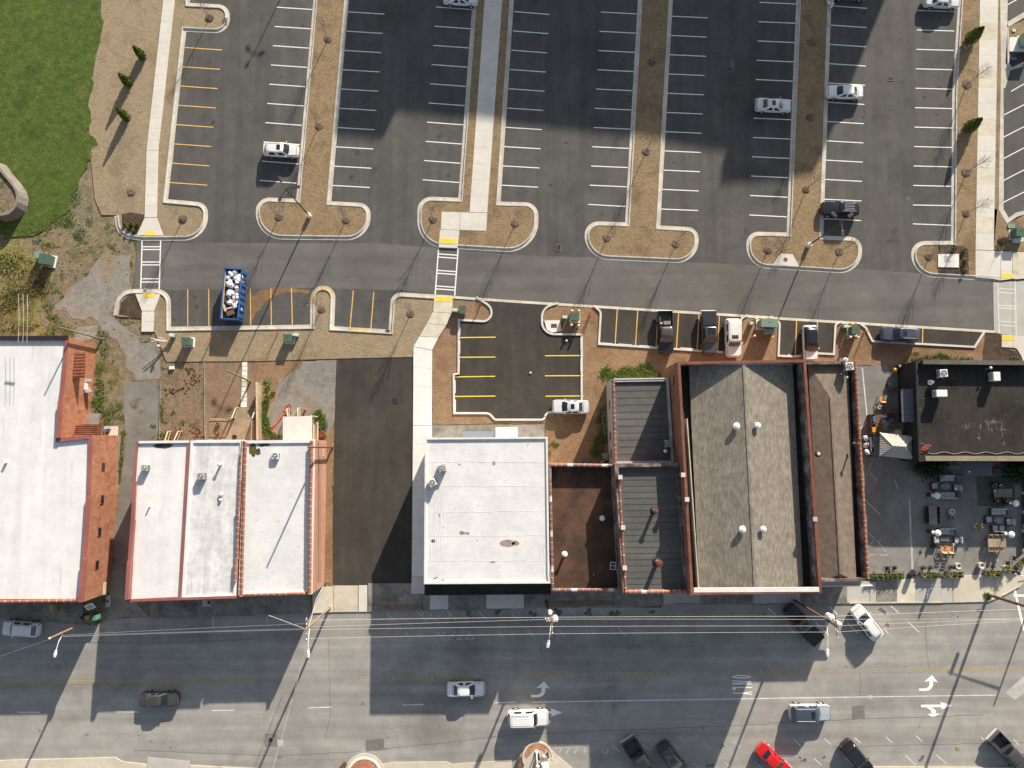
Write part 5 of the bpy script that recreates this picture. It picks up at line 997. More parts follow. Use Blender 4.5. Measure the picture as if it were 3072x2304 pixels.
# gazebo
def GZ(x, y, z=0): return Q(2580 + x * 240 / 2212.0, 1230 + y * 240 / 2212.0, z)
c4 = [GZ(545, 618, 2.7), GZ(1485, 720, 2.7), GZ(1480, 1380, 2.7), GZ(528, 1278, 2.7)]; r0, r1 = GZ(912, 985, 3.5), GZ(1245, 1005, 3.5)
r = empty('gazebo', (c4[0] + (c4[2] - c4[0]) / 2) * 1, label='metal gazebo with grey ribbed hip roof beside the black building', cat='gazebo'); r.location.z = 0
def ribbed(q_low, q_high, n):
    for k in range(n):
        t0, t1 = k / n, (k + 1) / n; a0, a1 = q_low[0].lerp(q_low[1], t0), q_low[0].lerp(q_low[1], t1); 
        b0, b1 = (q_high[0].lerp(q_high[1], t0), q_high[0].lerp(q_high[1], t1))
        m0, m1 = a0.lerp(a1, .5) + Vector((0, 0, .045)), b0.lerp(b1, .5) + Vector((0, 0, .045))
        wb(MB().add([a0, m0, m1, b0, a1, b1], [(0, 1, 2, 3), (1, 4, 5, 2)]), 'roof_rib', 'gaz', r)
# ribs run up the slope: clip with hips by splitting each face in triangle+quad strips
def slope(A_, B_, H0, H1, n):
    d = (B_ - A_); L = d.length; u = d / L; ta = (H0 - A_).dot(u) / L; tb = (H1 - A_).dot(u) / L
    for k in range(n):
        t0, t1 = k / n, (k + 1) / n
        def top(t):
            if t < ta: return (A_ + d * t).lerp(A_ + d * t + ((H0 - A_) - u * (ta * L)), t / max(ta, 1e-4))
            if t > tb: return (A_ + d * t).lerp(A_ + d * t + ((H1 - A_) - u * (tb * L)), (1 - t) / max(1 - tb, 1e-4))
            return A_ + d * t + ((H0 - A_) - u * (ta * L)).lerp((H1 - A_) - u * (tb * L), (t - ta) / max(tb - ta, 1e-4))
        a0, a1, b0, b1 = A_ + d * t0, A_ + d * t1, top(t0), top(t1); am, bm = (a0 + a1) / 2 + Vector((0, 0, .05)), top((t0 + t1) / 2) + Vector((0, 0, .05))
        wb(MB().add([a0, am, bm, b0, a1, b1], [(0, 1, 2, 3), (1, 4, 5, 2)]), 'roof_rib', 'gaz', r)
slope(c4[3], c4[0], r0, r0, 13); slope(c4[0], c4[1], r0, r1, 16); slope(c4[2], c4[3], r1, r0, 16); slope(c4[1], c4[2], r1, r1, 12)
for a, b in ((c4[0], r0), (c4[3], r0), (c4[1], r1), (c4[2], r1), (r0, r1)): wb(MB().bar(a + Vector((0, 0, .04)), b + Vector((0, 0, .04)), .1, .05), 'hip_cap', 'steel', r)
for p in c4: wb(MB().bar((p.x * .995 + r.location.x * .005, p.y * .995 + r.location.y * .005, 0), (p.x * .995 + r.location.x * .005, p.y * .995 + r.location.y * .005, 2.68), .14), 'post', 'black', r)
for k in range(4): wb(MB().bar(c4[k], c4[(k + 1) % 4], .06, .1), 'eave_beam', 'black', r)
def shopfront(root, a, b, n, up=True):
    a, b = Vector(a), Vector(b); d = (b - a) / n; y = -.03
    for k in range(n):
        c = a + d * (k + .5); w_ = abs(d.x) * .78; door = k % 3 == 1
        f = wb(MB().box((c.x, c.y + y, 1.35), (w_, .1, 2.5)), 'door' if door else 'window', 'brownply' if door else 'black', root)
        MB().box((c.x, c.y + y - .05, 1.4), (w_ * .86, .06, 2.1)).build('pane', M['glass'], f)
        if up: f = wb(MB().box((c.x, c.y + y, 4.3), (1.0, .1, 1.3)), 'window', 'wall_w', root); MB().box((c.x, c.y + y - .05, 4.3), (.82, .06, 1.1)).build('pane', M['glass'], f)
for r_, q, n, u in ((bA, (A[3], A[2]), 4, True), (bB, (B[3], B[2]), 4, True), (bC, (C_[4], C_[3]), 4, False), (bD, (D[4], D[3]), 7, False), (bE, (E_[3], E_[2]), 4, False), (bF, (F[3], F[2]), 4, True), (bG, (G_[3], G_[2]), 7, True), (bH, (H_[3], H_[2]), 3, False), (bL, ((pts[8][0] - 24, pts[8][1]), pts[8]), 7, True)): shopfront(r_, q[0], q[1], n, u)
# shadow-casting neighbours beyond the top of the picture (an office block north of the car park)
def shadow_poly(pts, h):
    L = h / math.tan(R(SUN_EL)); return [(P(*p).x + L * math.sin(R(SUN_AZ)), P(*p).y + L * math.cos(R(SUN_AZ))) for p in pts]
hh = 27.0
NB = shadow_poly([(10, 860, -600), (10, 742, 320), (10, 665, 1175), (10, 1092, 1212), (10, 1195, 972), (20, 0, 1075), (20, 1000, 1185), (20, 1850, 1318), (20, 1806, 1430), (20, 1800, 1592), (30, 235, 1560), (30, 372, 1535), (30, 470, 1330), (30, 560, 1060), (30, 700, 700), (30, 990, -600)], hh)
bN = empty('office_building', (NB[5][0], NB[5][1] + 20, 0), label='tall brick office block standing north of the car park', cat='building')
wb(MB().prism(NB, -.05, hh), 'wall', 'brick', bN); wb(MB().prism(offset(ccw(NB), 1.2, True), hh - .6, hh + .0) if False else MB().box((NB[5][0] + 6, NB[5][1] + 40, hh + .5), (20, 12, 1)), 'plant_room', 'wall_w', bN)
for f_ in range(7):
    for k in range(14):
        a, b = Vector(NB[5]), Vector(NB[6]); p = a.lerp(b, (k % 7 + .5) / 7) if k < 7 else Vector(NB[6]).lerp(Vector(NB[7]), (k - 6.5) / 7)
        wb(MB().box((p.x, p.y - .02, 2.5 + f_ * 3.6), (1.1, .12, 1.8)), 'window', 'glass', bN)

# ------------------------------------------------------------------ roof equipment
def condenser(c, s, hgt, rz, label, mat='acgrey', legs=True, top=True):
    r = empty('air_conditioner', c, rz, label=label, cat='air conditioner', group='air conditioning units')
    mb = MB().box((0, 0, hgt / 2 + .1), (s, s, hgt)); mb.build('casing', M[mat], r, bevel=.03)
    mb = MB()
    for k in range(9):
        z = .16 + k * (hgt - .12) / 9
        for sx, sy, dx, dy in ((s / 2 + .004, 0, .012, s * .86), (-s / 2 - .004, 0, .012, s * .86), (0, s / 2 + .004, s * .86, .012), (0, -s / 2 - .004, s * .86, .012)): mb.box((sx, sy, z), (dx, dy, .03))
    mb.build('louvre', M['acfan'], r)
    if top:
        MB().lathe((0, 0, hgt + .1), [(s * .43, 0), (s * .43, .012)], 24).build('fan_well', M['acfan'], r)
        mb = MB()
        for k in range(5):
            a = k * 1.2566; mb.add([(0, 0, hgt + .118), (s * .38 * math.cos(a), s * .38 * math.sin(a), hgt + .118), (s * .38 * math.cos(a + .6), s * .38 * math.sin(a + .6), hgt + .125)], [(0, 1, 2)])
        mb.build('fan_blade', M['acgrey'], r)
        for rr in (.40, .28, .14):
            v = [(s * rr * math.cos(t * .3927), s * rr * math.sin(t * .3927), hgt + .14) for t in range(17)]; MB().tube(v, .008, 4, False).build('guard_ring', M['steel'], r)
        MB().lathe((0, 0, hgt + .12), [(.09, 0), (.07, .05)], 12).build('hub', M['steel'], r)
    if legs: MB().box((-s * .35, 0, .03), (.08, s * 1.2, .12)).box((s * .35, 0, .03), (.08, s * 1.2, .12)).build('skid', M['steel'], r)
    return r
condenser(P(2, 1275, 725, 5.5), .75, .75, 0, 'small condenser near the left parapet of the leftmost shop roof')
condenser(P(2, 1760, 795, 5.5), .85, .8, .1, 'grey condenser with looping pipes on the middle shop roof')
condenser(P(12, 182, 620, 5.1), .85, .7, 0, 'light grey condenser on the right hand shop roof near its torn corner', 'white')
condenser(P(12, 1610, 728, 6.7), .85, .85, .35, 'upper of two condensers on the large white roof')
condenser(P(12, 1530, 850, 6.7), .85, .85, .5, 'lower condenser at the left edge of the large white roof', 'white')
condenser(P(22, 1340, 515, 5.3), .85, .7, .05, 'condenser in the shade on the rear extension roof')
condenser(P(22, 800, 625, 0), .7, .7, .02, 'condenser on the ground in the corner beside the rear extension')
condenser(P(31, 678, 1512, 5.3), .95, .75, .1, 'white condenser at the back end of the brown shingled roof', 'white')
condenser(P(31, 1483, 1572, 4.2), .95, .8, .05, 'white condenser nearest the back wall on the black roof', 'white')
def package_unit(c, sx, sy, sz, label, rz=0):
    r = empty('rooftop_unit', c, rz, label=label, cat='rooftop unit'); MB().box((0, 0, sz / 2 + .25), (sx, sy, sz)).build('casing', M['white'], r, bevel=.03)
    MB().box((-sx / 2 - .02, 0, sz / 2 + .2), (.06, sy * .8, sz * .7)).build('grille', M['acgrey'], r); MB().box((-sx * .3, -sy * .3, .12), (.1, .1, .25)).box((sx * .3, sy * .3, .12), (.1, .1, .25)).box((-sx * .3, sy * .3, .12), (.1, .1, .25)).box((sx * .3, -sy * .3, .12), (.1, .1, .25)).build('foot', M['steel'], r)
package_unit(Q(2808, 1182, 3.85), 1.35, .85, 1.0, 'white boxy unit on the black roof nearest the patio'); package_unit(Q(2971, 1132, 3.85), .85, 1.1, 1.0, 'white boxy unit on the black roof farthest right')
def vent(c, rr, hh, label, mat='white', kind='dome', group=None, cap=None):
    r = empty('roof_vent', c, label=label, cat='roof vent', group=group)
    if kind == 'dome':
        MB().lathe((0, 0, 0), [(rr * .55, -.25), (rr * .55, hh * .5)], 16).build('stem', M['galv'], r); MB().lathe((0, 0, hh * .5), [(rr, 0), (rr * 1.02, .05), (rr * .85, .14), (rr * .4, .19), (rr * .38, .22), (.02, .23)], 24).build('dome', M[mat], r, smooth=False)
    elif kind == 'pipe':
        MB().lathe((0, 0, 0), [(rr, -.1), (rr, hh)], 12).build('pipe', M[mat], r); MB().lathe((0, 0, 0), [(rr * 2.2, 0), (rr * 1.3, .06)], 12).build('boot', M['roof_w' if mat == 'white' else 'black'], r)
        if cap: MB().lathe((0, 0, hh), [(rr * cap, 0), (rr * cap * .9, .1), (.02, .16)], 16).build('cap', M['rust' if mat in ('galv', 'rust') and hh > 1 else 'white'], r)
    return r
for (x, y, s, cr, lb) in ((1935, 365, .42, 22, 'upper white dome vent on the shaded slope of the gable roof'), (2117, 360, .38, 22, 'upper white dome vent on the sunny slope of the gable roof'), (1985, 1255, .42, 22, 'lower white dome vent on the shaded slope of the gable roof'), (2165, 1253, .38, 22, 'lower white dome vent on the sunny slope of the gable roof')):
    vent(P(cr, x, y, 9.55), s, .4, lb, group='white dome vents on the gabled roof')
vent(P(22, 1225, 1092, 7.5), .2, 1.3, 'tall rusty flue on the middle of the grey shop roof', 'galv', 'pipe', cap=1.6); vent(P(22, 1253, 1535, 7.5), .26, 1.5, 'widest rusty flue near the street end of the grey shop roof', 'galv', 'pipe', cap=1.6)
vent(P(22, 455, 1470, 5.0), .17, .8, 'white pipe vent on the lower left of the brown roof', 'white', 'pipe', cap=1.4); vent(P(22, 780, 1160, 5.0), .16, .6, 'white pipe vent in the shaded middle of the brown roof', 'white', 'pipe', cap=1.4); vent(P(22, 703, 1640, 5.0), .16, .6, 'dark open pipe on the street end of the brown roof', 'black', 'pipe')
vent(P(22, 1315, 580, 5.3), .14, .7, 'small terracotta capped pipe below the shaded condenser', 'steel', 'pipe', cap=1.8)
vent(P(2, 60, 675, 5.6), .16, .5, 'small white vent at the far left of the long white roof', 'white', 'pipe'); vent(P(2, 1915, 692, 5.5), .15, .8, 'white pipe vent casting a thin shadow on the middle shop roof', 'white', 'pipe', cap=1.5)
vent(P(2, 1918, 952, 5.5), .22, .35, 'upper of two squat vents on the middle shop roof', 'steel', 'pipe', cap=1.2); vent(P(2, 1912, 1000, 5.5), .16, .3, 'lower of two squat vents on the middle shop roof', 'white', 'pipe', cap=1.2); vent(P(2, 1303, 1055, 5.5), .1, .6, 'slim pipe vent on the leftmost shop roof', 'white', 'pipe')
vent(P(32, 745, 520, 5.4), .12, 1.1, 'white capped pipe at the right eave of the brown shingled roof', 'rust', 'pipe', cap=2.2); vent(P(32, 432, 602, 5.6), .2, .3, 'small pink square-ish vent on the left slope of the brown shingled roof', 'pot_w', 'pipe'); vent(P(31, 670, 1602, 5.4), .1, .5, 'short white pipe below the condenser on the brown shingled roof', 'white', 'pipe'); vent(P(31, 670, 1450, 5.5), .13, .5, 'white cap at the back wall above the condenser', 'white', 'pipe')
vent(Q(2791, 1147, 3.8), .16, .5, 'white round cap on the shaded strip of the black roof', 'white', 'pipe', cap=1.2); vent(Q(2956, 1106, 3.8), .08, 1.0, 'thin vent pipe near the back wall of the black roof', 'galv', 'pipe', cap=2)
for x, y, lb in ((870, 1570, 'white framed skylight in the shade of the brown roof'),): 
    c = P(22, x, y, 5.05); r = empty('roof_skylight', c, R(-4), label=lb, cat='skylight')
    mb = MB()
    for s in (-1, 1): mb.box((s * .3, 0, .1), (.06, .9, .12)); mb.box((0, s * .43, .12), (.66, .06, .12))
    mb.box((0, .05, .1), (.6, .05, .1)); mb.build('frame', M['white'], r); MB().box((0, 0, .06), (.56, .84, .04)).build('pane', M['glass'], r)
# stains and torn membrane
def roofblob(cr, x, y, z, sx, sy, mt, name, seed, lb, cat='stain'):
    c = P(cr, x, y, z); rr = random.Random(seed); MB().sheet([(c.x + sx * rr.uniform(.7, 1.15) * math.cos(a * .35), c.y + sy * rr.uniform(.7, 1.15) * math.sin(a * .35)) for a in range(18)], z).build(name, M[mt], kind='stuff')
roofblob(2, 1412, 535, 5.666, 1.3, .38, 'stain_k', 'roof_puddle', 1, ''); roofblob(12, 65, 520, 5.466, .8, .35, 'stain_k', 'roof_puddle', 2, ''); roofblob(2, 2185, 565, 5.468, .5, .9, 'moss', 'roof_moss', 3, ''); roofblob(12, 18, 585, 5.466, .35, .5, 'stain_k', 'roof_puddle', 4, '')
for s_ in range(10):
    pass
def cable(pts, rr, mat, label, cat='pipe', name='pipe'): return MB().tube(pts, rr, 6).build(name, M[mat], label=label, cat=cat)
z = 5.5
cable([P(2, x, y, z) for x, y in ((1730, 775), (1690, 770), (1660, 800), (1650, 830), (1660, 850), (1700, 850), (1725, 830), (1740, 815))], .03, 'galv', 'looping refrigerant pipe beside the middle shop condenser')
cable([P(2, x, y, z) for x, y in ((1200, 742), (1230, 740), (1255, 742))], .03, 'galv', 'short pipe from the left parapet to the small condenser')
cable([P(12, x, y, 6.7) for x, y in ((1545, 868), (1570, 880), (1600, 850), (1635, 815), (1610, 790), (1600, 765))], .035, 'black', 'dark pipes linking the two condensers on the large white roof')
cable([P(3, x, y, 5.5) for x, y in ((0, 75), (300, 68), (400, 55), (445, 20), (430, 0), (410, 20), (420, 60), (450, 85), (520, 75), (620, 30), (690, 15))], .022, 'galv', 'thin looping cable lying across the left white roof', 'cable', 'roof_cable')
# ------------------------------------------------------------------ vehicles
PAINT = {}
def paint(name, c, metal=.0, rough=.28):
    m = plain('paint_' + name, c, rough=rough, metal=metal, coat=.7, var=.03, sc=1.2); PAINT[name] = m; return m
paint('white', (.78, .78, .77)); paint('silver', (.68, .71, .74), .1); paint('pearl', (.80, .82, .84), 0); paint('black', (.012, .013, .016)); paint('navy', (.012, .018, .032), .2); paint('grey', (.09, .092, .096), .3)
paint('gunmetal', (.045, .046, .05), .3); paint('slate', (.075, .10, .14), .3); paint('red', (.62, .012, .015)); paint('bluegrey', (.48, .53, .58), .2); paint('beige', (.50, .47, .42), .1); paint('weathered', (.05, .05, .049), 0, .5)
TYPES = {   # L, W, H, belt z, hood z, windscreen base/top, rear roof end, rear glass base, boot z, corner squareness
    'sedan': dict(L=4.8, W=1.84, H=1.44, belt=.93, hood=.92, wb=1.05, wt=.38, rt=-.95, rb=-1.62, boot=1.02, rw=.66),
    'suv': dict(L=4.65, W=1.86, H=1.68, belt=1.06, hood=1.04, wb=1.05, wt=.48, rt=-1.72, rb=-2.08, boot=1.06, rw=.72),
    'wagon': dict(L=4.95, W=1.9, H=1.7, belt=1.05, hood=1.03, wb=.98, wt=.40, rt=-1.9, rb=-2.25, boot=1.05, rw=.73),
    'bigsuv': dict(L=5.1, W=2.0, H=1.9, belt=1.2, hood=1.17, wb=1.02, wt=.58, rt=-2.22, rb=-2.42, boot=1.2, rw=.80),
    'pickup': dict(L=5.7, W=1.98, H=1.86, belt=1.2, hood=1.16, wb=1.22, wt=.75, rt=-.55, rb=-.75, boot=1.15, rw=.74)}
def halfw(t, x):   # plan half width
    L, Wd = t['L'] / 2, t['W'] / 2; s = abs(x) / L
    e = 1 - max(0, (s - .70) / .30) ** 2.6 * (.24 if x > 0 else .17)
    if s > .97: e *= 1 - (s - .97) / .03 * (.20 if x > 0 else .14)
    return Wd * e
def topz(t, x):
    L = t['L'] / 2
    if x > t['wb']: s = (x - t['wb']) / (L - t['wb']); return t['hood'] - .045 * s ** 1.4 - (.20 * max(0, (s - .91) / .09) ** 2)
    if x < t['rb']: s = (t['rb'] - x) / (L + t['rb'] + 1e-6); return t['boot'] - .03 * s - (.16 * max(0, (s - .86) / .14) ** 2)
    return t['belt'] + (t['boot'] - t['belt']) * max(0, min(1, (t['wb'] - x) / (t['wb'] - t['rb'])))
def body_mesh(t, xs, close=True, zlow=.26):
    prof = [(.0, 'b'), (.78, 'b'), (.93, .34), (.985, .52), (1.0, .68), (.975, .86), (.93, .965), (.86, 1.0), (.45, 1.0), (0, 1.0)]
    v = []; f = []; m = 2 * len(prof) - 2
    for x in xs:
        w, tz = halfw(t, x), topz(t, x); ring = []
        for a, b in prof:
            z = zlow if b == 'b' else zlow + (tz - zlow) * ((b - .26) / .74 if b < 1 else 1.0)
            if b == 1.0: z = tz + .035 * (1 - a) - (.02 if a > .8 else 0)
            ring.append((x, -w * a, z))
        ring2 = ring + [(x, -p[1], p[2]) for p in ring[-2:0:-1]]; v += ring2
    n = len(xs)
    for i in range(n - 1):
        for k in range(m): f.append((i * m + k, (i + 1) * m + k, (i + 1) * m + (k + 1) % m, i * m + (k + 1) % m))
    if close: f += [tuple(range(m)), tuple((n - 1) * m + k for k in range(m - 1, -1, -1))]
    return v, f
def panel(t, x0, x1, wf, lift, n=6, m=6, gap=0):
    v = []; f = []
    for i in range(n + 1):
        x = x0 + (x1 - x0) * i / n; w = halfw(t, x) * wf
        for k in range(m + 1):
            y = -w + 2 * w * k / m; a = abs(y) / halfw(t, x); v.append((x, y, topz(t, x) + .035 * (1 - a) + lift - (.0 if a < .8 else .02 * (a - .8) / .06 * .5)))
    for i in range(n):
        for k in range(m): f.append((i * (m + 1) + k, (i + 1) * (m + 1) + k, (i + 1) * (m + 1) + k + 1, i * (m + 1) + k + 1))
    return v, f
def make_vehicle(kind, col, label, cat, opts=(), roofcol=None, group=None):
    t = TYPES[kind]; L, Wd = t['L'] / 2, t['W'] / 2; name = {'sedan': 'sedan_car', 'suv': 'suv_car', 'wagon': 'estate_car', 'bigsuv': 'suv_car', 'pickup': 'pickup_truck'}[kind]
    r = empty(name, label=label, cat=cat, group=group); pm = PAINT[col]; rp = PAINT[roofcol] if roofcol else pm
    def add(mb, nm, mat, par=None, **k): return mb.build(nm, mat if not isinstance(mat, str) else M[mat], par or r, **k)
    pick = kind == 'pickup'; cab_end = -.85
    xs = [L * s for s in (-1, -.985, -.95, -.88, -.78, -.6, -.4, -.2, 0, .2, .4, .55, .68, .78, .86, .92, .96, .985, 1)]
    if pick: xs = [x for x in xs if x > cab_end + .05]; xs = [cab_end] + xs
    o = add(MB().add(*body_mesh(t, xs)), 'body', pm, smooth=True)
    es = o.modifiers.new('e', 'EDGE_SPLIT'); es.split_angle = R(38)
    add(MB().add(*panel(t, t['wb'] + .06, L * .93, .80, .012)), 'bonnet', pm, smooth=True)
    mb = MB(); v, f = panel(t, t['wb'] + .02, L * .955, .835, .006, 8, 6); add(mb.add(v, f), 'bonnet_gap', 'black')
    if kind == 'sedan':
        add(MB().add(*panel(t, t['rb'] - .05, -L * .975, .80, .012)), 'boot_lid', pm, smooth=True); add(MB().add(*panel(t, t['rb'] - .02, -L * .985, .835, .006, 8, 6)), 'boot_gap', 'black')
    # greenhouse rings: front centre -> side -> rear centre (right half mirrored)
    bow = .22 if not pick else .14
    def ring(z, xf, xr, w, bf, br):
        h = [(xf + bf, 0), (xf + bf * .8, .45 * w), (xf + bf * .35, .80 * w), (xf - .04, .965 * w), (xf - .16, w)]
        nside = 6
        for k in range(1, nside): s = k / nside; h.append((xf - .16 + (xr + .14 - xf + .16) * s, w * (1 - .015 * s)))
        h += [(xr + .14, .985 * w), (xr + .03, .94 * w), (xr - br * .35, .78 * w), (xr - br * .8, .45 * w), (xr - br, 0)]
        pts = [(x, -y, z) for x, y in h] + [(x, y, z) for x, y in h[-2:0:-1]]
        return pts
    wbelt = Wd * .90; wr = Wd * t['rw'] * 1.04; rbw = .10 if kind == 'sedan' else .05
    def lerp3(a, b, s, bulge=0): return [(p[0] + (q[0] - p[0]) * s, (p[1] + (q[1] - p[1]) * s) * (1 + bulge), p[2] + (q[2] - p[2]) * s) for p, q in zip(a, b)]
    bz = t['belt'] - .02; H = t['H']
    low = ring(bz, t['wb'], t['rb'], wbelt, bow, rbw); top = ring(H - .09, t['wt'], t['rt'], wr, .10, .05)
    low = [(x, y, min(bz, topz(t, x) - .01) if not pick else bz) for x, y, z in low]
    mid = lerp3(low, top, .55, .025)
    cap1 = lerp3(top, ring(H - .02, t['wt'] - .12, t['rt'] + .1, wr * .88, .08, .05), 1.0); cap2 = ring(H, t['wt'] - .5, t['rt'] + .4, wr * .5, .04, .04)
    rings = [low, mid, top, cap1, cap2]; m = len(low); v = [p for rg in rings for p in rg]; f = []
    for j in range(4):
        for k in range(m): f.append((j * m + k, j * m + (k + 1) % m, (j + 1) * m + (k + 1) % m, (j + 1) * m + k))
    f.append(tuple(4 * m + k for k in range(m)))
    o = add(MB().add(v, f), 'cabin', rp, smooth=True); es = o.modifiers.new('e', 'EDGE_SPLIT'); es.split_angle = R(32)
    nh = m // 2
    def glassband(cols, nm, mat, s0=.06, s1=.94, lift=.012):
        vv = []; ff = []; a = lerp3(low, mid, s0); b = mid; c_ = lerp3(mid, top, s1); nc = len(cols)
        cx = (t['wt'] + t['rt']) / 2
        for rg in (a, b, c_):
            for k in cols:
                p = Vector(rg[k % m]); dirv = Vector((p.x - cx, p.y * 2.2, .35)).normalized(); vv.append(p + dirv * lift)
        for j in range(2):
            for k in range(nc - 1): ff.append((j * nc + k, j * nc + k + 1, (j + 1) * nc + k + 1, (j + 1) * nc + k))
        return add(MB().add(vv, ff), nm, mat, smooth=True)
    gm = 'glass_g' if 'lightglass' in opts else 'glass'
    glassband([m - 2, m - 1, 0, 1, 2], 'windscreen', gm)
    glassband([nh - 2, nh - 1, nh, nh + 1, nh + 2], 'rear_window', 'glass_g' if 'lightrear' in opts else 'glass')
    for a, b in ((4, 6), (7, 9)) if kind != 'pickup' else ((4, 6), (7, 9)):
        cl = [k for k in range(a, b + 1)]; glassband(cl, 'side_window', 'glass', .12, .80, .018); glassband([m - k for k in cl][::-1], 'side_window', 'glass', .12, .80, .018)
    if 'sunroof' in opts or 'panoroof' in opts:
        x1 = t['wt'] - .32; x0 = x1 - (.5 if 'sunroof' in opts else abs(t['rt'] - t['wt']) * .72); add(MB().box(((x0 + x1) / 2, 0, H - .004), (x1 - x0, wr * (1.05 if 'sunroof' in opts else 1.35), .016)), 'sunroof', 'glass')
    if 'rails' in opts:
        for s in (-1, 1): add(MB().tube([(t['wt'] - .3, s * wr * .86, H - .03), (t['wt'] - .4, s * wr * .86, H + .04), (t['rt'] + .3, s * wr * .84, H + .04), (t['rt'] + .15, s * wr * .84, H - .02)], .02, 6), 'roof_rail', 'black' if 'blackrails' in opts else 'steel')
    if 'ribs' in opts:
        for k in range(5): add(MB().bar((t['rt'] + .35, (k - 2) * wr * .3, H + .008), (t['wt'] - .6, (k - 2) * wr * .3, H + .008), .035, .02), 'roof_rib', 'steel' if 'chromeribs' in opts else rp)
    # mirrors, lamps, bumper inserts, wheels
    for s in (-1, 1):
        o = add(MB().box((t['wb'] - .28, s * (Wd + .06), t['belt'] + .04), (.12, .2, .13)), 'mirror', pm, bevel=.03)
        x = L * .93; add(MB().add([(L * .985, s * Wd * .50, topz(t, L * .97) - .10), (L * .955, s * Wd * .77, topz(t, L * .95) - .10), (L * .88, s * Wd * .885, topz(t, L * .9) - .09), (L * .87, s * Wd * .80, topz(t, L * .88) + .012), (L * .93, s * Wd * .62, topz(t, L * .93) + .012)], [(0, 1, 2, 3, 4) if s < 0 else (4, 3, 2, 1, 0)]), 'headlamp', 'lamp_w')
        add(MB().box((-L * .965, s * Wd * .68, t['boot'] - .13), (.14, Wd * .26, .16)), 'tail_lamp', 'lamp_r', bevel=.02)
        for xx in (L * .60, -L * .60):
            yy = halfw(t, xx); wz = .34 if kind in ('sedan', 'suv', 'wagon') else .40; sg = s
            aw = MB().tube([(xx, s * (yy - .2), wz), (xx, s * (yy + .006), wz)], wz + .07, 20).build('wheel_arch', M['black'], r)
            wh = MB().tube([(xx, s * (yy - .20), wz), (xx, s * (yy + .012), wz), (xx, s * (yy + .022), wz)], [wz, wz, wz * .94], 20).build('wheel', M['rubber'], r)
            MB().tube([(xx, s * (yy + .01), wz), (xx, s * (yy + .034), wz)], [wz * .66, wz * .6], 14).build('rim', M['rim'], wh)
    add(MB().box((L * .975, 0, .55), (.10, Wd * .95, .14)), 'grille', 'black'); add(MB().box((-L * .985, 0, .62), (.06, .5, .13)), 'number_plate', 'white')
    if pick:
        x0, x1 = -L, cab_end - .03; w = Wd * .965; z = 1.17; th = .11
        for s in (-1, 1): add(MB().box(((x0 + x1) / 2, s * (w - th / 2), (z + .4) / 2), (x1 - x0, th, z - .4)), 'bed_side', pm, bevel=.03)
        add(MB().box((x0 + .05, 0, .8), (.1, 2 * w - .04, .72)), 'tailgate', pm, bevel=.03); add(MB().box((x1 - .04, 0, .8), (.08, 2 * w - .06, .75)), 'bed_front', pm); add(MB().box((x0 - .06, 0, .52), (.2, 2 * w, .2)), 'bumper', 'steel', bevel=.03)
        if 'cover' in opts:
            mb = MB().box(((x0 + x1) / 2, 0, z + .03), (x1 - x0 - .1, 2 * w - .16, .07)); add(mb, 'bed_cover', 'black', bevel=.02)
            for k in range(3): add(MB().box((x0 + (x1 - x0) * (k + 1) / 4, 0, z + .07), (.03, 2 * w - .2, .012)), 'cover_rib', 'acfan')
        else:
            add(MB().box(((x0 + x1) / 2, 0, .62), (x1 - x0 - .1, 2 * w - .2, .06)), 'bed_floor', 'acfan')
            for s in (-1, 1): add(MB().box((-L * .58, s * (w - .28), .76), (.85, .3, .28)), 'wheel_housing', 'acfan')
            for k in range(7): add(MB().box(((x0 + x1) / 2, (k - 3) * .2, .655), (x1 - x0 - .3, .04, .012)), 'floor_rib', 'black')
        if 'toolbox' in opts: add(MB().box((x1 - .38, .2, .95), (.45, .9, .35)), 'toolbox', 'oldwood'); add(MB().lathe((x1 - .35, -.55, .66), [(.12, 0), (.12, .3)], 12), 'bucket', 'white')
    return r
def park(cr, x, y, ang, *a, zc=.9, **k):
    r = make_vehicle(*a, **k); p = P(cr, x, y, zc); r.location = (p.x, p.y, .0); r.rotation_euler = (0, 0, R(ang)); return r
park(10, 213, 1292, -2.5, 'suv', 'white', 'white crossover with black sunroof, alone in the second parking row', 'car', ('sunroof', 'rails'))
park(10, 1768, -22, -3, 'sedan', 'silver', 'silver car cut by the top edge beside the central walkway', 'car')
park(30, 52, 905, -2.5, 'sedan', 'silver', 'silver sedan with a square sunroof parked in the shaded bays', 'car', ('sunroof', 'lightrear'))
park(30, 668, 788, 178, 'sedan', 'pearl', 'pale silver sedan nosed left, half in sun on the right aisle', 'car', ('lightrear',))
park(30, 1510, 2, -3, 'sedan', 'silver', 'silver sedan cut by the top edge near the right walkway', 'car', ('lightglass',))
park(30, 715, -72, -2, 'suv', 'bluegrey', 'vehicle mostly above the top edge in the shaded right bays', 'car')
park(31, 626, 142, 177.5, 'wagon', 'navy', 'black SUV with chrome roof ribs next to the right light pole', 'car', ('rails', 'ribs', 'chromeribs', 'lightglass'))
park(21, 1328, 1214, -89, 'pickup', 'black', 'old black pickup with an open bed and faded roof', 'pickup', ('toolbox', 'lightglass'), roofcol='weathered')
park(21, 1706, 1214, -89.5, 'pickup', 'grey', 'dark grey pickup with ribbed bed cover and large sunroof', 'pickup', ('cover', 'panoroof'))
park(21, 1908, 1260, -90, 'bigsuv', 'white', 'boxy white SUV with roof rack beside the dark grey pickup', 'car', ('rails', 'ribs', 'sunroof', 'lightglass'))
park(31, 367, 1302, -90, 'suv', 'white', 'white crossover with a glossy black roof in the two-stall bay', 'car', ('panoroof', 'lightglass'), roofcol='black')
park(31, 1146, 1230, 177, 'wagon', 'slate', 'blue grey estate car parked parallel in the wedge-shaped lot', 'car', ('sunroof', 'rails'))
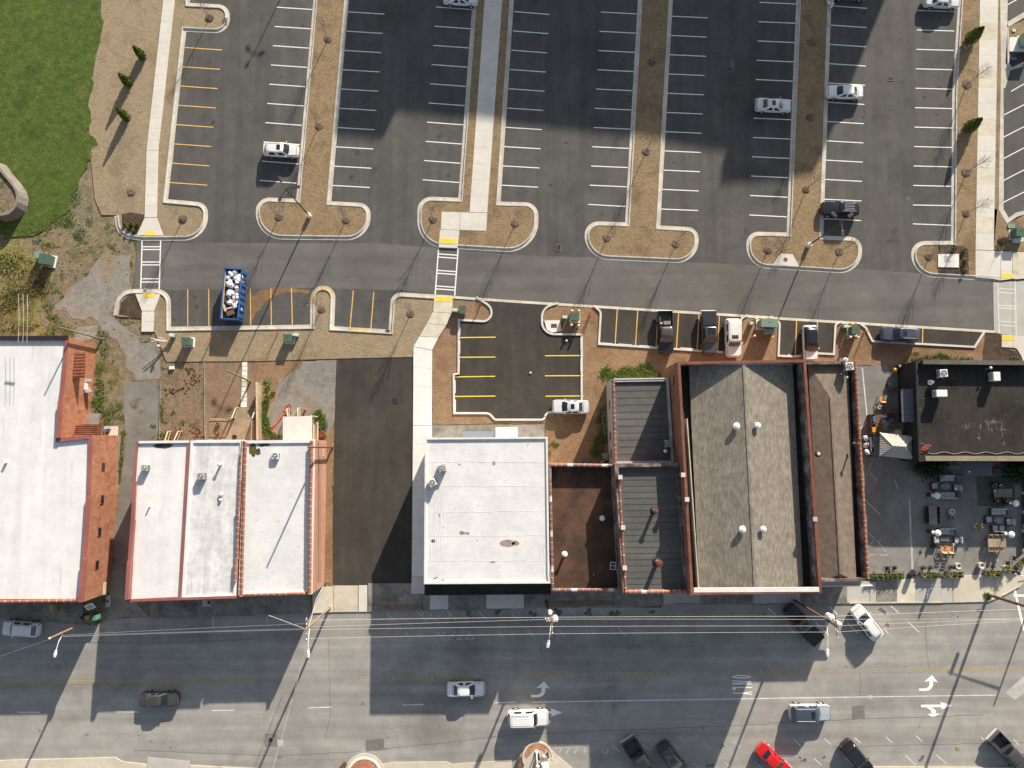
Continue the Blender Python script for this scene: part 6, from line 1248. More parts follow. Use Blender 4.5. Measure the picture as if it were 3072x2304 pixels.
park(22, 508, 197, 179, 'sedan', 'silver', 'silver sedan with a black sunroof in the central small lot', 'car', ('sunroof', 'lightrear'))
park(3, 176, 458, 176, 'suv', 'pearl', 'pale silver hatchback at the kerb below the brick building', 'car', ('rails',))
park(3, 1370, 1068, 1, 'sedan', 'weathered', 'dark scuffed sedan driving right at the edge of the shade', 'car', ('lightrear',))
park(13, 1812, 982, .5, 'sedan', 'pearl', 'white sedan with dark rear window driving right in the shade', 'car')
park(23, 138, 1228, 1.5, 'bigsuv', 'white', 'large white SUV driving right beside the straight ahead arrow', 'car', ('rails', 'ribs'))
park(33, 362, 1180, 0, 'bigsuv', 'bluegrey', 'grey and silver SUV with sunroof driving right in the sun', 'car', ('sunroof', 'rails'), roofcol='slate')
park(23, 1110, 1590, -57, 'pickup', 'gunmetal', 'dark pickup angle-parked at the bottom edge with an open bed', 'pickup', ())
park(23, 1390, 1590, -53, 'sedan', 'gunmetal', 'dark grey hatchback next to the dark pickup at the bottom', 'car', ('sunroof', 'lightglass', 'lightrear', 'panoroof'))
park(23, 2262, 1600, -43, 'sedan', 'red', 'bright red car angle-parked at the bottom edge', 'car')
park(33, 772, 1572, -51, 'suv', 'black', 'black SUV with red tail lamps angle-parked at the bottom', 'car', ('panoroof',))
park(33, 2092, 1530, -47, 'pickup', 'grey', 'dark pickup with an open bed in the bottom right corner', 'pickup', ())
park(33, 305, 418, 131, 'pickup', 'black', 'black pickup with a bed cover in the shade below the power pole', 'pickup', ('cover', 'sunroof'), roofcol='grey')
park(33, 857, 405, 127, 'suv', 'white', 'white crossover angle-parked in the sun beside the black pickup', 'car', ('rails', 'blackrails'))

# ------------------------------------------------------------------ dumpster full of bags
rd = empty('roll_off_dumpster', P(1, 2045, 905, 0), R(-2.8), label='blue roll-off dumpster heaped with white rubbish bags', cat='dumpster')
L_, W_, H_ = 6.7, 2.3, 1.75
for s, mt in ((-1, 'blue'), (1, 'blue')):
    MB().box((s * (W_ / 2 - .04), 0, H_ / 2 + .12), (.08, L_, H_ - .1)).build('side_wall', M[mt], rd)
    MB().box((s * (W_ / 2 - .02), 0, H_ + .08), (.16, L_ + .06, .12)).build('top_rail', M['blue'], rd)
    for k in range(8): MB().box((s * (W_ / 2 + .06), -L_ / 2 + .45 + k * (L_ - .9) / 7, H_ / 2 + .1), (.14, .12, H_ - .2)).build('rib', M['blue'], rd)
    MB().box((0, s * (L_ / 2 - .04), H_ / 2 + .1), (W_ - .1, .08, H_ - .1)).build('end_wall', M['blue'], rd); MB().box((0, s * (L_ / 2 - .03), H_ + .085), (W_, .14, .11)).build('top_rail', M['blue'], rd)
MB().box((-W_ / 2 + .11, 0, H_ / 2 + .1), (.03, L_ - .3, H_ - .2)).build('inner_liner', M['lumber'], rd); MB().box((0, 0, .2), (W_ - .2, L_ - .2, .1)).build('floor', M['rust'], rd)
for s in (-1, 1): MB().box((s * .6, 0, .08), (.12, L_, .16)).build('skid', M['rust'], rd)
for y in (-1.8, .4, 1.9): MB().box((W_ / 2 + .05, y, 1.0), (.02, .35, .3)).build('sticker', M['white'], rd)
rn = random.Random(11)
def blob(name, c, s, mat, seed, **k):
    r_ = random.Random(seed); bm = bmesh.new(); bmesh.ops.create_icosphere(bm, subdivisions=2, radius=1)
    for v in bm.verts: v.co = Vector((v.co.x * s[0], v.co.y * s[1], v.co.z * s[2])) * (1 + r_.uniform(-.16, .16))
    me = bpy.data.meshes.new(name); bm.to_mesh(me); bm.free(); me.materials.append(M[mat]); o = bpy.data.objects.new(name, me); COL.objects.link(o); o.location = c; o.rotation_euler = (r_.uniform(-.4, .4), r_.uniform(-.4, .4), r_.uniform(0, 6)); return tag(o, **k)
where = ['near the far end', 'beside the left liner', 'in the middle of the heap', 'against the right wall', 'near the kerb end']
for k in range(34):
    y = 2.9 - k * .135 + rn.uniform(-.12, .12); x = rn.uniform(-.7, .85); s = rn.uniform(.24, .40)
    c = rd.matrix_basis @ Vector((x, y, rn.uniform(1.35, 1.72)))
    blob('rubbish_bag', c, (s, s * rn.uniform(.8, 1.2), s * .75), 'bag_k' if k in (8, 15, 19, 26) else 'bag_w', k, label='black tied rubbish bag lying in the blue dumpster' if k in (8, 15, 19, 26) else 'white tied rubbish bag heaped in the blue dumpster', cat='rubbish bag', group='black bags in the dumpster' if k in (8, 15, 19, 26) else 'white bags in the dumpster')
MB().box((0, 0, .8), (W_ - .35, L_ - .4, 1.1)).build('load', M['bag_k'], rd)
for k, (x, y, sx, sy, mt, lb) in enumerate(((.5, 2.0, .5, .35, 'card', 'open cardboard box near the far end of the dumpster'), (.75, 1.75, .35, .6, 'lumber', 'pale wooden offcut leaning near the dumpster wall'), (.55, 1.3, .8, .5, 'oldwood', 'grey sheet of board across the dumpster load'), (.35, -.85, .4, .45, 'card', 'small cardboard box in the middle of the dumpster'), (.3, -1.6, .5, .8, 'brownply', 'dark crate near the kerb end of the dumpster'), (-.75, -1.9, .3, .9, 'lumber', 'upright timber by the left wall of the dumpster'), (-.05, -1.85, .9, .16, 'white', 'white plastic trim laid across the dumpster'), (.05, -2.5, 1.0, .6, 'brownply', 'brown panel at the kerb end of the dumpster'), (.75, -1.2, .2, .7, 'bag_w', 'white strip beside the right wall of the dumpster'))):
    o = MB().box((0, 0, 0), (sx, sy, .18)).build('debris_board', M[mt], label=lb, cat='debris'); o.location = rd.matrix_basis @ Vector((x, y, 1.58 + .02 * k)); o.rotation_euler = (rn.uniform(-.15, .15), rn.uniform(-.15, .15), rn.uniform(-.5, .5))

# ------------------------------------------------------------------ utility boxes and bollards
def cabinet(c, sx, sy, sz, rz, label, mat='green_b', pad=True, lid=True):
    r = empty('transformer_box', c, R(rz), label=label, cat='transformer')
    if pad: MB().box((0, 0, .06), (sx + .35, sy + .35, .14)).build('pad', M['conc_w'], r)
    MB().box((0, 0, sz / 2 + .12), (sx, sy, sz)).build('cabinet', M[mat], r, bevel=.02)
    if lid:
        z = sz + .12; MB().add([(-sx / 2 - .03, -sy / 2 - .03, z), (sx / 2 + .03, -sy / 2 - .03, z), (sx / 2 + .03, sy / 2 + .03, z + .06), (-sx / 2 - .03, sy / 2 + .03, z + .06), (-sx / 2 - .03, -sy / 2 - .03, z + .05), (sx / 2 + .03, -sy / 2 - .03, z + .05), (sx / 2 + .03, sy / 2 + .03, z + .13), (-sx / 2 - .03, sy / 2 + .03, z + .13)], [(0, 3, 2, 1), (4, 5, 6, 7), (0, 1, 5, 4), (1, 2, 6, 5), (2, 3, 7, 6), (3, 0, 4, 7)]).build('lid', M[mat], r)
        MB().box((0, sy * .1, z + .105), (.16, .05, .04)).build('handle', M['black'], r); MB().box((sx * .25, -sy / 2 - .035, .8), (.2, .012, .26)).build('warning_label', M['white'], r)
    return r
def pedestal(c, rz, label, s=.55):
    r = empty('cable_pedestal', c, R(rz), label=label, cat='pedestal')
    MB().box((0, 0, .3), (s * 1.15, s * .75, .6)).build('base', M['green_p'], r, bevel=.03); MB().add([(-s * .6, -s * .4, .6), (s * .6, -s * .4, .6), (s * .6, s * .4, .6), (-s * .6, s * .4, .6), (-s * .5, -s * .3, .85), (s * .5, -s * .3, .85), (s * .5, s * .3, .85), (-s * .5, s * .3, .85)], [(3, 2, 1, 0), (4, 5, 6, 7), (0, 1, 5, 4), (1, 2, 6, 5), (2, 3, 7, 6), (3, 0, 4, 7)]).build('hood', M['mint'], r); return r
cabinet(P(1, 438, 600), 1.25, 1.3, 1.25, -8, 'green transformer with a ridged lid on the weedy left field'); MB().box((0, 0, .6), (.6, .9, .9)).build('switch_box', M['green_p'], label='smaller green box attached left of the field transformer', cat='utility box').location = P(1, 362, 560, .0)
cabinet(P(1, 1640, 1300), 1.05, .95, 1.0, -1, 'green transformer on the turf left of the dumpster shadow'); cabinet(P(11, 295, 1272), 1.0, .95, 1.0, -1, 'green transformer below the rusty stalls on the lower turf')
cabinet(P(11, 1788, 1028), .85, .95, .9, 0, 'green transformer at the tip between the walkway and small lot', pad=False); cabinet(P(21, 543, 1085), 1.0, 1.05, .95, -2, 'green transformer ringed by yellow bollards at the lot entrance')
cabinet(P(31, -25, 1150), 2.1, 1.0, 1.5, -2, 'largest green transformer, on a wide pad between the parking bays', 'green_p'); cabinet(P(31, 722, 1205), .95, 1.0, 1.0, -2, 'dark green transformer on the straw beside the wedge-shaped lot'); MB().box((0, 0, .6), (1.3, .7, .9)).build('cable_box', M['green_p'], label='stepped green box attached to the largest transformer', cat='utility box').location = P(31, -5, 1215, 0)
cabinet(P(31, 2125, 370), 1.15, 1.1, 1.15, -2, 'green transformer on the right hand verge above the drive'); o = MB().box((0, 0, .35), (1.15, .6, .7)).build('meter_chest', M['mint'], label='pale mint utility chest below the right verge transformer', cat='utility box', bevel=.05); o.location = P(31, 2140, 425); o = MB().box((0, 0, .06), (.9, .5, .14)).build('valve_box', M['green_p'], label='flat green valve box above the right verge transformer', cat='utility box'); o.location = P(31, 2096, 297, .1)
cabinet(P(30, 2215, 375), 1.7, 1.7, 1.6, 0, 'green transformer at the far right edge near the street bays', 'green_p'); o = MB().box((0, 0, .05), (.7, .35, .12)).build('valve_box', M['bin_b'], label='blue flush valve box in the far right mulch', cat='utility box'); o.location = P(30, 2120, 508, .12); o = MB().box((0, 0, .05), (.4, .35, .12)).build('valve_box', M['mint'], label='mint flush valve box in the far right turf', cat='utility box'); o.location = P(30, 2122, 265, .1)
pedestal(P(1, 1505, 1245), -10, 'pale mint pedestal box beside the bundle of pipes at the lower left'); pedestal(P(11, 355, 1240), -3, 'pale mint pedestal touching the lower turf transformer'); pedestal(P(11, 1723, 1028), -2, 'pale mint pedestal beside the walkway tip transformer'); pedestal(P(21, 452, 1088), 0, 'pale mint pedestal left of the ringed transformer'); pedestal(P(21, 2060, 1142), 0, 'pale mint pedestal left of the largest transformer'); pedestal(P(31, 652, 1168), 0, 'pale mint pedestal left of the dark green transformer')
def bollard(c, label):
    r = empty('bollard', c, label=label, cat='bollard', group='yellow bollards round the transformers'); MB().lathe((0, 0, 0), [(.13, -.05), (.13, 1.12), (.10, 1.19), (.02, 1.21)], 12).build('post', M['ylw'], r); MB().lathe((0, 0, 1.12), [(.15, 0), (.15, .05), (.1, .12), (.02, .14)], 12).build('cap', M['white'], r)
for (cr, x, y, lb) in ((21, 512, 1040, 'upper left bollard of the ring by the lot entrance'), (21, 572, 1040, 'upper right bollard of the ring by the lot entrance'), (21, 508, 1160, 'lower left bollard of the ring by the lot entrance'), (21, 568, 1165, 'lower right bollard of the ring by the lot entrance'), (31, -125, 1108, 'upper left bollard beside the largest transformer'), (31, -10, 1100, 'upper right bollard beside the largest transformer'), (31, -140, 1255, 'lower left bollard beside the largest transformer'), (31, 12, 1262, 'lower right bollard beside the largest transformer'), (31, 688, 1148, 'upper left bollard beside the dark green transformer'), (31, 738, 1150, 'upper right bollard beside the dark green transformer'), (31, 680, 1265, 'lower left bollard beside the dark green transformer'), (31, 745, 1268, 'lower right bollard beside the dark green transformer')):
    bollard(P(cr, x, y), 'yellow ' + lb)
MB().lathe((0, 0, 0), [(.16, 0), (.16, .18), (.02, .2)], 12).build('cleanout_cap', M['pot_w'], label='small pale round cap on the fresh asphalt near the lot entrance', cat='cap').location = P(21, 470, 1285, 0)
MB().lathe((0, 0, 0), [(.15, 0), (.15, .12), (.02, .14)], 12).build('cleanout_cap', M['mint'], label='small mint cap in the middle of the central small lot', cat='cap').location = P(21, 160, 1562, 0)
MB().lathe((0, 0, 0), [(.14, 0), (.14, .15), (.02, .17)], 12).build('cleanout_cap', M['bin_g'], label='small green cap in the straw of the yard', cat='cap').location = P(11, 93, 1637, 0)
def conduit(c, pts, mat, label, r=.03, name='conduit_stub'): o = MB().tube([Vector(p) for p in pts], r, 6).build(name, M[mat], label=label, cat='conduit'); o.location = c
for cr, x, y, lb in ((1, 1828, 1275, 'orange conduit stubs standing left of the dumpster shadow'), (11, 188, 1220, 'orange conduit stubs left of the lower turf transformer'), (11, 1938, 975, 'orange conduit stub on the tip of the straw bed'), (31, 825, 1215, 'orange conduit stub beside the wedge-shaped lot kerb'), (1, 435, 500, 'orange conduit stub above the field transformer')):
    c = P(cr, x, y); o = MB().tube([(0, 0, 0), (.02, .02, .8), (-.08, .05, 1.35)], .035, 6).tube([(.08, 0, 0), (.1, .02, .9), (.22, .12, 1.5)], .035, 6).build('conduit_stub', M['orange'], label=lb, cat='conduit'); o.location = c
o = MB().tube([(0, 0, 0), (0, 0, 1.1), (.15, .1, 1.3), (.3, 0, 1.1)], .06, 6).tube([(.1, -.2, 0), (.15, -.2, .9), (.35, -.3, .8)], .06, 6).build('conduit_bundle', M['orange'], label='curled orange conduits right of the ringed transformer', cat='conduit'); o.location = P(21, 668, 1060)
o = MB().tube([(.35, 1.6, .3), (.8, 1.2, .4), (1.0, .5, .4), (.9, -.1, .35), (.5, -.5, .3)], .05, 6).build('hose', M['pipe'], label='curved red hose on the straw behind the black building', cat='hose'); o.location = P(31, 1100, 1490)
r = empty('pipe_bundle', P(1, 1480, 1300), label='white pipes fanning out of a dark mulched hole, lower left', cat='pipes')
for k, (dx, dy) in enumerate(((-2.0, .35), (-1.6, .1), (-1.9, -.1), (-1.0, .5))): MB().tube([(0, 0, 0), (dx * .5, dy * .5, .9), (dx, dy, 1.5)], .045, 6).build('pipe', M['pot_w'], r)
o = MB().lathe((0, 0, 0), [(.05, 0), (.05, 1.0), (.18, 1.02), (.18, 1.25), (.02, 1.3)], 12).build('marker_post', M['pot_w'], label='white and orange marker post left of the white pipes', cat='marker'); o.location = P(1, 1405, 1340)
# ------------------------------------------------------------------ trees, shrubs, weeds
def tree_parts(seed, h=4.5):
    rn = random.Random(seed); tr = MB(); lean = rn.uniform(-.06, .06)
    tp = [(0, 0, 0), (lean * .4, 0, h * .3), (lean, lean, h * .62), (lean * 1.2, 0, h)]
    tr.tube(tp, [.055, .045, .03, .008], 7); br = MB()
    for k in range(30):
        z = h * (.34 + .6 * (k / 30) ** .9); a = k * 2.4 + rn.uniform(-.4, .4); L = (1 - (z / h) ** 1.6) * 1.5 + .35; up = rn.uniform(.7, 1.2)
        b = Vector((lean * z / h, 0, z)); d = Vector((math.cos(a), math.sin(a), up)).normalized()
        m_ = b + d * L * .55 + Vector((0, 0, .05)); e = b + d * L + Vector((0, 0, .18)); br.tube([b, m_, e], [.017, .012, .005], 4, False)
        for j in range(4):
            s = b.lerp(e, rn.uniform(.35, .85)); d2 = (d + Vector((rn.uniform(-.7, .7), rn.uniform(-.7, .7), rn.uniform(0, .6)))).normalized(); br.tube([s, s + d2 * rn.uniform(.25, .55)], [.009, .004], 3, False)
    return tr, br
TP = []
def young_tree(c, seed, label, group='bare young trees in mulch rings'):
    rn = random.Random(seed); v = seed % 3
    r = empty('young_tree', c, rn.uniform(0, 6), label=label, cat='tree', group=group)
    if len(TP) <= v or TP[v] is None:
        while len(TP) <= v: TP.append(None)
        tr, br = tree_parts(v + 3); a = tr.build('trunk', M['twig'], r); b = br.build('branches', M['twig'], r); TP[v] = (a, b)
    else:
        for o in TP[v]: inst(o, o.name.split('.')[0], r)
    return r
def mulch_ring(c, rr, seed):
    rn = random.Random(seed); n = 20; v = [(c.x, c.y, c.z + .07)]; 
    for q, zz in ((.55, .10), (.9, .05), (1.0, .0)):
        v += [(c.x + rr * q * rn.uniform(.9, 1.1) * math.cos(2 * math.pi * k / n), c.y + rr * q * rn.uniform(.9, 1.1) * math.sin(2 * math.pi * k / n), c.z + zz) for k in range(n)]
    f = [(0, 1 + k, 1 + (k + 1) % n) for k in range(n)]
    for j in (0, 1): f += [(1 + j * n + k, 1 + (j + 1) * n + k, 1 + (j + 1) * n + (k + 1) % n, 1 + j * n + (k + 1) % n) for k in range(n)]
    MB().add(v, f).build('mulch_ring', M['ringm'], kind='stuff')
isl = 'bare young tree '
TREES = [(0, 1810, 150, .115, 'on the top left lobe with the rusty inlet'), (10, 622, 338, .115, 'upper one in the second grassy strip'), (10, 545, 1090, .115, 'lower one in the second grassy strip'), (11, 198, 215, .115, 'left one on the island with the left light pole'), (11, 778, 240, .115, 'right one on the island with the left light pole'),
    (11, 1530, 235, .115, 'left of the L-shaped walkway landing'), (11, 2240, 270, .115, 'right of the L-shaped walkway landing'), (11, 565, 1012, .115, 'inside the narrow rust-stained finger island'), (11, 1335, 1052, .115, 'on turf left of the bent walkway'), (1, 1580, 230, .115, 'on the rounded end of the left turf bed'),
    (20, 1203, 543, .115, 'upper one in the fourth grassy strip, in shade'), (20, 1158, 1308, .115, 'lower one in the fourth grassy strip, in sun'), (21, 820, 395, .115, 'left one on the fourth island end'), (21, 1415, 447, .115, 'right one on the fourth island end'), (30, 375, 372, .115, 'top one in the fifth grassy strip, in shade'), (30, 362, 1015, .115, 'middle one in the fifth grassy strip, in shade'),
    (30, 330, 1635, .115, 'lowest one in the fifth grassy strip'), (31, 0, 500, .115, 'left of the trapezoid concrete pad'), (31, 615, 515, .115, 'right of the right hand light pole'), (31, 1390, 560, .115, 'left of the white square pad'), (30, 1720, 728, .115, 'between the two right hand conifers'), (30, 1712, 1487, .115, 'below the lower right hand conifer'), (31, 1712, 185, .115, 'lowest one beside the right walkway')]
for k, (cr, x, y, z, lb) in enumerate(TREES):
    c = P(cr, x, y, z if k != 7 and k != 8 else .05); mulch_ring(c, .58 if cr != 30 or x < 1000 else .68, k); young_tree(c, k, isl + lb)
c = P(1, 1135, 2, .06); mulch_ring(c, .55, 90); c = P(31, 2020, 430, .11); mulch_ring(c, .6, 91)
def leafy(name, parent, mat, n, fn, size, seed, flat=.5):
    rn = random.Random(seed); v = []; f = []
    for k in range(n):
        c = Vector(fn(rn)); s = size * rn.uniform(.6, 1.3); a = Vector((rn.gauss(0, 1), rn.gauss(0, 1), rn.gauss(0, flat))).normalized(); b = a.cross(Vector((rn.gauss(0, 1), rn.gauss(0, 1), rn.gauss(0, 1)))).normalized()
        i = len(v); v += [c - a * s, c + b * s * .45, c + a * s, c - b * s * .45]; f.append((i, i + 1, i + 2, i + 3))
    me = MB().add(v, f); return me.build(name, M[mat], parent)
def conifer(c, h, rr, label, seed):
    r = empty('conifer_tree', c, label=label, cat='conifer'); MB().tube([(0, 0, 0), (0, 0, h * .9)], [.06, .02], 7).build('trunk', M['wood_dk'], r)
    def fn(rn):
        z = rn.random() ** .8; ra = rr * (1 - z ** 1.6) ** .8 * (.6 + .4 * min(1, z * 5 + .3)) * rn.uniform(.45, 1.2) ; a = rn.uniform(0, 6.283); return (ra * math.cos(a), ra * math.sin(a), .12 + z * (h - .1))
    leafy('foliage', r, 'conifer', 2200, fn, .15, seed, 1.2); return r
for cr, x, y, h, rr, lb in ((0, 1235, 490, 2.5, .52, 'top one of three columnar conifers left of the walkway'), (0, 1115, 720, 2.5, .56, 'middle one of three columnar conifers left of the walkway'), (0, 1098, 1015, 2.6, .5, 'lowest one of three columnar conifers left of the walkway'), (30, 1738, 345, 3.0, .8, 'upper columnar conifer beside the right walkway'), (30, 1722, 1112, 3.0, .78, 'lower columnar conifer beside the right walkway')):
    c = P(cr, x, y, .08); mulch_ring(c, .62, int(x)); conifer(c, h, rr, lb, int(x))
def shrub(c, rr, h, label, mat='leaf', n=260, seed=1, name='shrub', cat='shrub', size=.09, group=None):
    r = empty(name, c, label=label, cat=cat, group=group)
    def fn(rn):
        a = rn.uniform(0, 6.283); z = rn.random(); q = math.sqrt(max(0, 1 - (z * .9) ** 2)) * rr * rn.uniform(.4, 1.05); return (q * math.cos(a), q * math.sin(a), .05 + z * h)
    leafy('foliage', r, mat, n, fn, size, seed, .8); MB().tube([(0, 0, -.02), (0, 0, h * .6)], [.03, .015], 5).build('stem', M['twig_d'], r); return r
for k, (x, y, lb) in enumerate(((1082, 272, 'upper left'), (1138, 275, 'upper middle'), (1188, 282, 'upper right'), (1112, 312, 'lower left'), (1160, 335, 'lower right'))): shrub(P(1, x, y, .12), .27, .4, lb + ' shrub of the five in the dark corner mulch bed', 'conifer', 200, k)
for k, (x, y, lb) in enumerate(((1600, 490, 'upper left'), (1690, 500, 'upper right'), (1700, 595, 'right middle'), (1695, 675, 'lower right'))): shrub(P(31, x, y, .12), .3, .45, lb + ' shrub in the mulch round the white pad', 'leaf_y', 140, k + 20)
shrub(P(31, 2018, 425, .1), .55, .8, 'dark red leafless shrub below the right verge transformer', 'twig_d', 420, 33)
o = MB().tube([(0, 0, 0), (-.1, .1, 1.6), (-.25, .2, 2.4)], [.03, .02, .01], 5).build('sapling_whip', M['twig_d'], label='thin whip sapling growing from the red shrub', cat='sapling'); o.location = P(31, 2018, 425, .1)
# weeds: many small leaf tufts spread over patches (uncountable cover)
def weeds(cr, blobs, mat, dens, seed, size=.16, h=.22):
    rn = random.Random(seed); v = []; f = []
    for (x, y, rx, ry) in blobs:
        c = P(cr, x, y); ax = rx * .0152; ay = ry * .0152; n = int(dens * ax * ay * 3.14)
        for k in range(n):
            a = rn.uniform(0, 6.283); q = rn.random() ** .5 * rn.uniform(.5, 1.15); px, py = c.x + ax * q * math.cos(a), c.y + ay * q * math.sin(a)
            for j in range(4):
                b = rn.uniform(0, 6.283); L = size * rn.uniform(.5, 1.4); i = len(v)
                v += [(px, py, -.04), (px + .35 * L * math.cos(b + .5), py + .35 * L * math.sin(b + .5), h * rn.uniform(.2, .8)), (px + L * math.cos(b), py + L * math.sin(b), h * rn.uniform(0, .9)), (px + .35 * L * math.cos(b - .5), py + .35 * L * math.sin(b - .5), h * rn.uniform(.2, .8))]; f.append((i, i + 1, i + 2, i + 3))
    MB().add(v, f).build('weeds', M[mat], kind='stuff')
weeds(1, [(520, 1170, 130, 50), (430, 1230, 90, 35), (600, 1215, 70, 30), (890, 1240, 60, 70), (900, 1380, 45, 110), (860, 1540, 40, 110), (560, 230, 130, 90), (350, 300, 150, 60), (200, 330, 120, 50), (700, 350, 60, 60), (420, 460, 90, 40), (650, 60, 70, 90), (420, 990, 60, 60), (480, 1100, 60, 40), (780, 250, 40, 50), (320, 420, 60, 30), (250, 110, 60, 60)], 'leaf', 34, 1, .11, .12)
weeds(2, [(860, 30, 50, 90), (850, 160, 60, 90), (950, 240, 90, 70), (930, 320, 60, 40), (1055, 560, 22, 170), (1070, 430, 30, 40), (1045, 700, 18, 90), (1000, 1000, 12, 100), (1420, 440, 60, 40), (1580, 330, 40, 25), (1500, 240, 30, 20), (1400, 240, 25, 120), (1330, 350, 30, 20), (1430, 320, 25, 14)], 'leaf', 30, 2, .14, .2)
weeds(11, [(90, 1640, 35, 25), (330, 1020, 1, 1)], 'leaf', 40, 3)
weeds(12, [(100, 30, 25, 28), (150, 75, 25, 20), (105, 105, 28, 22), (90, 160, 36, 50), (60, 270, 45, 60), (80, 330, 50, 60), (100, 400, 45, 50), (170, 450, 70, 30), (560, 280, 50, 50), (570, 360, 50, 60), (575, 440, 40, 35), (540, 240, 40, 20)], 'leaf', 42, 4, .2, .35)
weeds(21, [(900, 1590, 110, 50), (1000, 1540, 110, 50), (1120, 1560, 130, 60), (1220, 1600, 80, 50), (1150, 1500, 60, 30), (820, 1560, 60, 60)], 'leaf', 32, 5, .2, .3)
weeds(22, [(770, 300, 60, 60), (790, 400, 50, 90), (760, 500, 70, 90), (720, 590, 60, 60), (370, 520, 50, 30), (325, 600, 14, 30)], 'weedy', 26, 6, .18, .25)
weeds(31, [(1390, 1420, 70, 25), (1550, 1430, 110, 28), (1700, 1440, 90, 22), (1480, 1400, 60, 20), (1270, 1440, 80, 20), (1270, 1390, 40, 14), (1200, 1475, 50, 14), (2120, 1445, 40, 18), (2130, 1430, 30, 14)], 'leaf', 30, 7)
weeds(13, [(640, 300, 22, 18), (1180, 285, 50, 12), (1290, 250, 30, 10), (595, 75, 22, 20)], 'leaf', 60, 8, .12, .15); weeds(33, [(1890, 175, 35, 32)], 'leaf', 130, 9, .2, .3)
rn = random.Random(5)     # leafless brush thicket on the left
v = []; f = []; mb = MB()
for k in range(320):
    x, y = rn.choice([(rn.uniform(60, 440), rn.uniform(720, 900)), (rn.uniform(-20, 300), rn.uniform(900, 1200)), (rn.uniform(250, 440), rn.uniform(640, 800))]); c = P(1, x, y); a = rn.uniform(0, 6.28); L = rn.uniform(.5, 1.6)
    p2 = c + Vector((L * math.cos(a), L * math.sin(a), rn.uniform(.2, 1.2))); mb.tube([c, c.lerp(p2, .5) + Vector((0, 0, .2)), p2], [.02, .014, .006], 3, False)
mb.build('brush_thicket', M['twig_d'], kind='stuff'); weeds(1, [(120, 650, 200, 110), (230, 850, 190, 70), (80, 930, 130, 150), (330, 800, 90, 90), (100, 560, 170, 60), (200, 1150, 180, 60)], 'leaf_y', 9, 10, .22, .3)
# retaining wall, field side
k8 = 220 / 1073.0
wp = [(-60, 20), (20, 132), (130, 262), (215, 370), (252, 440), (268, 520), (258, 610), (232, 680), (190, 740), (130, 785), (60, 806), (-80, 822)]
top = [tuple(Q(x * k8, 480 + y * k8, 1.7).xy) for x, y in wp]
rw = empty('retaining_wall', (top[5][0], top[5][1], 0), label='curved grey block retaining wall at the left edge', cat='retaining wall')
for c_ in range(9):
    off = (8 - c_) * .03; z0 = c_ * .19; a = offset(top, off); b = offset(top, off - .32); n = len(a)
    sgn = 1
    v = [(x, y, z) for ln, z in ((a, z0), (a, z0 + .17), (b, z0 + .17), (b, z0)) for x, y in ln]; f = []
    for j in range(3): f += [(j * n + i, j * n + i + 1, (j + 1) * n + i + 1, (j + 1) * n + i) for i in range(n - 1)]
    wb(MB().add(v, f), 'block_course', 'oldwood', rw)
inner = offset(top, -.3); sheet('raised_bank', ragged(inner + [(inner[-1][0] - 12, inner[-1][1]), (inner[0][0] - 12, inner[0][1] + 4)], .0, 50), 1.45, 'rubble')

# ------------------------------------------------------------------ light poles
def light_pole(base, top, h, heads, label):
    c = P(*base, .1) if len(base) == 3 else Q(*base, .1); r = empty('light_pole', c, label=label, cat='light pole')
    MB().lathe((0, 0, 0), [(.3, -.1), (.3, .7), (.26, .75), (.02, .76)], 20).build('concrete_base', M['conc_w'], r)
    MB().tube([(0, 0, .7), (0, 0, h)], [.10, .065], 12).build('pole', M['bronze'], r)
    for a in heads:
        a = R(a); arm = MB().bar((0, 0, h - .1), (1.0 * math.cos(a), 1.0 * math.sin(a), h + .05), .07).build('arm', M['bronze'], r)
        mb = MB(); mb.box((0, 0, 0), (.75, .38, .14)); o = mb.build('lamp_head', M['bronze'], r, bevel=.04); o.location = (1.35 * math.cos(a), 1.35 * math.sin(a), h + .06); o.rotation_euler = (0, 0, a)
        g = MB().box((0, 0, -.075), (.5, .26, .02)).build('lens', M['lamp_w'], o)
    return r
light_pole((929, 649), None, 10.2, (120, 8, 245), 'bronze light pole with three lamp heads on the second island')
light_pole((2424, 737), None, 9.8, (135, 40, 270), 'bronze light pole with three lamp heads on the fifth island')
c = P(0, 2185, 480); L = 10.2 / math.tan(R(SUN_EL)); r = light_pole((929, 649), None, 10.2, (120, 20, 240), 'bronze light pole standing beyond the top edge of the car park'); r.location = (c.x + L * math.sin(R(SUN_AZ)), c.y + L * math.cos(R(SUN_AZ)), .0)
# plastic wrapped sheet by the kerb
r = empty('plastic_wrap', P(30, 535, 45, .2), label='crumpled white plastic with green tape on the shaded kerb, top right', cat='litter')
rn = random.Random(3)
for k in range(7): o = MB().add([(rn.uniform(-.5, .5), rn.uniform(-.8, .8), rn.uniform(0, .4)) for _ in range(4)], [(0, 1, 2), (0, 2, 3)]).build('sheet_fold', M['white'], r)
MB().bar((-.1, -.3, .45), (.25, .7, .5), .07, .02).build('tape', M['bin_g'], r)

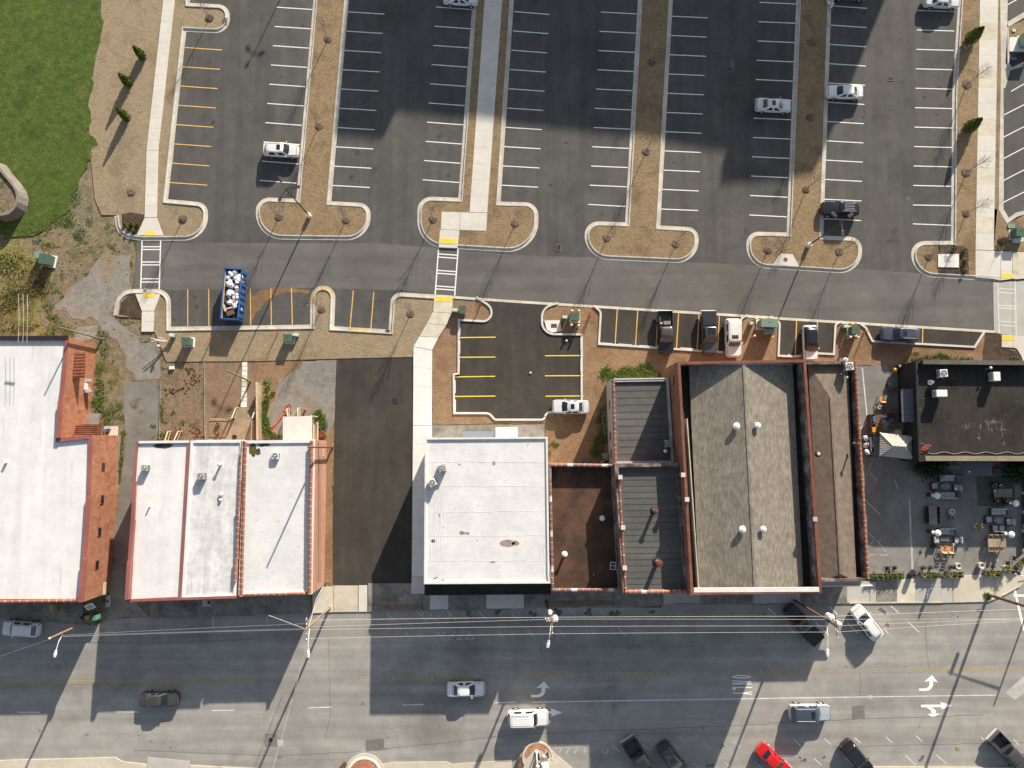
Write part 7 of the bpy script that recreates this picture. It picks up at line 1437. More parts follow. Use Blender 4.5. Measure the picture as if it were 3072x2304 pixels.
# ------------------------------------------------------------------ utility poles and wires
def top_of(basepx, toppx): 
    b = Q(*basepx); best = (9e9, 9)
    for i in range(40, 160):
        h = i / 10; e = (Q(*toppx, h).xy - b.xy).length
        if e < best[0]: best = (e, h)
    return b, Q(*toppx, best[1])
def upole(basepx, toppx, mat, label, arms=(), r0=.16, r1=.11, cans=(), lamp=None, name='utility_pole', h=None):
    b, t = top_of(basepx, toppx)
    if h: t = Vector((b.x, b.y, h))
    r = empty(name, b, label=label, cat='utility pole'); d = t - b; MB().tube([(0, 0, -.1), d], [r0, r1], 12).build('pole', M[mat], r)
    for (fz, a, L) in arms:
        q = d * fz; dx, dy = math.cos(R(a)) * L / 2, math.sin(R(a)) * L / 2; MB().bar((q.x - dx, q.y - dy, q.z), (q.x + dx, q.y + dy, q.z), .10, .12).build('crossarm', M['oldwood'], r)
        for s in (-.95, -.45, .45, .95): MB().lathe((q.x + dx * s, q.y + dy * s, q.z + .05), [(.05, 0), (.07, .08), (.03, .18)], 8).build('insulator', M['white'], r)
        MB().bar((q.x - dx * .5, q.y - dy * .5, q.z), (d.x * (fz - .06), d.y * (fz - .06), d.z * (fz - .06)), .04).bar((q.x + dx * .5, q.y + dy * .5, q.z), (d.x * (fz - .06), d.y * (fz - .06), d.z * (fz - .06)), .04).build('brace', M['galv'], r)
    for (fz, a, rr, mt) in cans:
        q = d * fz; x, y = q.x + math.cos(R(a)) * (.15 + rr), q.y + math.sin(R(a)) * (.15 + rr); cn = MB().lathe((x, y, q.z), [(rr * .9, 0), (rr, .06), (rr, .95), (rr * .8, 1.03), (.05, 1.05)], 20).build('transformer_can', M[mt], r)
        for s in (-1, 1): MB().lathe((x + s * rr * .4, y, q.z + 1.0), [(.05, 0), (.07, .06), (.05, .12), (.07, .18), (.02, .28)], 8).build('bushing', M['white'], cn)
    if lamp:
        fz, a, L = lamp; q = d * fz; e = Vector((q.x + math.cos(R(a)) * L, q.y + math.sin(R(a)) * L, q.z + .7)); MB().tube([q, q.lerp(e, .5) + Vector((0, 0, .25)), e], .045, 8).build('lamp_arm', M['white'], r)
        o = MB().lathe((0, 0, 0), [(.02, -.55), (.14, -.45), (.20, 0), (.16, .3), (.02, .38)], 12).build('lamp_head', M['white'], r); o.location = e + Vector((math.cos(R(a)) * .4, math.sin(R(a)) * .4, 0)); o.rotation_euler = (R(90), 0, R(a + 90)); o.scale = (1, .6, 1)
    return r, b, t
up0, b0, t0 = upole((288, 1853), (149, 1915), 'wood', 'leaning brown utility pole with street lamp at the lower left corner', (), lamp=(.72, -100, 2.0))
MB().lathe((0, 0, 0), [(.13, 0), (.13, .05), (.02, .08)], 10).build('pole_cap', M['white'], up0).location = t0 - b0
up1, b1, t1 = upole((990, 1822), (917, 1889), 'wood', 'brown utility pole with crossarm and lamp beside the sunlit gap in the shade', ((.96, 92, 2.4),), lamp=(.85, -88, 2.6))
up2, b2, t2 = upole((1638, 1804), (1658, 1870), 'wood_dk', 'utility pole with grey transformer and lamp in front of the brown roofed shop', ((.95, 90, 2.4), (.80, 0, 1.4), (.9, 0, 1.2)), cans=((.78, 10, .32, 'steel'), (.66, 95, .26, 'pot_w')), lamp=(.86, -100, 2.2))
up3, b3, t3 = upole((2382, 1800), (2514, 1880), 'wood_dk', 'tall utility pole with white transformers leaning over the black pickup', ((.97, 92, 2.6),), cans=((.78, 80, .36, 'white'), (.88, 10, .28, 'white')), lamp=(.76, -95, 3.2))
up4, b4, t4 = upole((2965, 1784), (3110, 1830), 'wood_dk', 'thick brown utility pole crossing the right edge above the crosswalk', ((.9, 60, 2.2),), r0=.2, r1=.16, h=12.5)
# shadow-only neighbours of the right corner stand just outside the frame, as their shadows on the street show
mast = empty('signal_mast', P(33, 2330, 60), label='white traffic signal mast reaching in at the right edge', cat='traffic signal'); L0 = mast.location
MB().tube([(0, 0, 0), (0, 0, 6.0)], [.14, .1], 12).build('pole', M['white'], mast); a = P(33, 2130, -22, 5.2) - L0; MB().tube([(0, 0, 5.2), a], [.09, .05], 8).build('mast_arm', M['white'], mast); MB().box((a.x + .5, a.y, a.z - .4), (.35, .35, 1.0)).build('signal_head', M['black'], mast)
upole((305, 1017), (179, 982), 'wood_gr', 'slim mossy pole leaning over the back corner of the long brick building', r0=.13, r1=.09)
upole((751.7, 1145), (679, 1111), 'wood_gr', 'slim mossy pole leaning over the white stepping stones', r0=.13, r1=.09)
upc, bc, tc = upole((998, 1342), (924, 1341), 'wood_dk', 'dark pole standing against the salmon wall of the right hand shop', r0=.13, r1=.10)
uph, bh, th = upole((85, 1062), (68, 959), 'oldwood', 'crossarm pole behind the long brick building', r0=.12, r1=.09, h=8.6)
r = empty('power_crossarm', P(1, 198, 1103, 8.6), label='wooden crossarm carrying three wires over the scrub at the left', cat='crossarm'); MB().bar(Vector(P(1, 152, 1097, 8.6)) - r.location, Vector(P(1, 242, 1110, 8.6)) - r.location, .12).build('beam', M['oldwood'], r)
def wire(pts, mat, label, r_=.022, sag=.0, name='overhead_wire'):
    out = []
    for i in range(len(pts) - 1):
        a, b = Vector(pts[i]), Vector(pts[i + 1]); n = 14
        out += [a.lerp(b, t / n) - Vector((0, 0, sag * 4 * (t / n) * (1 - t / n))) for t in range(n)]
    out.append(Vector(pts[-1])); return MB().tube(out, r_, 5).build(name, M[mat], label=label, cat='wire')
zz = 11.3
wire([P(13, 425, 382, zz), P(23, 375, 356, zz), P(33, 555, 348, zz), P(33, 2400, 280, zz)], 'pot_w', 'uppermost of the four long street wires', .016, .1)
wire([P(13, 480, 440, 10.2), P(23, 375, 373, 10.2), P(33, 500, 376, 10.2), P(33, 2400, 372, 10.2)], 'pot_w', 'second of the four long street wires', .013, .1)
wire([P(13, 430, 465, zz), P(23, 375, 436, zz), P(33, 555, 432, zz), P(33, 2400, 362, zz)], 'pot_w', 'third of the four long street wires', .013, .1)
wire([P(13, 430, 541, zz), P(23, 370, 499, zz), P(33, 600, 484, zz), P(33, 2400, 372, zz)], 'pot_w', 'lowest of the four long street wires', .013, .1)
wire([P(3, 540, 512, 8.5), P(13, 420, 412, 9.5)], 'galv', 'upper wire between the two left utility poles', .018, .2); wire([P(3, 540, 520, 8.2), P(13, 420, 455, 9.2)], 'galv', 'middle wire between the two left utility poles', .018, .2); wire([P(3, 545, 525, 8.0), P(13, 425, 463, 9.0)], 'galv', 'lower wire between the two left utility poles', .018, .2)
wire([P(13, 450, 560, 8.5), P(13, 130, 1720, 7.5)], 'pot_w', 'pale cable running from the lamp pole to the bottom edge', .035, .1, 'guy_cable'); wire([P(13, 455, 440, 9.8), P(13, 520, 205, 8), P(13, 580, 90, 5.7)], 'pot_w', 'pale service cable from the lamp pole to the right hand shop', .03, .0, 'service_cable')
wire([P(13, 420, 455, 9), P(13, 110, 340, 8)], 'pot_w', 'short pale guy strut left of the lamp pole', .025, 0, 'guy_wire')
wire([P(3, 0, 695, 9.0), P(3, 430, 545, 9.2)], 'galv', 'thin wire leaving the lower left pole to the left', .014)
for k, (x0, x1) in enumerate(((160, 165), (198, 205), (236, 240))): wire([P(1, x0, 880, 8.6), P(1, x1, 1105, 8.65), P(1, x1 - 8, 1300, 8.6)], 'steel', ('left', 'middle', 'right')[k] + ' one of three wires running down to the long brick building', .02)

# ------------------------------------------------------------------ decks and stairs behind the shops
def Y(x, y, z=0): return Q(440 + x * 580 / 2212.0, 1060 + y * 580 / 2212.0, z)
q0 = Y(740, 870); dk = empty('wooden_deck', (q0.x, q0.y, 0), label='weathered wooden deck with railings and stairs behind the middle shop', cat='deck'); zd = 1.1
def on(mb, nm, mt, root=None): return wb(mb, nm, mt, root or dk)
x0, x1 = Y(712, 870, zd).x, Y(1268, 870, zd).x; yN, yS = Y(900, 752, zd).y, Y(900, 995, zd).y; n = 28
for k in range(n):
    xa = x0 + (x1 - x0) * (k + .5) / n; on(MB().box((xa, (yN + yS) / 2, zd - .02), ((x1 - x0) / n - .02, yN - yS, .04)), 'deck_board', 'deck')
sx0, sx1 = Y(1005, 700, zd).x, Y(1235, 700, zd).x; y2 = Y(1100, 622, .2).y
for k in range(6): on(MB().box(((sx0 + sx1) / 2, yN + (y2 - yN) * (k + .5) / 6, zd - .17 * (k + 1)), (sx1 - sx0, (y2 - yN) / 6 - .02, .05)), 'stair_tread', 'deck')
def rail(a, b, z, root, mt='lumber', n=None, zb=None, nm='railing'):
    a, b = Vector(a), Vector(b); n = n or max(2, int((b - a).length / .22)); mb = MB().bar(a + Vector((0, 0, .95)), b + Vector((0, 0, .95)), .13, .04).bar(a + Vector((0, 0, .12)), b + Vector((0, 0, .12)), .05, .05)
    for k in range(n + 1): p = a.lerp(b, k / n); mb.bar(p + Vector((0, 0, .1)), p + Vector((0, 0, .93)), .04)
    for p in (a, b): mb.bar(p - Vector((0, 0, .3)), p + Vector((0, 0, 1.0)), .1)
    return wb(mb, nm, mt, root)
rail((x0, yN, zd), (x0, yS, zd), 1, dk, 'deck'); rail((x0, yN, zd), (sx0, yN, zd), 1, dk, 'deck'); rail((sx1, yN, zd), (sx1, yS, zd), 1, dk, 'deck'); rail((sx0, yN, zd), (sx0 + .15, y2, .1), 1, dk, 'lumber', nm='stair_rail'); rail((sx1, yN, zd), (sx1 + .15, y2, .1), 1, dk, 'lumber', nm='stair_rail')
a, b = Y(1283, 335, .9), Y(1282, 990, 1.2); o = MB(); 
r = empty('privacy_fence', (a.x, a.y, 0), label='tall board fence running along the right side of the deck', cat='fence')
n = 26
for k in range(n): p = a.lerp(b, (k + .5) / n); wb(MB().box((p.x, p.y, .85), (.07, (a - b).length / n - .01, 1.7)), 'fence_board', 'deck', r)
wb(MB().bar((a.x, a.y, 1.74), (b.x, b.y, 1.74), .22, .05), 'fence_cap', 'lumber', r)
r = empty('wooden_stairs', (Y(1700, 680).x, Y(1700, 680).y, 0), label='small wooden stairs rising to the square white porch', cat='stairs')
for k in range(5): c = Y(1705, 632 + k * 20, .2 + .15 * k); wb(MB().box((c.x, c.y, c.z), (1.2, .36, .05)), 'tread', 'deck', r)
rail(Y(1630, 632, .2), Y(1640, 720, .9), 1, r, 'lumber', nm='stair_rail'); rail(Y(1757, 628, .2), Y(1752, 716, .9), 1, r, 'lumber', nm='stair_rail')
r = empty('wooden_stairs', (Y(340, 940).x, Y(340, 940).y, 0), label='dark wooden stairs down into the rubble yard behind the leftmost shop', cat='stairs')
for k in range(6): c = Y(330 + k * 3 * 0, 905 + k * 18, .15 + .16 * k); wb(MB().box((c.x, c.y, c.z), (1.1, .34, .05)), 'tread', 'brownply', r)
rail(Y(282, 895, .2), Y(248, 1000, 1.0), 1, r, 'lumber', 2, nm='stair_rail'); rail(Y(398, 892, .2), Y(352, 1000, 1.0), 1, r, 'lumber', 2, nm='stair_rail')
r = empty('lumber_staircase', (Y(1935, 880).x, Y(1935, 880).y, 0), label='pale timber staircase beside the square white porch', cat='stairs')
for k in range(15): c = Y(1932, 795 + k * 13, .3 + .06 * k); wb(MB().box((c.x, c.y, c.z), (.55, .1, .05)), 'tread', 'deck', r)
wb(MB().bar(Y(1912, 785, .5), Y(1912, 985, 1.3), .1).bar(Y(1958, 785, .5), Y(1958, 985, 1.3), .1), 'stringer', 'lumber', r)
def loop_hose(pts, label, mat='pipe', rr=.05): MB().tube([Y(x, y, .08) for x, y in pts], rr, 6).build('hose', M[mat], label=label, cat='hose')
loop_hose([(1640, 570), (1600, 600), (1575, 640), (1600, 690), (1540, 720), (1500, 780), (1440, 840), (1395, 850), (1420, 880), (1450, 905), (1480, 905), (1440, 870), (1470, 820), (1520, 760), (1570, 700), (1610, 640), (1655, 600), (1650, 572)], 'tangled orange hose lying on the gravel beside the porch', 'orange')
def small(name, c, s, mt, label, cat, rz=0, lathe=False):
    mb = MB().lathe((0, 0, 0), [(s[0] / 2, 0), (s[0] / 2 * 1.05, s[2] * .8), (s[0] / 2 * .9, s[2]), (.03, s[2] * .9)], 14) if lathe else MB().box((0, 0, s[2] / 2), s)
    o = mb.build(name, M[mt], label=label, cat=cat, bevel=0 if lathe else .02); o.location = c; o.rotation_euler = (0, 0, rz); return o
small('fire_pit', Y(2008, 925), (.95, .95, .35), 'rust', 'round rusty fire bowl in the weeds beside the white porch', 'fire bowl', lathe=True)
small('board_panel', Y(1362, 815), (.75, .5, .06), 'white', 'white board lying in the weeds behind the right hand shop', 'board', .8)
small('grill_kettle', Y(1012, 955, 1.1), (.5, .5, .5), 'black', 'black kettle grill on the wooden deck', 'grill', lathe=True)
small('patio_stool', Y(820, 905, 1.1), (.45, .45, .4), 'terra', 'reddish stool in the corner of the wooden deck', 'stool', lathe=True); small('patio_stool', Y(820, 815, 1.1), (.5, .5, .4), 'brownply', 'brown stool near the top rail of the wooden deck', 'stool', lathe=True)
small('cinder_block', Y(292, 168), (.6, .4, .25), 'conc_w', 'white block among the bricks of the rubble yard', 'block', .1); small('flower_pot', Y(1818, 640), (.3, .3, .4), 'orange', 'orange pot beside the porch stairs', 'pot', lathe=True)
rn = random.Random(8)
for k in range(40):
    c = Y(rn.uniform(200, 640), rn.uniform(110, 460)); MB().box((0, 0, 0), (.3, .14, .1)).build('loose_bricks', M['brick'], kind='stuff') if k == 0 else None
mb = MB()
for k in range(90):
    cx, cy = rn.choice([(430, 420), (300, 430), (490, 200), (560, 240), (540, 300), (580, 900), (600, 960), (400, 860)]); c = Y(cx + rn.gauss(0, 38), cy + rn.gauss(0, 26), .05); mb.box(c, (.24, .12, .09), rn.uniform(0, 3.1))
mb.build('brick_debris', M['brick_old'], kind='stuff')
mb = MB()
for k in range(60): c = P(1, rn.uniform(500, 1150), rn.uniform(250, 1300), -.02); mb.box(c, (rn.uniform(.06, .2),) * 2 + (.08,), rn.uniform(0, 3))
mb.build('loose_stones', M['conc_old'], kind='stuff')
# ladder and blocks beside the rear extension
def X(x, y, z=0): return Q(1780 + x * 320 / 2212.0, 1120 + y * 320 / 2212.0, z)
a, b = X(215, 860, .15), X(280, 1300, .15); d = (b - a).normalized(); s = Vector((d.y, -d.x, 0)) * -.26
r = empty('ladder', a, label='metal ladder lying on the grass beside the rear extension', cat='ladder'); MB().bar(s, (b - a) + s, .05).bar(-s, (b - a) - s, .05).build('rail', M['galv'], r)
for k in range(9): q = (b - a) * (k + .5) / 9; MB().bar(q + s, q - s, .04).build('rung', M['galv'], r)
for k, (x, y) in enumerate(((215, 700), (262, 690), (120, 755), (175, 755))):
    c = X(x, y); o = MB(); 
    for dx in (-.17, 0, .17): o.box((dx, 0, .1), (.05, .38, .2))
    for dy in (-.17, .17): o.box((0, dy, .1), (.38, .05, .2))
    o = o.build('cinder_block', M['conc_old'], label=('left block of the upper pair beside the rear extension', 'right block of the upper pair beside the rear extension', 'mossy block at the left of the lower pair beside the rear extension', 'right block of the lower pair beside the rear extension')[k], cat='cinder block'); o.location = c; o.rotation_euler = (0, 0, .1)
for k, (x, y, lb) in enumerate(((553, 668, 'left'), (585, 670, 'middle'), (655, 678, 'right'))): small('wall_vent_box', P(22, x, y), (.3, .25, .3), 'conc_old', lb + ' small grey box against the back of the brown roofed shop', 'box')
o = MB().tube([(0, 0, 0), (1.1, .5, .4)], .05, 6).build('white_pipe', M['white'], label='white pipe leaning by the corner condenser', cat='pipe'); o.location = P(22, 765, 678, .1)
# ------------------------------------------------------------------ patio beside the black building
sheet('patio_ground', [(32, 700, -150), (32, 1250, -170), (32, 1250, 600), (32, 2500, 600), (32, 2500, 1500), (32, 2212, 1560), (32, 1960, 1690), (33, 1960, 60), (33, 700, 60)], -.008, 'patio')
sheet('smoke_stain', ragged([(31, 1030, 1500), (31, 1110, 1470), (31, 1130, 1560), (31, 1060, 1590)], .1, .6), -.004, 'patch')
for a, b, w_, mt in (((31, 815, 1520), (31, 828, 1659), .14, 'worn_line'), ((32, 828, 0), (32, 855, 270), .14, 'worn_line'), ((32, 800, 385), (32, 855, 330), .12, 'worn_line'), ((32, 905, 660), (32, 848, 795), .12, 'yellow_old'), ((32, 838, 1000), (32, 962, 1125), .12, 'faint_line'), ((32, 880, 770), (32, 945, 835), .1, 'faint_line'), ((32, 860, 1275), (32, 925, 1345), .1, 'faint_line'), ((32, 870, 1400), (32, 925, 1345), .1, 'faint_line'), ((32, 940, 1350), (32, 1020, 1450), .1, 'faint_line'), ((32, 870, 1478), (32, 925, 1475), .1, 'faint_line'), ((32, 965, 1478), (32, 1038, 1476), .1, 'faint_line'), ((32, 1090, 830), (32, 1125, 912), .12, 'faint_line')):
    strip(P(*a), P(*b), w_, mt, .001, 'patio_line')
sheet('asphalt_patch', ragged([(32, 1215, 1000), (32, 1232, 1000), (32, 1240, 1300), (32, 1262, 1600), (32, 1240, 1600), (32, 1225, 1300)], .05, .6), -.002, 'patch_l'); sheet('artificial_turf', ragged([C3(1205, 340), C3(2000, 330), C3(2030, 980), C3(1215, 985)][0:4] and [tuple(C3(a, b).xy) for a, b in ((1205, 340), (2000, 330), (2030, 980), (1215, 985))], .04, 1), .004, 'darkturf' if 'darkturf' in M else 'conc_old')
def sofa(cx, cy, back, label, w=2.0, seats=3, src=None):
    c = src or C3(cx, cy); r = empty('outdoor_sofa' if seats > 1 else 'armchair', (c.x, c.y, 0), {'N': 0, 'S': math.pi, 'W': math.pi / 2, 'E': -math.pi / 2}[back] + random.uniform(-.04, .04), label=label, cat='sofa' if seats > 1 else 'armchair')
    d = .82; MB().box((0, 0, .18), (w, d, .22)).build('frame', M['wicker'], r, bevel=.02)
    for k in range(seats):
        x = -w / 2 + w * (k + .5) / seats; MB().box((x, -.06, .38), (w / seats - .03, d - .16, .16)).build('seat_cushion', M['cushion'], r, bevel=.05)
        o = MB().box((0, 0, 0), (w / seats - .04, .20, .42)).build('back_cushion', M['cushion'], r, bevel=.07); o.location = (x, d / 2 - .1, .62); o.rotation_euler = (R(-12), 0, 0)
    for s in (-1, 1): MB().box((s * (w / 2 + .03), 0, .35), (.07, d, .5)).build('armrest', M['wicker'], r, bevel=.02)
    return r
sofa(530, 380, 'N', 'grey three-seat sofa nearest the black building'); sofa(545, 745, 'S', 'grey three-seat sofa whose left end hides under a heater top'); sofa(1620, 1090, 'N', 'grey three-seat sofa in the right hand seating group'); sofa(520, 1510, 'N', 'grey three-seat sofa in the lower seating group')
sofa(265, 545, 'W', 'grey armchair left of the upper oval table', .8, 1); sofa(750, 585, 'E', 'grey armchair with a white bundle right of the upper oval table', .9, 1); sofa(1412, 1258, 'W', 'grey armchair left of the right hand oval table', .8, 1); sofa(1865, 1305, 'E', 'grey armchair with a blue bundle right of the right hand oval table', .9, 1)
sofa(1550, 1450, 'S', 'left of two grey armchairs below the right hand oval table', .8, 1); sofa(1690, 1460, 'S', 'right of two grey armchairs below the right hand oval table', .85, 1)
sofa(0, 0, 'W', 'grey armchair with cream back in the lower seating group', .8, 1, src=Q(2802.5, 1618)); sofa(0, 0, 'E', 'grey armchair with cream edge right of the lower seating group', .85, 1, src=Q(2867.5, 1619))
for k, (x, y, lb) in enumerate(((760, 610, 'white cloth bundle on the armchair by the upper oval table'), (1870, 1280, 'blue and white bundle on the armchair by the right hand table'))): blob('cloth_bundle', C3(x, y, .55), (.2, .15, .1), 'bag_w', k + 70, label=lb, cat='cloth')
def oval(cx, cy, label):
    r = empty('oval_table', C3(cx, cy), label=label, cat='table'); o = MB().lathe((0, 0, .40), [(.5, 0), (.5, .05), (.02, .055)], 28).build('top', M['stone'], r); o.scale = (1.25, .82, 1); MB().lathe((0, 0, 0), [(.35, 0), (.2, .06), (.12, .38)], 14).build('pedestal', M['wicker'], r)
oval(502, 560, 'stone topped oval table in the upper seating group'); oval(1628, 1275, 'stone topped oval table in the right hand seating group')
def table(c, w, d, label, mt='oldwood', chairs=4, rz=0):
    r = empty('dining_table', c, rz, label=label, cat='table'); n = 9
    for k in range(n): MB().box((-w / 2 + w * (k + .5) / n, 0, .74), (w / n - .015, d, .04)).build('slat', M[mt], r)
    for sx in (-1, 1):
        for sy in (-1, 1): MB().box((sx * (w / 2 - .12), sy * (d / 2 - .1), .36), (.08, .08, .72)).build('leg', M['black'], r)
    return r
def chair(c, rz, label, mt='black', group=None):
    r = empty('patio_chair', c, rz, label=label, cat='chair', group=group); MB().box((0, 0, .44), (.48, .46, .04)).build('seat', M[mt], r); MB().box((0, .22, .70), (.48, .04, .42)).build('backrest', M[mt], r)
    for sx in (-1, 1):
        for sy in (-1, 1): MB().box((sx * .21, sy * .2, .22), (.04, .04, .44)).build('leg', M[mt], r)
        MB().box((sx * .24, 0, .64), (.04, .44, .04)).build('armrest', M[mt], r)
T1 = table(C3(205, 1165), 2.35, 1.05, 'long grey dining table standing upright on the left of the patio', rz=math.pi / 2); T2 = table(C3(1683, 695), 2.35, 1.05, 'long grey dining table where people are seated', rz=0); T3 = table(P(32, 1945, 1367), 2.3, 1.05, 'long weathered dining table nearest the street', 'deck')
for k in range(4):
    nth = ('top', 'second', 'third', 'bottom')[k]
    chair(C3(100, 1030 + k * 85), math.pi / 2, nth + ' black chair on the left side of the upright dining table', group='black chairs at the dining tables'); chair(C3(298, 1030 + k * 90), -math.pi / 2, nth + ' black chair on the right side of the upright dining table', group='black chairs at the dining tables')
for k in range(3):
    nth = ('left', 'middle', 'right')[k]; chair(P(32, 1895 + k * 48, 1312), 0, nth + ' chair above the weathered table nearest the street', 'deck'); chair(P(32, 1895 + k * 48, 1422), math.pi, nth + ' chair below the weathered table nearest the street', 'deck')
def teak(c, rz, label):
    r = empty('wooden_armchair', c, rz, label=label, cat='armchair'); mt = 'teak'
    for k in range(4): MB().box((0, -.22 + k * .14, .36), (.52, .11, .03)).build('seat_slat', M[mt], r)
    for s in (-1, 1): MB().box((s * .33, 0, .56), (.11, .72, .04)).build('armrest', M[mt], r); MB().box((s * .33, -.32, .28), (.08, .08, .56)).build('leg', M[mt], r); MB().box((s * .33, .32, .28), (.08, .08, .56)).build('leg', M[mt], r)
    for k in range(4): o = MB().box((0, 0, 0), (.6, .03, .11)).build('back_slat', M[mt], r); o.location = (0, .36 + k * .05, .48 + k * .13); o.rotation_euler = (R(-25), 0, 0)
teak(Q(2824, 1645), math.pi + .05, 'left of two orange wooden armchairs below the lower sofa group'); teak(Q(2844, 1645.5), math.pi, 'right of two orange wooden armchairs below the lower sofa group'); teak(Q(2641.5, 1197), math.pi + .1, 'orange wooden armchair standing alone near the white kerb line')
o = small('coffee_table', Q(2829, 1616), (1.1, .5, .4), 'oldwood', 'low wooden coffee table in the lower seating group', 'table'); small('side_table', Q(2857, 1633), (.32, .32, .45), 'pot_w', 'small round side table by the orange armchairs', 'table', lathe=True)
def heater(tx, ty, label):
    c = C3(tx, ty, 2.25); r = empty('patio_heater', (c.x, c.y, 0), label=label, cat='patio heater'); MB().lathe((0, 0, 0), [(.26, 0), (.26, .12), (.2, .75), (.05, .8)], 18).build('tank_housing', M['wicker'], r)
    MB().lathe((0, 0, .8), [(.03, 0), (.03, 1.3)], 10).build('pole', M['steel'], r); MB().lathe((0, 0, 1.05), [(.21, 0), (.21, .04), (.04, .06)], 18).build('shelf', M['white'], r)
    MB().lathe((0, 0, 2.08), [(.42, 0), (.41, .03), (.30, .10), (.15, .14), (.14, .17), (.02, .18)], 28).build('reflector', M['white'], r)
heater(388, 762, 'patio heater with a white round top beside the upper sofas'); heater(2065, 925, 'patio heater at the far right beside the seated people'); heater(398, 1558, 'patio heater over the left end of the lower sofa'); heater(1967, 1590, 'patio heater right of the twin armchairs')
def pot(c, rr, h, label, mt='pot_w', plant=None):
    r = empty('plant_pot', c, label=label, cat='plant pot'); MB().lathe((0, 0, 0), [(rr * .65, 0), (rr * .9, h * .35), (rr, h * .8), (rr * .92, h), (rr * .78, h), (rr * .74, h - .08), (.02, h - .09)], 20).build('pot', M[mt], r); MB().lathe((0, 0, h - .1), [(rr * .74, 0), (.02, .03)], 14).build('soil', M['soil'], r)
    if plant: leafy('plant', r, plant, 160, lambda q: (q.gauss(0, rr * .6), q.gauss(0, rr * .6), h + q.uniform(0, .5)), .12, 5, .8)
pot(C3(622, 1092), .38, .7, 'large open stone pot in the middle of the patio'); pot(C3(635, 1228), .29, .55, 'smaller stone pot just below the large one', 'stone'); pot(C3(1160, 1390), .36, .75, 'pale stone pot with a sprawling grass plant', 'pot_w', 'leaf_y')
pot(P(32, 1622, 1568), .40, .7, 'white pot standing between two street planters'); pot(P(32, 1822, 1563), .42, .7, 'white pot filled with bark at the right hand planters'); pot(P(32, 2030, 1585), .42, .75, 'white pot with dry grass beside the angled planter', 'pot_w', 'leaf_y'); pot(C3(2200, 1405), .4, .7, 'white pot cut by the right edge of the picture'); pot(P(32, 2200, 1440), .38, .7, 'white pot at the right edge below the seating group')
small('waste_barrel', Q(2729, 1725), (.66, .66, .95), 'black', 'black barrel between the street planters', 'barrel', lathe=True); small('side_lantern', C3(275, 655), (.35, .35, .5), 'brownply', 'dark lantern between armchair and heater', 'lantern', lathe=True); small('side_basket', C3(780, 755), (.55, .55, .5), 'brownply', 'dark basket at the right end of the second sofa', 'basket', lathe=True); small('round_cushion', C3(670, 1525, .4), (.45, .45, .2), 'oldwood', 'dark round cushion on the right end of the lower sofa', 'cushion', lathe=True); small('round_cushion', Q(2797, 1638), (.6, .6, .35), 'black', 'black round pouf left of the orange armchairs', 'pouf', lathe=True); small('ground_disc', P(32, 1975, 1522), (.32, .32, .03), 'pot_w', 'small pinkish round cover on the patio near the street', 'cover', lathe=True)
def ZZ(x, y, z=0): return Q(2580 + x * 492 / 2212.0, 1660 + y * 492 / 2212.0, z)
def planter(x, y, L, label, rz=0, kinds=('leaf',), w_=.72, d2=True):
    c = ZZ(x, y); r = empty('wooden_planter', c, R(rz), label=label, cat='planter')
    for s in (-1, 1): MB().box((0, s * w_ / 2, .33), (L, .05, .62)).build('side_board', M['oldwood'], r); MB().box((s * L / 2, 0, .33), (.05, w_, .62)).build('end_board', M['oldwood'], r)
    MB().box((0, w_ / 2 + .18, .62), (L + .1, .34, .05)).build('shelf', M['oldwood'], r); MB().box((0, 0, .5), (L - .06, w_ - .06, .05)).build('soil', M['soil'], r)
    n = max(2, int(L / .55))
    for k in range(n):
        px = -L / 2 + L * (k + .5) / n; mt = kinds[k % len(kinds)]
        if mt == 'agave':
            mb = MB(); 
            for j in range(22): a = j * 2.4; l = random.uniform(.3, .5); mb.add([(px, 0, .52), (px + .5 * l * math.cos(a + .15), .5 * l * math.sin(a + .15), .75), (px + l * math.cos(a), l * math.sin(a), .72), (px + .5 * l * math.cos(a - .15), .5 * l * math.sin(a - .15), .75)], [(0, 1, 2, 3)])
            mb.build('spiky_plant', M['leaf_y'], r)
        else: leafy('leafy_plant', r, mt, 130, lambda q, px=px: (px + q.gauss(0, .13), q.gauss(0, .13), .55 + abs(q.gauss(.1, .12))), .09, k + int(x), .8)
    return r
planter(262, 298, 2.05, 'wooden planter with round shrubs, left of the low pair', kinds=('leaf',)); planter(455, 297, 1.95, 'wooden planter with round shrubs, right of the low pair', kinds=('leaf',)); planter(128, 300, .5, 'short planter squeezed against the red tile wall'); planter(900, 283, 2.0, 'wooden planter with agave left of the yellow cypress', kinds=('agave', 'leaf_y', 'leaf')); planter(1250, 278, 2.0, 'wooden planter with agave right of the yellow cypress', kinds=('agave', 'leaf_y', 'leaf')); planter(1765, 262, 1.95, 'wooden planter between the two white pots', kinds=('leaf', 'agave')); planter(2120, 125, 2.1, 'angled wooden planter at the corner by the crosswalk', 38, ('leaf', 'agave', 'leaf'))
r = empty('cypress_shrub', ZZ(1010, 285), label='yellow green cypress leaning between two agave planters', cat='shrub'); leafy('foliage', r, 'leaf_y', 700, lambda q: (lambda z, a: (.38 * (1 - z) ** .6 * math.cos(a), .38 * (1 - z) ** .6 * math.sin(a), .1 + 2.1 * z))(q.random(), q.uniform(0, 6.28)), .1, 4, 1.5); small('cypress_tub', ZZ(1010, 285), (.6, .6, .4), 'black', 'dark tub holding the yellow cypress', 'tub', lathe=True)
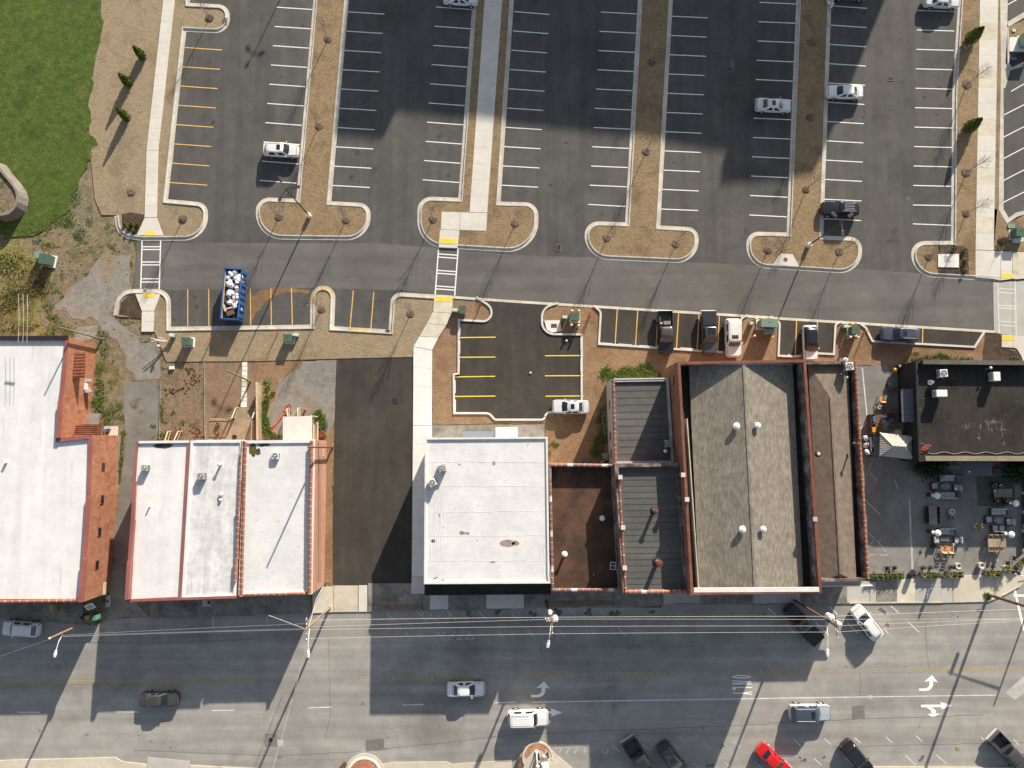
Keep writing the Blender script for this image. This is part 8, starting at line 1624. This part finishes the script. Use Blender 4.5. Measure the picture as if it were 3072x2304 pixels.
for k, (x, y, lb) in enumerate(((340, 195, 'left one above the low planter pair'), (440, 190, 'right one above the low planter pair'), (820, 195, 'left one above the agave planter'), (920, 195, 'right one above the agave planter'), (1190, 190, 'one left of the white pot'), (1760, 190, 'one above the planter between white pots'), (1960, 130, 'left one beside the angled planter'), (2050, 60, 'right one beside the angled planter'))):
    chair(ZZ(x, y), .2 * k, 'black wire chair, ' + lb, 'black', 'black wire chairs at the planters')
for k in range(4): r = empty('slatted_screen', C3(2150, 500 + 400 * k), label=('topmost', 'upper', 'lower', 'lowest')[k] + ' dark slatted bench against the right boundary of the patio', cat='bench'); [MB().box((-.2 + .1 * j, 0, .45), (.07, 2.0, .04)).build('slat', M['wicker'], r) for j in range(5)]; MB().box((.35, 0, .6), (.08, 2.0, .7)).build('backrest', M['wicker'], r)
sheet('patio_border', [tuple(C3(a, b).xy) for a, b in ((2180, 350), (2400, 340), (2400, 1700), (2160, 1700), (2190, 1000))], .0, 'sand')
# bar structure and evergreen bushes below the black building
cb = C3(1230, 180, 2.6); r = empty('bar_canopy', (cb.x, cb.y, 0), label='flat dark canopy attached to the black building above the patio', cat='canopy'); n = 5
for k in range(n): o = MB().box((-1.75 + 3.5 * (k + .5) / n, 0, 2.6), (3.5 / n - .02, 1.85, .08)).build('roof_panel', M['acfan'] if 0 else M['leanto'], r)
for s in (-1, 1): MB().box((s * 1.65, -.8, 1.3), (.1, .1, 2.55)).build('post', M['black'], r)
small('lantern_light', C3(1040, 248, 2.65), (.2, .2, .12), 'white', 'small bright lamp on the flat dark canopy', 'lamp'); small('storage_chest', C3(680, 80), (1.5, .5, .6), 'galv', 'grey blue chest against the wall under the fascia', 'chest'); small('timber_counter', C3(560, 150), (2.2, .5, .8), 'oldwood', 'grey timber counter below the grey blue chest', 'counter'); small('wooden_crate', C3(1600, 230), (.75, .75, .6), 'brownply', 'brown wooden crate right of the flat dark canopy', 'crate', .2)
def bush(c, rx, ry, h, label, seed): r = empty('evergreen_bush', c, label=label, cat='bush'); leafy('foliage', r, 'darkleaf', 2600, lambda q: (q.gauss(0, rx * .5), q.gauss(0, ry * .5), abs(q.gauss(h * .4, h * .25))), .17, seed, .8); MB().tube([(0, 0, 0), (0, 0, h * .6)], [.08, .04], 6).build('trunk', M['wood_dk'], r)
bush(C3(150, 170), 1.7, 1.1, 2.0, 'dark evergreen bush left of the patio seating, against the wall', 1); bush(C3(2020, 230), 1.7, 1.3, 2.0, 'dark evergreen bush at the right edge, against the wall', 2)
# seated and standing people
def person(c, rz, label, shirt, pose='sit', hair='hair'):
    r = empty('person', c, rz, label=label, cat='person')
    if pose == 'sit': J = {'pel': (0, 0, .50), 'ch': (0, .06, .92), 'nk': (0, .02, 1.10), 'hd': (0, -.01, 1.25), 'ls': (.19, .05, 1.03), 'le': (.27, -.10, .80), 'lh': (.16, -.36, .78), 'rs': (-.19, .05, 1.03), 're': (-.27, -.10, .80), 'rh': (-.16, -.36, .78), 'lp': (.1, 0, .50), 'lk': (.14, -.44, .50), 'lf': (.14, -.42, .07), 'lt': (.14, -.60, .04), 'rp': (-.1, 0, .50), 'rk': (-.14, -.44, .50), 'rf': (-.14, -.42, .07), 'rt': (-.14, -.60, .04)}
    else: J = {'pel': (0, 0, .95), 'ch': (0, -.12, 1.3), 'nk': (0, -.22, 1.45), 'hd': (0, -.30, 1.56), 'ls': (.2, -.16, 1.4), 'le': (.34, -.28, 1.18), 'lh': (.25, -.55, 1.05), 'rs': (-.2, -.16, 1.4), 're': (-.34, -.26, 1.16), 'rh': (-.22, -.52, 1.05), 'lp': (.1, 0, .93), 'lk': (.14, -.05, .50), 'lf': (.15, .05, .08), 'lt': (.16, -.14, .04), 'rp': (-.1, 0, .93), 'rk': (-.18, .06, .50), 'rf': (-.24, .2, .08), 'rt': (-.24, .02, .04)}
    rad = {'pel': .15, 'ch': .155, 'nk': .06, 'hd': .10, 'ls': .065, 'le': .045, 'lh': .035, 'rs': .065, 're': .045, 'rh': .035, 'lp': .095, 'lk': .065, 'lf': .045, 'lt': .04, 'rp': .095, 'rk': .065, 'rf': .045, 'rt': .04}
    ks = list(J); E = [('pel', 'ch'), ('ch', 'nk'), ('nk', 'hd'), ('ch', 'ls'), ('ls', 'le'), ('le', 'lh'), ('ch', 'rs'), ('rs', 're'), ('re', 'rh'), ('pel', 'lp'), ('lp', 'lk'), ('lk', 'lf'), ('lf', 'lt'), ('pel', 'rp'), ('rp', 'rk'), ('rk', 'rf'), ('rf', 'rt')]
    def skin(keys, edges, nm, mt, k=1.0):
        me = bpy.data.meshes.new(nm); me.from_pydata([J[a] for a in keys], [(keys.index(a), keys.index(b)) for a, b in edges], []); o = bpy.data.objects.new(nm, me); COL.objects.link(o); o.parent = r
        m = o.modifiers.new('s', 'SKIN'); 
        for i, a in enumerate(keys): q = me.skin_vertices[0].data[i]; q.radius = (rad[a] * k, rad[a] * k); q.use_root = (i == 0)
        s = o.modifiers.new('d', 'SUBSURF'); s.levels = 1; s.render_levels = 1; me.materials.append(M[mt]); return o
    skin(ks, E, 'body', 'skin'); tk = ['pel', 'ch', 'ls', 'le', 'rs', 're']; skin(tk, [e for e in E if e[0] in tk and e[1] in tk], 'shirt', shirt, 1.14)
    lk = ['pel', 'lp', 'lk', 'lf', 'rp', 'rk', 'rf']; skin(lk, [e for e in E if e[0] in lk and e[1] in lk], 'trousers', 'denim', 1.12)
    h = J['hd']; o = blob('hair', (0, 0, 0), (.115, .125, .10), hair, 3); o.parent = r; o.location = (h[0], h[1] + .02, h[2] + .055); o.rotation_euler = (0, 0, 0)
    mb = MB()
    for s in (-1, 1): mb.lathe((h[0] + s * .035, h[1] - .105, h[2] + .01), [(.014, -.01), (.014, .01), (.002, .012)], 6)
    mb.build('eyes', M['white'], r); MB().add([(h[0] - .014, h[1] - .10, h[2] - .03), (h[0] + .014, h[1] - .10, h[2] - .03), (h[0], h[1] - .13, h[2] - .025), (h[0], h[1] - .105, h[2] + .02)], [(0, 1, 2), (0, 2, 3), (1, 3, 2)]).build('nose', M['skin'], r); MB().box((h[0], h[1] - .103, h[2] - .05), (.045, .01, .01)).build('mouth', M['redcloth'], r)
    for s in (-1, 1):
        hp = Vector(J['lh' if s > 0 else 'rh']); mb = MB().box((hp.x, hp.y - .04, hp.z), (.075, .08, .028))
        for k in range(4): mb.bar((hp.x + (k - 1.5) * .019, hp.y - .07, hp.z), (hp.x + (k - 1.5) * .021, hp.y - .125 + .008 * abs(k - 1.5), hp.z - .018), .016)
        mb.bar((hp.x - s * .03, hp.y - .03, hp.z), (hp.x - s * .065, hp.y - .075, hp.z - .01), .018); mb.build('hand', M['skin'], r)
    return r
for x, y, rz, lb, sh, hr in ((1500, 505, 0, 'person in dark clothes seated at the left above the grey table', 'denim', 'hair'), (1645, 520, 0, 'person in a pale blue shirt seated above the grey table', 'shirt', 'hair'), (1545, 850, math.pi, 'person in a dark red top seated below the grey table', 'redcloth', 'hair'), (1745, 860, math.pi, 'person in black seated below the right end of the grey table', 'denim', 'hair')):
    c = C3(x, y); person(c, rz, lb, sh, 'sit', hr); chair(c, rz, 'black chair under the ' + lb.split(' seated')[0], 'black', 'black chairs at the dining tables')
small('napkin_holder', C3(1583, 658, .77), (.22, .2, .1), 'white', 'white square box on the grey table', 'box')
# storage yard west of the gazebo
def bin_box(x, y, sx, sy, sz, mt, lb, nm='storage_cabinet', rz=0, cat='cabinet', z=0): return small(nm, GZ(x, y, z), (sx, sy, sz), mt, lb, cat, rz)
def open_cab(x, y, sx, sy, sz, lb):
    c = GZ(x, y); r = empty('plywood_cabinet', c, label=lb, cat='cabinet')
    for s in (-1, 1): MB().box((s * sx / 2, 0, sz / 2), (.04, sy, sz)).box((0, s * sy / 2, sz / 2), (sx, .04, sz)).build('side_panel', M['brownply'], r)
    MB().box((sx * .15, 0, sz * .97), (sx * .66, sy, .04)).build('lid', M['brownply'], r)
open_cab(345, 255, 1.3, 1.15, 1.0, 'upper brown plywood cabinet beside the white kerb line'); open_cab(380, 530, 1.45, 1.25, 1.0, 'lower brown plywood cabinet above the gazebo'); bin_box(275, 265, .28, .75, 1.05, 'bin_b', 'light blue item standing in the upper plywood cabinet', 'blue_board'); bin_box(280, 570, .42, .85, 1.0, 'bin_o', 'amber plastic bin beside the lower plywood cabinet', 'plastic_bin', cat='bin'); bin_box(350, 540, .3, .8, .95, 'bin_b', 'blue plastic bin beside the amber one', 'plastic_bin', cat='bin')
for k, (x, y, lb) in enumerate(((160, 780, 'upper'), (160, 970, 'middle'), (190, 1160, 'lower'))): blob('rubbish_bag', GZ(x, y, .35), (.3, .42, .32), 'bag_w', 40 + k, label=lb + ' white bag heaped left of the gazebo', cat='bag')
for k, (x, y, L, a, mt) in enumerate(((255, 950, 1.9, 95, 'bag_w'), (330, 950, 2.3, 85, 'galv'), (390, 820, 1.0, 60, 'green_p'), (300, 1130, 1.0, 95, 'oldwood'))): o = MB().box((0, 0, .5), (L, .25, .12)).build('stacked_chair_frame', M[mt], label=('white folded chair left of the gazebo', 'grey folded table left of the gazebo', 'green folded frame above the grey folded table', 'patterned board below the folded chairs')[k], cat='furniture'); o.location = GZ(x, y); o.rotation_euler = (0, 0, R(a))
o = MB().box((0, 0, .35), (1.6, .75, .08)).build('leaning_board', M['oldwood'], label='grey board lying askew between the ladders and the tarp', cat='board'); o.location = GZ(870, 400); o.rotation_euler = (0, R(8), R(-48)); blob('folded_tarp', GZ(620, 400, .2), (.7, 1.0, .25), 'galv', 60, label='grey green crumpled tarp above the gazebo', cat='tarp'); blob('tool_heap', GZ(760, 110, .3), (1.0, .25, .2), 'bin_b', 61, label='blue heap of tools near the plywood cabinets', cat='tools')
for (x0, x1, y0, y1, lb, n) in ((1030, 1545, 435, 410, 'upper grey step ladder leaning on the black wall', 10), (1130, 1410, 570, 555, 'lower grey step ladder leaning on the black wall', 6)):
    a, b = GZ(x0, y0, .4), GZ(x1, y1, 2.2); r = empty('wooden_ladder', a, label=lb, cat='ladder'); s = Vector((0, .45, 0)); MB().bar(s, (b - a) + s, .06).bar(-s, (b - a) - s, .06).build('rail', M['oldwood'], r)
    for k in range(n): q = (b - a) * (k + .5) / n; MB().box(q, (.2, .9, .04)).build('rung', M['oldwood'], r)
def CR1(x, y, z=0): return Q(2580 + x * 240 / 2212.0, 1070 + y * 240 / 2212.0, z)
blob('yellow_cover', CR1(975, 370, .6), (.33, .26, .35), 'ylw', 62, label='yellow cover on machinery at the back of the black building', cat='cover'); r = empty('cooking_smoker', CR1(1120, 320), label='black smoker with steel lids behind the black building', cat='smoker'); MB().tube([(-.8, 0, .8), (.9, .1, .8)], .38, 14).build('barrel', M['black'], r); MB().lathe((.5, .1, 1.1), [(.18, 0), (.16, .1), (.02, .15)], 12).build('lid', M['steel'], r); MB().box((0, 0, .25), (1.4, .6, .5)).build('stand', M['black'], r)
r = empty('motorcycle', CR1(1060, 860), R(14), label='dark motorcycle parked beside the lean-to', cat='motorcycle')
for s in (-1, 1): w_ = MB().tube([(s * .75, -.05, .32), (s * .75, .05, .32)], .32, 18).build('wheel', M['rubber'], r); MB().tube([(s * .75, -.06, .32), (s * .75, .06, .32)], .2, 12).build('rim', M['rim'], w_)
MB().tube([(-.7, 0, .35), (-.3, 0, .6), (.3, 0, .75), (.7, 0, .4)], [.06, .14, .16, .05], 8).build('frame', M['black'], r); blob('tank', (0, 0, 0), (.28, .15, .13), 'green_b', 63).parent = r; r.children[-1].location = (.15, 0, .88); MB().box((-.4, 0, .82), (.6, .25, .1)).build('seat', M['black'], r, bevel=.03); MB().tube([(.45, -.38, .98), (.55, 0, 1.0), (.45, .38, .98)], .02, 6).build('handlebar', M['steel'], r); MB().lathe((.72, 0, .85), [(.02, -.06), (.1, 0), (.02, .03)], 10).build('headlamp', M['lamp_w'], r)
small('black_stool', CR1(765, 795), (.42, .5, .5), 'black', 'black square stool on the sunlit strip', 'stool'); small('green_chair', CR1(690, 1150), (.4, .6, .5), 'bin_g', 'dark green seat behind the orange wooden armchair', 'chair'); small('clay_jar', CR1(520, 1360), (.45, .45, .5), 'steel', 'upper grey jar below the orange wooden armchair', 'jar', lathe=True); small('clay_jar', CR1(485, 1415), (.45, .45, .5), 'steel', 'lower grey jar below the orange wooden armchair', 'jar', lathe=True); small('water_jug', GZ(580, 180), (.4, .4, .45), 'bag_w', 'left clear jug on the dark bench', 'jug', lathe=True); small('water_jug', GZ(655, 180), (.4, .4, .45), 'bag_w', 'right clear jug on the dark bench', 'jug', lathe=True); bin_box(830, 40, 1.6, .6, .8, 'brownply', 'brown work bench under the blue tools', 'work_bench', cat='bench'); small('tyre_stack', CR1(1180, 560), (1.2, 3.0, .9), 'black', 'black lidded bins in the shade of the black wall', 'bins'); bin_box(1030, 640, .9, .9, .6, 'bag_w', 'pale drum lid showing above the gazebo roof', 'drum', cat='drum')
# ------------------------------------------------------------------ street corner clutter
small('newspaper_box', P(3, 798, 345, .1), (.62, .6, 1.1), 'newsbox', 'yellow newspaper box at the foot of the lower left pole', 'newspaper box', .1); small('newspaper_box', P(3, 853, 347, .1), (.6, .58, 1.1), 'bin_g', 'green newspaper box next to the yellow one', 'newspaper box', .15); small('litter_bin', P(3, 750, 343, .1), (.62, .62, .95), 'navyb' if 'navyb' in M else 'wicker', 'dark round litter bin left of the newspaper boxes', 'bin', lathe=True)
r = empty('sign_board', P(3, 818, 250, .1), R(20), label='small white sign with red marks on the pavement corner', cat='sign'); o = MB().box((0, 0, 0), (1.1, .9, .04)).build('panel', M['white'], r); o.location = (0, 0, 1.0); o.rotation_euler = (R(35), 0, 0)
for k in range(4): q = MB().box((-.3 + .2 * k, .05 * (-1) ** k, .026), (.1, .5, .006)).build('red_mark', M['redcloth'], o)
MB().bar((0, .3, 0), (0, .2, 1.0), .06).build('post', M['black'], r)
small('planter_box', P(3, 480, 262, .1), (.5, .9, .9), 'newsbox', 'faded yellow box in front of the long brick building', 'box')
mb = small('footing_slab', P(3, 937, 215, .02), (.6, 1.5, .1), 'conc_e', 'pale concrete slab with a hole at the mouth of the lane', 'slab'); mb = small('utility_slab', P(3, 1785, 235, .1), (1.1, .8, .04), 'conc_e', 'pale utility slab with a hole in the shaded pavement', 'slab'); small('slab_hole', P(3, 1805, 228, .14), (.35, .4, .02), 'black', 'dark opening in the pale utility slab', 'opening'); small('slab_hole', P(3, 928, 218, .12), (.25, .35, .02), 'black', 'dark opening in the slab at the lane mouth', 'opening')
r = empty('iron_gate', P(33, 2210, 1, .1), label='thin rail beside the right hand kerb', cat='rail'); MB().bar((-.5, 0, .3), (.5, .2, .3), .05).build('bar', M['steel'], r)
b = Q(1609, 2255, .1); r = empty('street_lamp', b, label='white street lamp on the brick rimmed corner at the bottom', cat='street lamp'); MB().lathe((0, 0, 0), [(.22, 0), (.2, .15), (.09, .35)], 14).build('base', M['white'], r); MB().tube([(0, 0, .3), (0, 0, 3.9)], [.08, .05], 10).build('post', M['white'], r); MB().lathe((0, 0, 3.9), [(.08, 0), (.2, .12), (.25, .3), (.18, .48), (.03, .55)], 16).build('globe', M['pot_w'], r)
def BX(x, y, z=0): return Q(1550 + x * 150 / 2212.0, 2210 + y * 150 / 2212.0, z)
c = BX(1235, 1150, .1); r = empty('covered_cart', c, R(100), label='white covered cart with dark wheels at the bottom corner', cat='cart'); MB().box((-.4, 0, .75), (1.8, .95, .9)).build('cover', M['white'], r, bevel=.2); MB().box((.75, 0, .7), (.6, .95, .6)).build('front_panel', M['galv'], r, bevel=.05); MB().lathe((1.1, .0, .9), [(.25, 0), (.2, .15), (.02, .2)], 14).build('lamp', M['lumber'], r)
for s in (-1, 1): w_ = MB().tube([(1.0, s * .5, .38), (1.0, s * .66, .38)], .38, 18).build('wheel', M['rubber'], r); MB().tube([(-1.0, s * .42, .38), (-1.0, s * .55, .38)], .38, 18).build('wheel', M['rubber'], r)
def bench(c, rz, label):
    r = empty('park_bench', c, rz, label=label, cat='bench')
    for k in range(5): MB().box((0, -.2 + k * .1, .45), (1.4, .08, .035)).build('slat', M['brownply'], r)
    for k in range(3): MB().box((0, .3, .55 + k * .12), (1.4, .035, .09)).build('back_slat', M['brownply'], r)
    for s in (-1, 1): MB().box((s * .6, 0, .22), (.06, .5, .44)).build('leg', M['black'], r)
bench(BX(150, 1130, .1), math.pi / 2, 'dark slatted bench at the left side of the brick rimmed corner'); bench(Q(1028, 2300, .05), .9, 'dark slatted bench beside the round bump-out at the bottom')
mb = MB(); rn = random.Random(2); cc = P(13, 1590, 18, 6.66)
for k in range(16): a = rn.uniform(0, 6.28); mb.bar((0, 0, 0), (rn.uniform(.3, .9) * math.cos(a), rn.uniform(.2, .6) * math.sin(a), rn.uniform(0, .15)), .02)
o = mb.build('dead_branch', M['twig_d'], label='dead branch lying on the front edge of the large white roof', cat='branch'); o.location = cc
